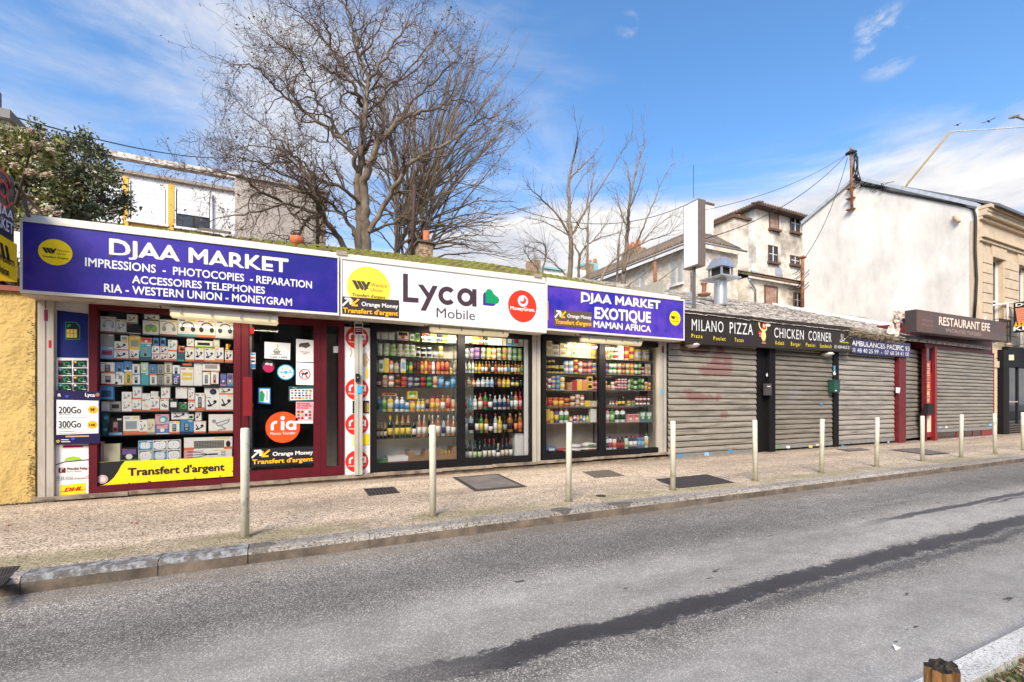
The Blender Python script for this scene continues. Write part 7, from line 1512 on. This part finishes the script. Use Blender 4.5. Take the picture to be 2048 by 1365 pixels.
# litter and fallen leaves
for i, (q, y, c, lab) in enumerate(((18,1052,'o','curled orange leaf on the pavement by the yellow wall'),(270,1049,'o','curled orange leaf on pavement below the navy poster'),(1066,1045,'w','white paper scrap in the gutter left of the third bollard'),(880,1065,'w','tiny white paper scrap in the gutter below the second bollard'),(1793,1299,'W','white paper scrap on the road near the white kerb'))):
    p = PG(q, y, .0 if y < 1055 and q < 300 else RZ); mb = MB(); s_ = .03; mb.add([p+Vector((-s_,-.01,.004)),p+Vector((0,-s_*.7,.018)),p+Vector((s_,.0,.006)),p+Vector((.0,s_*.6,.02))], [(0,1,3),(1,2,3)], fl_(c)); tag(link('leaf' if c == 'o' else 'paper_scrap', mb, loc=tuple(p)), lab, 'leaf' if c == 'o' else 'litter')
# ------------------------------------------------------------------ wooden post and plants at the lower right
pc = PY(1886, 1330, .90); zt_p = pc.z-.055; t = thing('wooden_post', 'split weathered wooden post at the lower right corner', 'post', (pc.x, .9, -.05)); mb = MB(); n = 22; rr = .055
M_wp = mat('split_wood', (.42,.21,.06), .8, col2=(.10,.045,.02), mix=(.45,.6), ms=14, var=.35, vs=30, stretch=(1,1,.12), bump=.5, bs=50); M_wt = mat('rotten_end_grain', (.10,.075,.045), .95, col2=(.015,.013,.012), mix=(.4,.55), ms=30, bump=1, bs=90, var=.4, vs=60)
vs = []; js = [random.uniform(.82,1.06) if k % 3 else .72 for k in range(n)]
for h in (0, .5, .9, 1.0):
    for k in range(n):
        a = 2*math.pi*k/n; top = (zt_p+.05+.012*math.cos(a+.5)+random.uniform(-.006,.006)) if h == 1.0 else (-.05+(zt_p+.03)*h)
        vs.append((pc.x+rr*js[k]*math.cos(a), .9+rr*js[k]*math.sin(a), top))
mb.add(vs, [(r2*n+k, r2*n+(k+1) % n, (r2+1)*n+(k+1) % n, (r2+1)*n+k) for r2 in range(3) for k in range(n)], M_wp); link('trunk', mb, t)
mb = MB(); top = vs[3*n:]; c2v = []
for s_ in (.72, .4): 
    for k in range(n): p = top[k]; c2v.append((pc.x+(p[0]-pc.x)*s_, .9+(p[1]-.9)*s_, p[2]+random.uniform(-.008,.008)))
mb.add(top+c2v+[(pc.x,.9,zt_p+.05)], [(r2*n+k, r2*n+(k+1) % n, (r2+1)*n+(k+1) % n, (r2+1)*n+k) for r2 in range(2) for k in range(n)]+[(2*n+k, 2*n+(k+1) % n, 3*n) for k in range(n)], M_wt); link('end_grain', mb, t)
mb = MB(); gm = [mat('grass_blade_%d' % i, c, .6, var=.2) for i, c in enumerate(((.10,.19,.03),(.17,.26,.05),(.06,.12,.03)))]
for i in range(7000):
    x = random.uniform(2.2, 4.4); y = random.uniform(.55, .985)
    if random.random() > .35+.65*math.sin(x*9)**2: continue
    l = random.uniform(.015,.06)*(1.6 if random.random() < .1 else 1); a = random.uniform(0, 6.3); dx, dy = math.cos(a)*l*.6, math.sin(a)*l*.6; w = random.uniform(.0015,.004)
    mb.add([(x-w,y,-.05),(x+w,y,-.05),(x+dx*.5+w*.7,y+dy*.5,-.05+l*.7),(x+dx*.5-w*.7,y+dy*.5,-.05+l*.7),(x+dx,y+dy,-.05+l)], [(0,1,2,3),(3,2,4)], random.choice(gm))
tag(link('grass', mb, loc=(1.5,.8,-.05)), 'sparse green grass and weeds beside the white kerb', 'grass', kind='stuff')
mb = MB(); wm = [mat('wood_chip_%d' % i, c, .9, var=.3) for i, c in enumerate(((.30,.17,.10),(.16,.09,.055),(.45,.33,.24)))]
for i in range(1300):
    x = random.uniform(2.2, 4.4); y = random.uniform(.5, .975); a = random.uniform(0, 3.14); l = random.uniform(.008,.022); w = l*random.uniform(.25,.5); z = -.045+random.uniform(0,.02)
    cx_, sx_ = math.cos(a), math.sin(a); mb.hexa([(x-cx_*l+sx_*w,y-sx_*l-cx_*w,z),(x+cx_*l+sx_*w,y+sx_*l-cx_*w,z+random.uniform(-.006,.006)),(x+cx_*l-sx_*w,y+sx_*l+cx_*w,z),(x-cx_*l-sx_*w,y-sx_*l+cx_*w,z)], (0,0,.004), random.choice(wm))
tag(link('wood_chips', mb, loc=(1.5,.7,-.05)), 'scattered brown wood chip mulch behind the white kerb', 'mulch', kind='stuff')
# ------------------------------------------------------------------ trees
class Tree:
    def __init__(s): s.br = []          # (points Nx3, radii N)
    def add(s, P, R): s.br.append((np.array(P, dtype=float), np.array(R, dtype=float)))
    def mesh(s, name, m, parent, sel=None, nside=None):
        V = []; Fc = []; o = 0
        for P, R in s.br:
            if sel and not sel(R): continue
            n = 3 if R[0] < .012 else (5 if R[0] < .05 else 9)
            D = np.gradient(P, axis=0); D /= np.linalg.norm(D, axis=1)[:, None]+1e-9
            ref = np.array([.3, .85, .2]); A = np.cross(D, ref); A /= np.linalg.norm(A, axis=1)[:, None]+1e-9; B = np.cross(D, A)
            t = np.arange(n)*2*np.pi/n
            ring = P[:, None]+(A[:, None]*np.cos(t)[None, :, None]+B[:, None]*np.sin(t)[None, :, None])*R[:, None, None]
            V.append(ring.reshape(-1, 3)); k = len(P); i, j = np.meshgrid(np.arange(k-1), np.arange(n), indexing='ij'); j2 = (j+1) % n
            Fc.append(np.stack([o+i*n+j, o+i*n+j2, o+(i+1)*n+j2, o+(i+1)*n+j], -1).reshape(-1, 4)); o += k*n
        if not V: return None
        V = np.vstack(V)-np.array(loc_of(parent)); Fc = np.vstack(Fc)
        me = bpy.data.meshes.new(name); me.vertices.add(len(V)); me.vertices.foreach_set('co', V.ravel()); me.loops.add(Fc.size); me.loops.foreach_set('vertex_index', Fc.ravel().astype(np.int32))
        me.polygons.add(len(Fc)); me.polygons.foreach_set('loop_start', np.arange(0, Fc.size, 4, dtype=np.int32)); me.update(calc_edges=True)
        me.materials.append(m); me.polygons.foreach_set('use_smooth', [True]*len(Fc)); ob = bpy.data.objects.new(name, me); C.objects.link(ob); ob.parent = parent; return ob
def limb_px(pts, Y, conv, r0, r1, dY=1.2, jit=.05, sub=4):
    P = []; ph = rng.uniform(0, 6)
    n = len(pts)
    for i, (x, y) in enumerate(pts): P.append(np.array(PY(*conv(x, y), Y+dY*math.sin(ph+i*.7)*min(1, i/3))))
    P = np.array(P); t = np.linspace(0, n-1, (n-1)*sub+1); Q = np.stack([np.interp(t, range(n), P[:, c]) for c in range(3)], 1)
    for _ in range(2): Q[1:-1] = (Q[:-2]+2*Q[1:-1]+Q[2:])/4
    Q[1:-1] += rng.normal(0, jit*.25, (len(Q)-2, 3)); R = np.interp(np.linspace(0, 1, len(Q)), [0, 1], [r0, r1]); return Q, R
def grow(T, p, d, L, r, lev, crook, up, spread=(.5, 1.1), kids=(3, 5), seglen=.12, tips=None):
    n = max(3, int(L/seglen)); P = [p]; d = d/np.linalg.norm(d)
    for i in range(n):
        d = d+rng.normal(0, crook, 3)+np.array([0, 0, up]); d = d/np.linalg.norm(d); P.append(P[-1]+d*L/n)
    R = np.linspace(r, max(r*.35, .003), n+1); T.add(P, R)
    if lev > 0:
        for k in range(rng.integers(*kids)+1):
            i = int(rng.uniform(.2, .97)*n); q = P[i]; dd = (P[min(i+1, n)]-P[max(i-1, 0)]); dd /= np.linalg.norm(dd)
            side = rng.normal(0, 1, 3); side[1] *= .8; side -= side.dot(dd)*dd; side /= np.linalg.norm(side)+1e-9; a = rng.uniform(*spread)
            grow(T, q, dd*math.cos(a)+side*math.sin(a), L*rng.uniform(.35, .65), max(R[i]*.6, .0035), lev-1, crook, up, spread, kids, seglen, tips)
    elif tips is not None: tips.append(P[-1])
M_bark = mat('grey_bark', (.23,.18,.125), .9, col2=(.12,.085,.06), mix=(.42,.62), ms=3, var=.25, vs=12); M_bark2 = mat('brown_bark', (.27,.205,.14), .9, var=.25, vs=6, col2=(.11,.075,.05), ms=2)
z1_ = lambda x, y: (340+x/2.625, y/2.625)
T1 = Tree(); tips = []
LB = [([(985,1345),(990,1180),(988,1050),(990,880),(1012,800),(1018,680),(1020,580),(1040,480),(1045,420),(1000,300),(960,150),(940,60),(900,-40)], .17, .03),
 ([(1035,1345),(1030,1200),(1020,1080),(1015,960),(1050,870),(1080,760),(1150,690),(1200,620),(1330,590),(1440,560),(1520,520)], .24, .03),
 ([(988,900),(955,780),(870,700),(780,640),(700,590),(600,500),(520,430),(440,340),(370,340)], .10, .02),
 ([(1005,560),(985,480),(930,400),(890,320),(850,270),(800,200),(720,110),(640,40)], .09, .02),
 ([(1045,420),(1110,350),(1160,250),(1240,150),(1300,90),(1340,20)], .07, .015),
 ([(1012,810),(1060,750),(1130,700),(1110,600),(1110,520),(1200,420),(1320,280),(1450,150)], .09, .015),
 ([(1045,1220),(1110,1100),(1200,950),(1260,850),(1380,790),(1500,730),(1580,650),(1700,600),(1750,640)], .12, .02),
 ([(988,1060),(900,990),(800,950),(740,940),(640,850),(560,780),(450,770),(330,770)], .08, .015),
 ([(988,1260),(960,1200),(900,1120),(820,1050),(760,1010),(680,1010),(600,960),(450,900),(330,890)], .09, .015),
 ([(935,1345),(880,1230),(800,1130),(770,1050),(740,960),(690,880),(640,800),(600,700)], .13, .02),
 ([(790,1140),(700,1090),(560,1070),(450,1120),(330,1130),(220,1160)], .07, .012),
 ([(600,1070),(480,1010),(380,930),(240,900),(110,890),(20,880)], .06, .012),
 ([(1060,1215),(1150,1170),(1250,1155),(1350,1165),(1450,1185),(1560,1150)], .07, .015),
 ([(890,710),(820,600),(760,520),(740,420),(700,350),(620,250),(560,230)], .06, .015),
 ([(1200,620),(1300,500),(1400,420),(1490,330),(1530,290)], .06, .015),
 ([(1060,470),(1200,430),(1330,330),(1380,230)], .05, .012),
 ([(770,1000),(650,930),(520,880),(400,830),(280,800)], .05, .012),
 ([(1000,300),(1060,220),(1100,120),(1160,20)], .05, .012), ([(850,270),(830,150),(780,60),(760,-30)], .05, .012), ([(700,590),(640,500),(600,380),(540,270)], .05, .012), ([(930,400),(850,380),(780,330),(740,240)], .04, .012),
 ([(800,950),(700,860),(620,800),(540,690),(430,620),(340,520)], .05, .012), ([(1500,730),(1560,800),(1640,790)], .04, .01), ([(640,850),(560,860),(440,840),(350,850)], .04, .01)]
LB = [(p, a*.72, b*.7) for p, a, b in LB]
LB += [([(765,1140),(720,1160),(690,1200),(650,1240),(640,1265)], .05, .03)]
tY = 15.
for pts, r0, r1 in LB:
    Q, R = limb_px(pts, tY, z1_, r0, r1, 1.3 if r0 < .12 else .3, .13); T1.add(Q, R)
    n = len(Q); i = int(n*.35) if r0 > .1 else 3
    while i < n:
        dd = Q[min(i+1, n-1)]-Q[i-1]; dd /= np.linalg.norm(dd); side = rng.normal(0, 1, 3); side[1] *= .7; side -= side.dot(dd)*dd; side /= np.linalg.norm(side)
        a = rng.uniform(.5, 1.1); grow(T1, Q[i], dd*math.cos(a)+side*math.sin(a), rng.uniform(.7, 1.8), min(R[i]*.5, .03), 2, .26, .035, (.5, 1.2), (3, 5), .10, tips); i += 1 if rng.random() < .8 else 2
    for _ in range(2): grow(T1, Q[-1], Q[-1]-Q[-3]+rng.normal(0, .1, 3), rng.uniform(.6, 1.2), R[-1]*.9, 2, .24, .03, (.5, 1.1), (3, 5), .10, tips)
t1 = thing('crooked_tree', 'large bare tree with crooked spreading branches behind the market roof', 'tree', tuple(PY(733, 510, tY)))
T1.mesh('trunk', M_bark, t1, lambda R: R[0] >= .045); T1.mesh('crown', mat('twig_bark', (.115,.075,.048), .9, var=.3), t1, lambda R: R[0] < .045)
mb = MB(); lm = mat('dead_leaf', (.17,.08,.04), .9, var=.4)
for p in tips:
    if rng.random() < .4:
        p = Vector(p); s_ = rng.uniform(.02, .05); a = Vector(rng.normal(0, 1, 3)).normalized()*s_; b2 = Vector(rng.normal(0, 1, 3)).normalized()*s_*.6; mb.add([p, p+a+b2, p+a*2, p+a-b2], [(0,1,2,3)], lm)
tag(link('dead_leaves', mb, t1), kind='stuff')
T2 = Tree(); Y2t = 19.; cb0 = np.array(PY(*z1_(1270, 1400), Y2t)); kx = Y2t/ray(830,800).y/F/2.625
for s_, r in (((1270,1400,1265,1100,1280,900), .16), ((1340,1400,1330,1200,1310,1050), .12), ((1200,1400,1190,1250,1180,1150), .10)):
    P, R = limb_px([(s_[0], s_[1]), (s_[2], s_[3]), (s_[4], s_[5])], Y2t, z1_, r, r*.6, .1, .05); T2.add(P, R)
def env(a):   # reach by angle in the old photo frame (0 = up, + right), in zoom pixels from (1290,1150)
    return np.interp(a, [-75,-45,-20,0,20,40,60,80,95], [330,460,720,1000,1010,860,600,520,420])
for i in range(92):
    a = rng.uniform(-60, 92) if i % 3 else rng.uniform(-15, 45); b0 = np.array([rng.uniform(1190, 1370), rng.uniform(1000, 1380)]); L = env(a)*rng.uniform(.72, 1.0)
    ar = math.radians(a); a0 = ar*.75
    pts = [(b0[0]+L*f_*math.sin(a0+(ar-a0)*f_)+rng.normal(0, 5), b0[1]-L*f_*math.cos(a0+(ar-a0)*f_)*1.0+rng.normal(0, 5)) for f_ in (0, .2, .4, .6, .8, 1)]
    r0 = rng.uniform(.03, .06); Q, R = limb_px(pts, Y2t, z1_, r0, .01, rng.uniform(.3, 1.8), .05, 4); T2.add(Q, R); n = len(Q)
    for j in range(5, n, 2):
        dd = Q[min(j+1, n-1)]-Q[j-1]; dd /= np.linalg.norm(dd); side = rng.normal(0, 1, 3); side -= side.dot(dd)*dd; side /= np.linalg.norm(side); an_ = rng.uniform(.25, .6)
        grow(T2, Q[j], dd*math.cos(an_)+side*math.sin(an_), rng.uniform(.7, 1.7), .012, 1, .07, .03, (.25, .6), (2, 4), .25)
t2 = thing('upright_tree', 'dense bare tree of straight upright shoots behind the crooked tree', 'tree', tuple(PY(826, 520, Y2t)))
T2.mesh('trunk', M_bark2, t2, lambda R: R[0] >= .07); T2.mesh('crown', M_bark2, t2, lambda R: R[0] < .07)
z2_ = lambda x, y: (1020+x/3.79, 260+y/3.79)
def sap(name, label, limbs, Y, base, up=.04, cr=.06, kd=1.):
    T = Tree()
    for pts, r0, r1 in limbs:
        Q, R = limb_px(pts, Y, z2_, r0, r1, .5, .04, 4); T.add(Q, R); n = len(Q)
        for j in range(3 if r0 > .03 else 2, n):
            if rng.random() > .75*kd: continue
            dd = Q[min(j+1, n-1)]-Q[j-1]; dd /= np.linalg.norm(dd); side = rng.normal(0, 1, 3); side -= side.dot(dd)*dd; side /= np.linalg.norm(side); a = rng.uniform(.35, .8)
            grow(T, Q[j], dd*math.cos(a)+side*math.sin(a), rng.uniform(.35, 1.0), .008, 1, cr, up, (.3, .7), (1, 3), .15)
    t = thing(name, label, 'tree', tuple(PY(*z2_(*base), Y))); T.mesh('trunk', M_bark, t, lambda R: R[0] >= .045); T.mesh('branches', M_bark, t, lambda R: R[0] < .045)
sap('slender_tree', 'slender bare tree with forked trunk left of the pair behind the roof', [([(445,1180),(460,1000),(465,850),(450,700),(448,600),(443,400),(465,270),(490,200),(510,100),(515,20)], .09, .012), ([(462,830),(400,700),(320,600),(250,540),(190,480),(130,420)], .044, .008), ([(475,790),(530,690),(590,580),(620,540),(690,430),(770,300),(860,150),(930,50)], .044, .008), ([(455,370),(500,320),(560,270),(650,180),(720,60)], .03, .007), ([(580,590),(600,480),(625,400),(635,310)], .025, .006), ([(465,560),(490,450),(560,350),(620,290)], .02, .006)], 13., (445,1180))
sap('sapling', 'thin forked sapling between the two slender bare trees', [([(518,1180),(520,1050),(527,950)], .05, .04), ([(527,950),(480,850),(440,800),(330,730),(230,690),(130,670)], .03, .006), ([(527,950),(570,890),(620,850),(700,810),(800,790),(900,740)], .03, .006), ([(620,850),(680,780),(740,700)], .02, .006)], 12.5, (518,1180))
sap('sapling', 'straight thin sapling just right of the forked slender tree', [([(590,1190),(585,1000),(590,850),(592,680),(610,560),(635,310)], .045, .008), ([(590,740),(540,760),(510,700)], .02, .005)], 12., (590,1190))
sap('slender_tree', 'slender bare tree with many upright shoots near the stone house', [([(855,1220),(865,1050),(880,900),(893,750),(897,650),(905,560),(930,420),(970,250),(1000,150),(1020,80)], .09, .01), ([(860,1080),(900,960),(960,870),(1010,740),(1060,620),(1110,500),(1150,380),(1240,250)], .044, .008), ([(890,760),(840,620),(815,500),(800,440)], .03, .006), ([(905,560),(915,430),(895,330),(890,260)], .03, .006), ([(900,600),(960,480),(1000,350),(1040,200)], .03, .006)], 13., (855,1220))
sap('sapling', 'leaning thin sapling with long side branch toward the light box', [([(680,1170),(720,1060),(780,1000),(850,940),(960,880),(1100,820),(1210,790),(1300,700)], .044, .006), ([(1000,860),(1080,760),(1180,680),(1300,620)], .02, .005)], 11.5, (680,1170))
sap('sapling', 'short upright sapling close to the base of the right slender tree', [([(808,1210),(820,1000),(826,850),(850,700),(870,620)], .045, .008)], 12., (808,1210))
sap('sapling', 'crooked twiggy shrub stem rising behind the white sign end', [([(240,1120),(200,1040),(150,980),(110,920)], .03, .006), ([(238,1120),(260,1000),(280,900),(250,850),(160,855)], .03, .006), ([(420,1100),(350,1020),(280,960),(200,900),(120,880)], .03, .005)], 12., (240,1120), .02, .12, 1.2)
sap('sapling', 'long thin bare branch reaching behind the stone house wall', [([(870,1200),(960,1130),(1060,1060),(1100,1010)], .03, .008), ([(1030,1230),(1100,1160),(1200,1090),(1320,1000)], .025, .006)], 11., (870,1200), .02, .1, .8)
mb = MB(); mb.tube([PY(824, 520, 11.5), PY(829, 370, 11.5)], .042, mat('rust_brown_post', (.06,.03,.022), .8), 8); mb.tube([PY(822,400,11.5), PY(836,402,11.5)], .02, MATS['rust_brown_post'], 5); tag(link('utility_pole', mb, loc=tuple(PY(824,520,11.5))), 'dark rusty utility pole standing among the branches by the chimney', 'pole')
# twig leaning over the small pot
# ------------------------------------------------------------------ evergreen bushes at the left
def bush(name, label, clumps, Y, cols, leaf, nl, flowers=None):
    t = thing(name, label, 'bush', tuple(PY(clumps[0][0], 450, Y))); V = []; Fq = []; Mi = []; o = 0
    T = Tree()
    for cx_, cy_, rx, ry in clumps:
        c = np.array(PY(cx_, cy_, Y+rng.uniform(-.5, .5))); k = Y/ray(cx_, 800).y/F; ax = np.array([rx*k, min(rx, ry)*k*.8, ry*k]); n = int(nl*rx*ry/900)
        b0 = np.array(PY(clumps[0][0], 450, Y)); T.add([b0, (b0+c)/2+rng.normal(0, .05, 3), c], [.03, .022, .012])
        for _ in range(int(n/90)+3):                       # sprigs carry the leaves
            u = rng.normal(0, 1, 3); u /= np.linalg.norm(u); tip = c+u*ax*rng.uniform(.75, 1.12)+np.array([0,0,.05]); T.add([c, (c+tip)/2+rng.normal(0, .03, 3), tip], [.01, .007, .003])
            m_ = rng.integers(45, 90); f_ = rng.uniform(.35, 1.05, m_)[:, None]; P = c+(tip-c)*f_+rng.normal(0, .055, (m_, 3))
            D = (tip-c)/np.linalg.norm(tip-c)*.6+rng.normal(0, .6, (m_, 3)); D /= np.linalg.norm(D, axis=1)[:, None]; S = np.cross(D, rng.normal(0, 1, (m_, 3))); S /= np.linalg.norm(S, axis=1)[:, None]
            l = rng.uniform(.6, 1.2, m_)[:, None]*leaf; w = l*.22
            q = np.stack([P, P+D*l*.45+S*w, P+D*l, P+D*l*.45-S*w], 1); V.append(q.reshape(-1, 3)); Fq.append(o+np.arange(m_*4).reshape(-1, 4)); o += m_*4; Mi.append(rng.choice(len(cols), m_, p=None)*1)
    V = np.vstack(V)-np.array(loc_of(t)); Fq = np.vstack(Fq); me = bpy.data.meshes.new('foliage'); me.from_pydata(V.tolist(), [], Fq.tolist())
    for i, c in enumerate(cols): me.materials.append(mat(name+'_leaf_%d' % i, c, .45, var=.25, vs=3))
    me.polygons.foreach_set('material_index', np.concatenate(Mi).astype(np.int32)); me.update(); ob = bpy.data.objects.new('foliage', me); C.objects.link(ob); ob.parent = t; ob['kind'] = 'stuff'
    T.mesh('stems', mat('bush_stem', (.07,.05,.035), .9), t)
    if flowers:
        mb = MB(); fm = mat('dry_flower', (.46,.35,.23), .9, var=.3, vs=20)
        for x, y, r in flowers:
            for _ in range(60):
                p = PY(x+random.gauss(0, r*.5), y+random.gauss(0, r*.3), Y-.6+random.uniform(-.1,.1)); clump(mb, p, random.uniform(.01,.022), fm, 4)
        tag(link('flower_heads', mb, t), kind='stuff')
    return t
bush('flowering_bush', 'olive green bush with dry cream flower heads behind the @ sign', [(20,330,60,60),(60,305,45,32),(100,330,45,50),(60,370,60,50),(10,275,40,25),(110,390,40,40),(30,420,60,40),(-60,340,60,80),(60,440,40,25)], 9.6, [(.20,.23,.06),(.34,.33,.09),(.12,.15,.04),(.42,.38,.15),(.22,.15,.08)], .085, 320, [(35,297,12),(70,290,10),(28,330,8),(60,345,10),(95,350,9),(75,425,12),(100,418,10),(20,370,7),(60,262,8),(100,300,8),(115,428,7)])
bush('evergreen_bush', 'dark green leafy bush beside the yellow and white block', [(140,330,40,60),(180,350,45,55),(150,400,50,45),(200,400,45,45),(240,425,30,25),(170,315,18,35),(120,300,18,30),(215,360,28,40),(165,440,70,25),(140,285,6,22),(172,292,5,26),(75,270,6,24),(250,400,14,20),(208,310,8,22)], 10.2, [(.075,.095,.04),(.13,.15,.065),(.05,.06,.03),(.20,.20,.11)], .075, 330)
mb = MB()
bush('hedge', 'dark shrub showing between the projecting sign and yellow wall', [(10,560,50,40),(-60,560,50,40),(45,575,30,25),(20,590,50,20)], 8.6, [(.045,.05,.025),(.09,.08,.04)], .07, 900)

# ------------------------------------------------------------------ houses across the street, behind the camera, seen in the panes
for i, (x0, w, h, c, lab) in enumerate(((-30, 13, 7.4, (.42,.37,.30), 'beige house'), (-16.8, 10, 8.2, (.30,.20,.15), 'red brick house'), (-6.6, 12, 7.2, (.55,.52,.47), 'pale grey house'), (5.6, 11, 8.4, (.48,.40,.28), 'cream house'), (16.8, 14, 7.6, (.36,.33,.30), 'grey house'))):
    o = thing('opposite_building', lab+' across the street mirrored in the shop panes', 'building', (x0+w/2, -9, 0)); m_ = mat('opposite_wall_%d' % i, c, .9, var=.15, vs=2); mb = MB(); mb.box((x0, -17, -.5), (x0+w, -9, h), m_); link('wall', mb, o)
    mb = MB(); mb.hexa([(x0-.1,-8.7,h),(x0+w+.1,-8.7,h),(x0+w+.1,-13,h+1.3),(x0-.1,-13,h+1.3)], (0,0,.12), M_rt); link('roof', mb, o); nw = int(w/2.2)
    for r_ in range(2):
        for k in range(nw):
            xx = x0+.7+k*(w-1)/nw; z = .9+r_*3.1; mb = MB(); mb.box((xx, -9.0, z), (xx+1.0, -8.97, z+1.7), M_dglass); mb.box((xx-.12,-9,z-.1),(xx+1.12,-8.94,z-.002), M_pl); mb.box((xx+.47,-8.969,z),(xx+.53,-8.95,z+1.7), M_pl); link('window', mb, o)
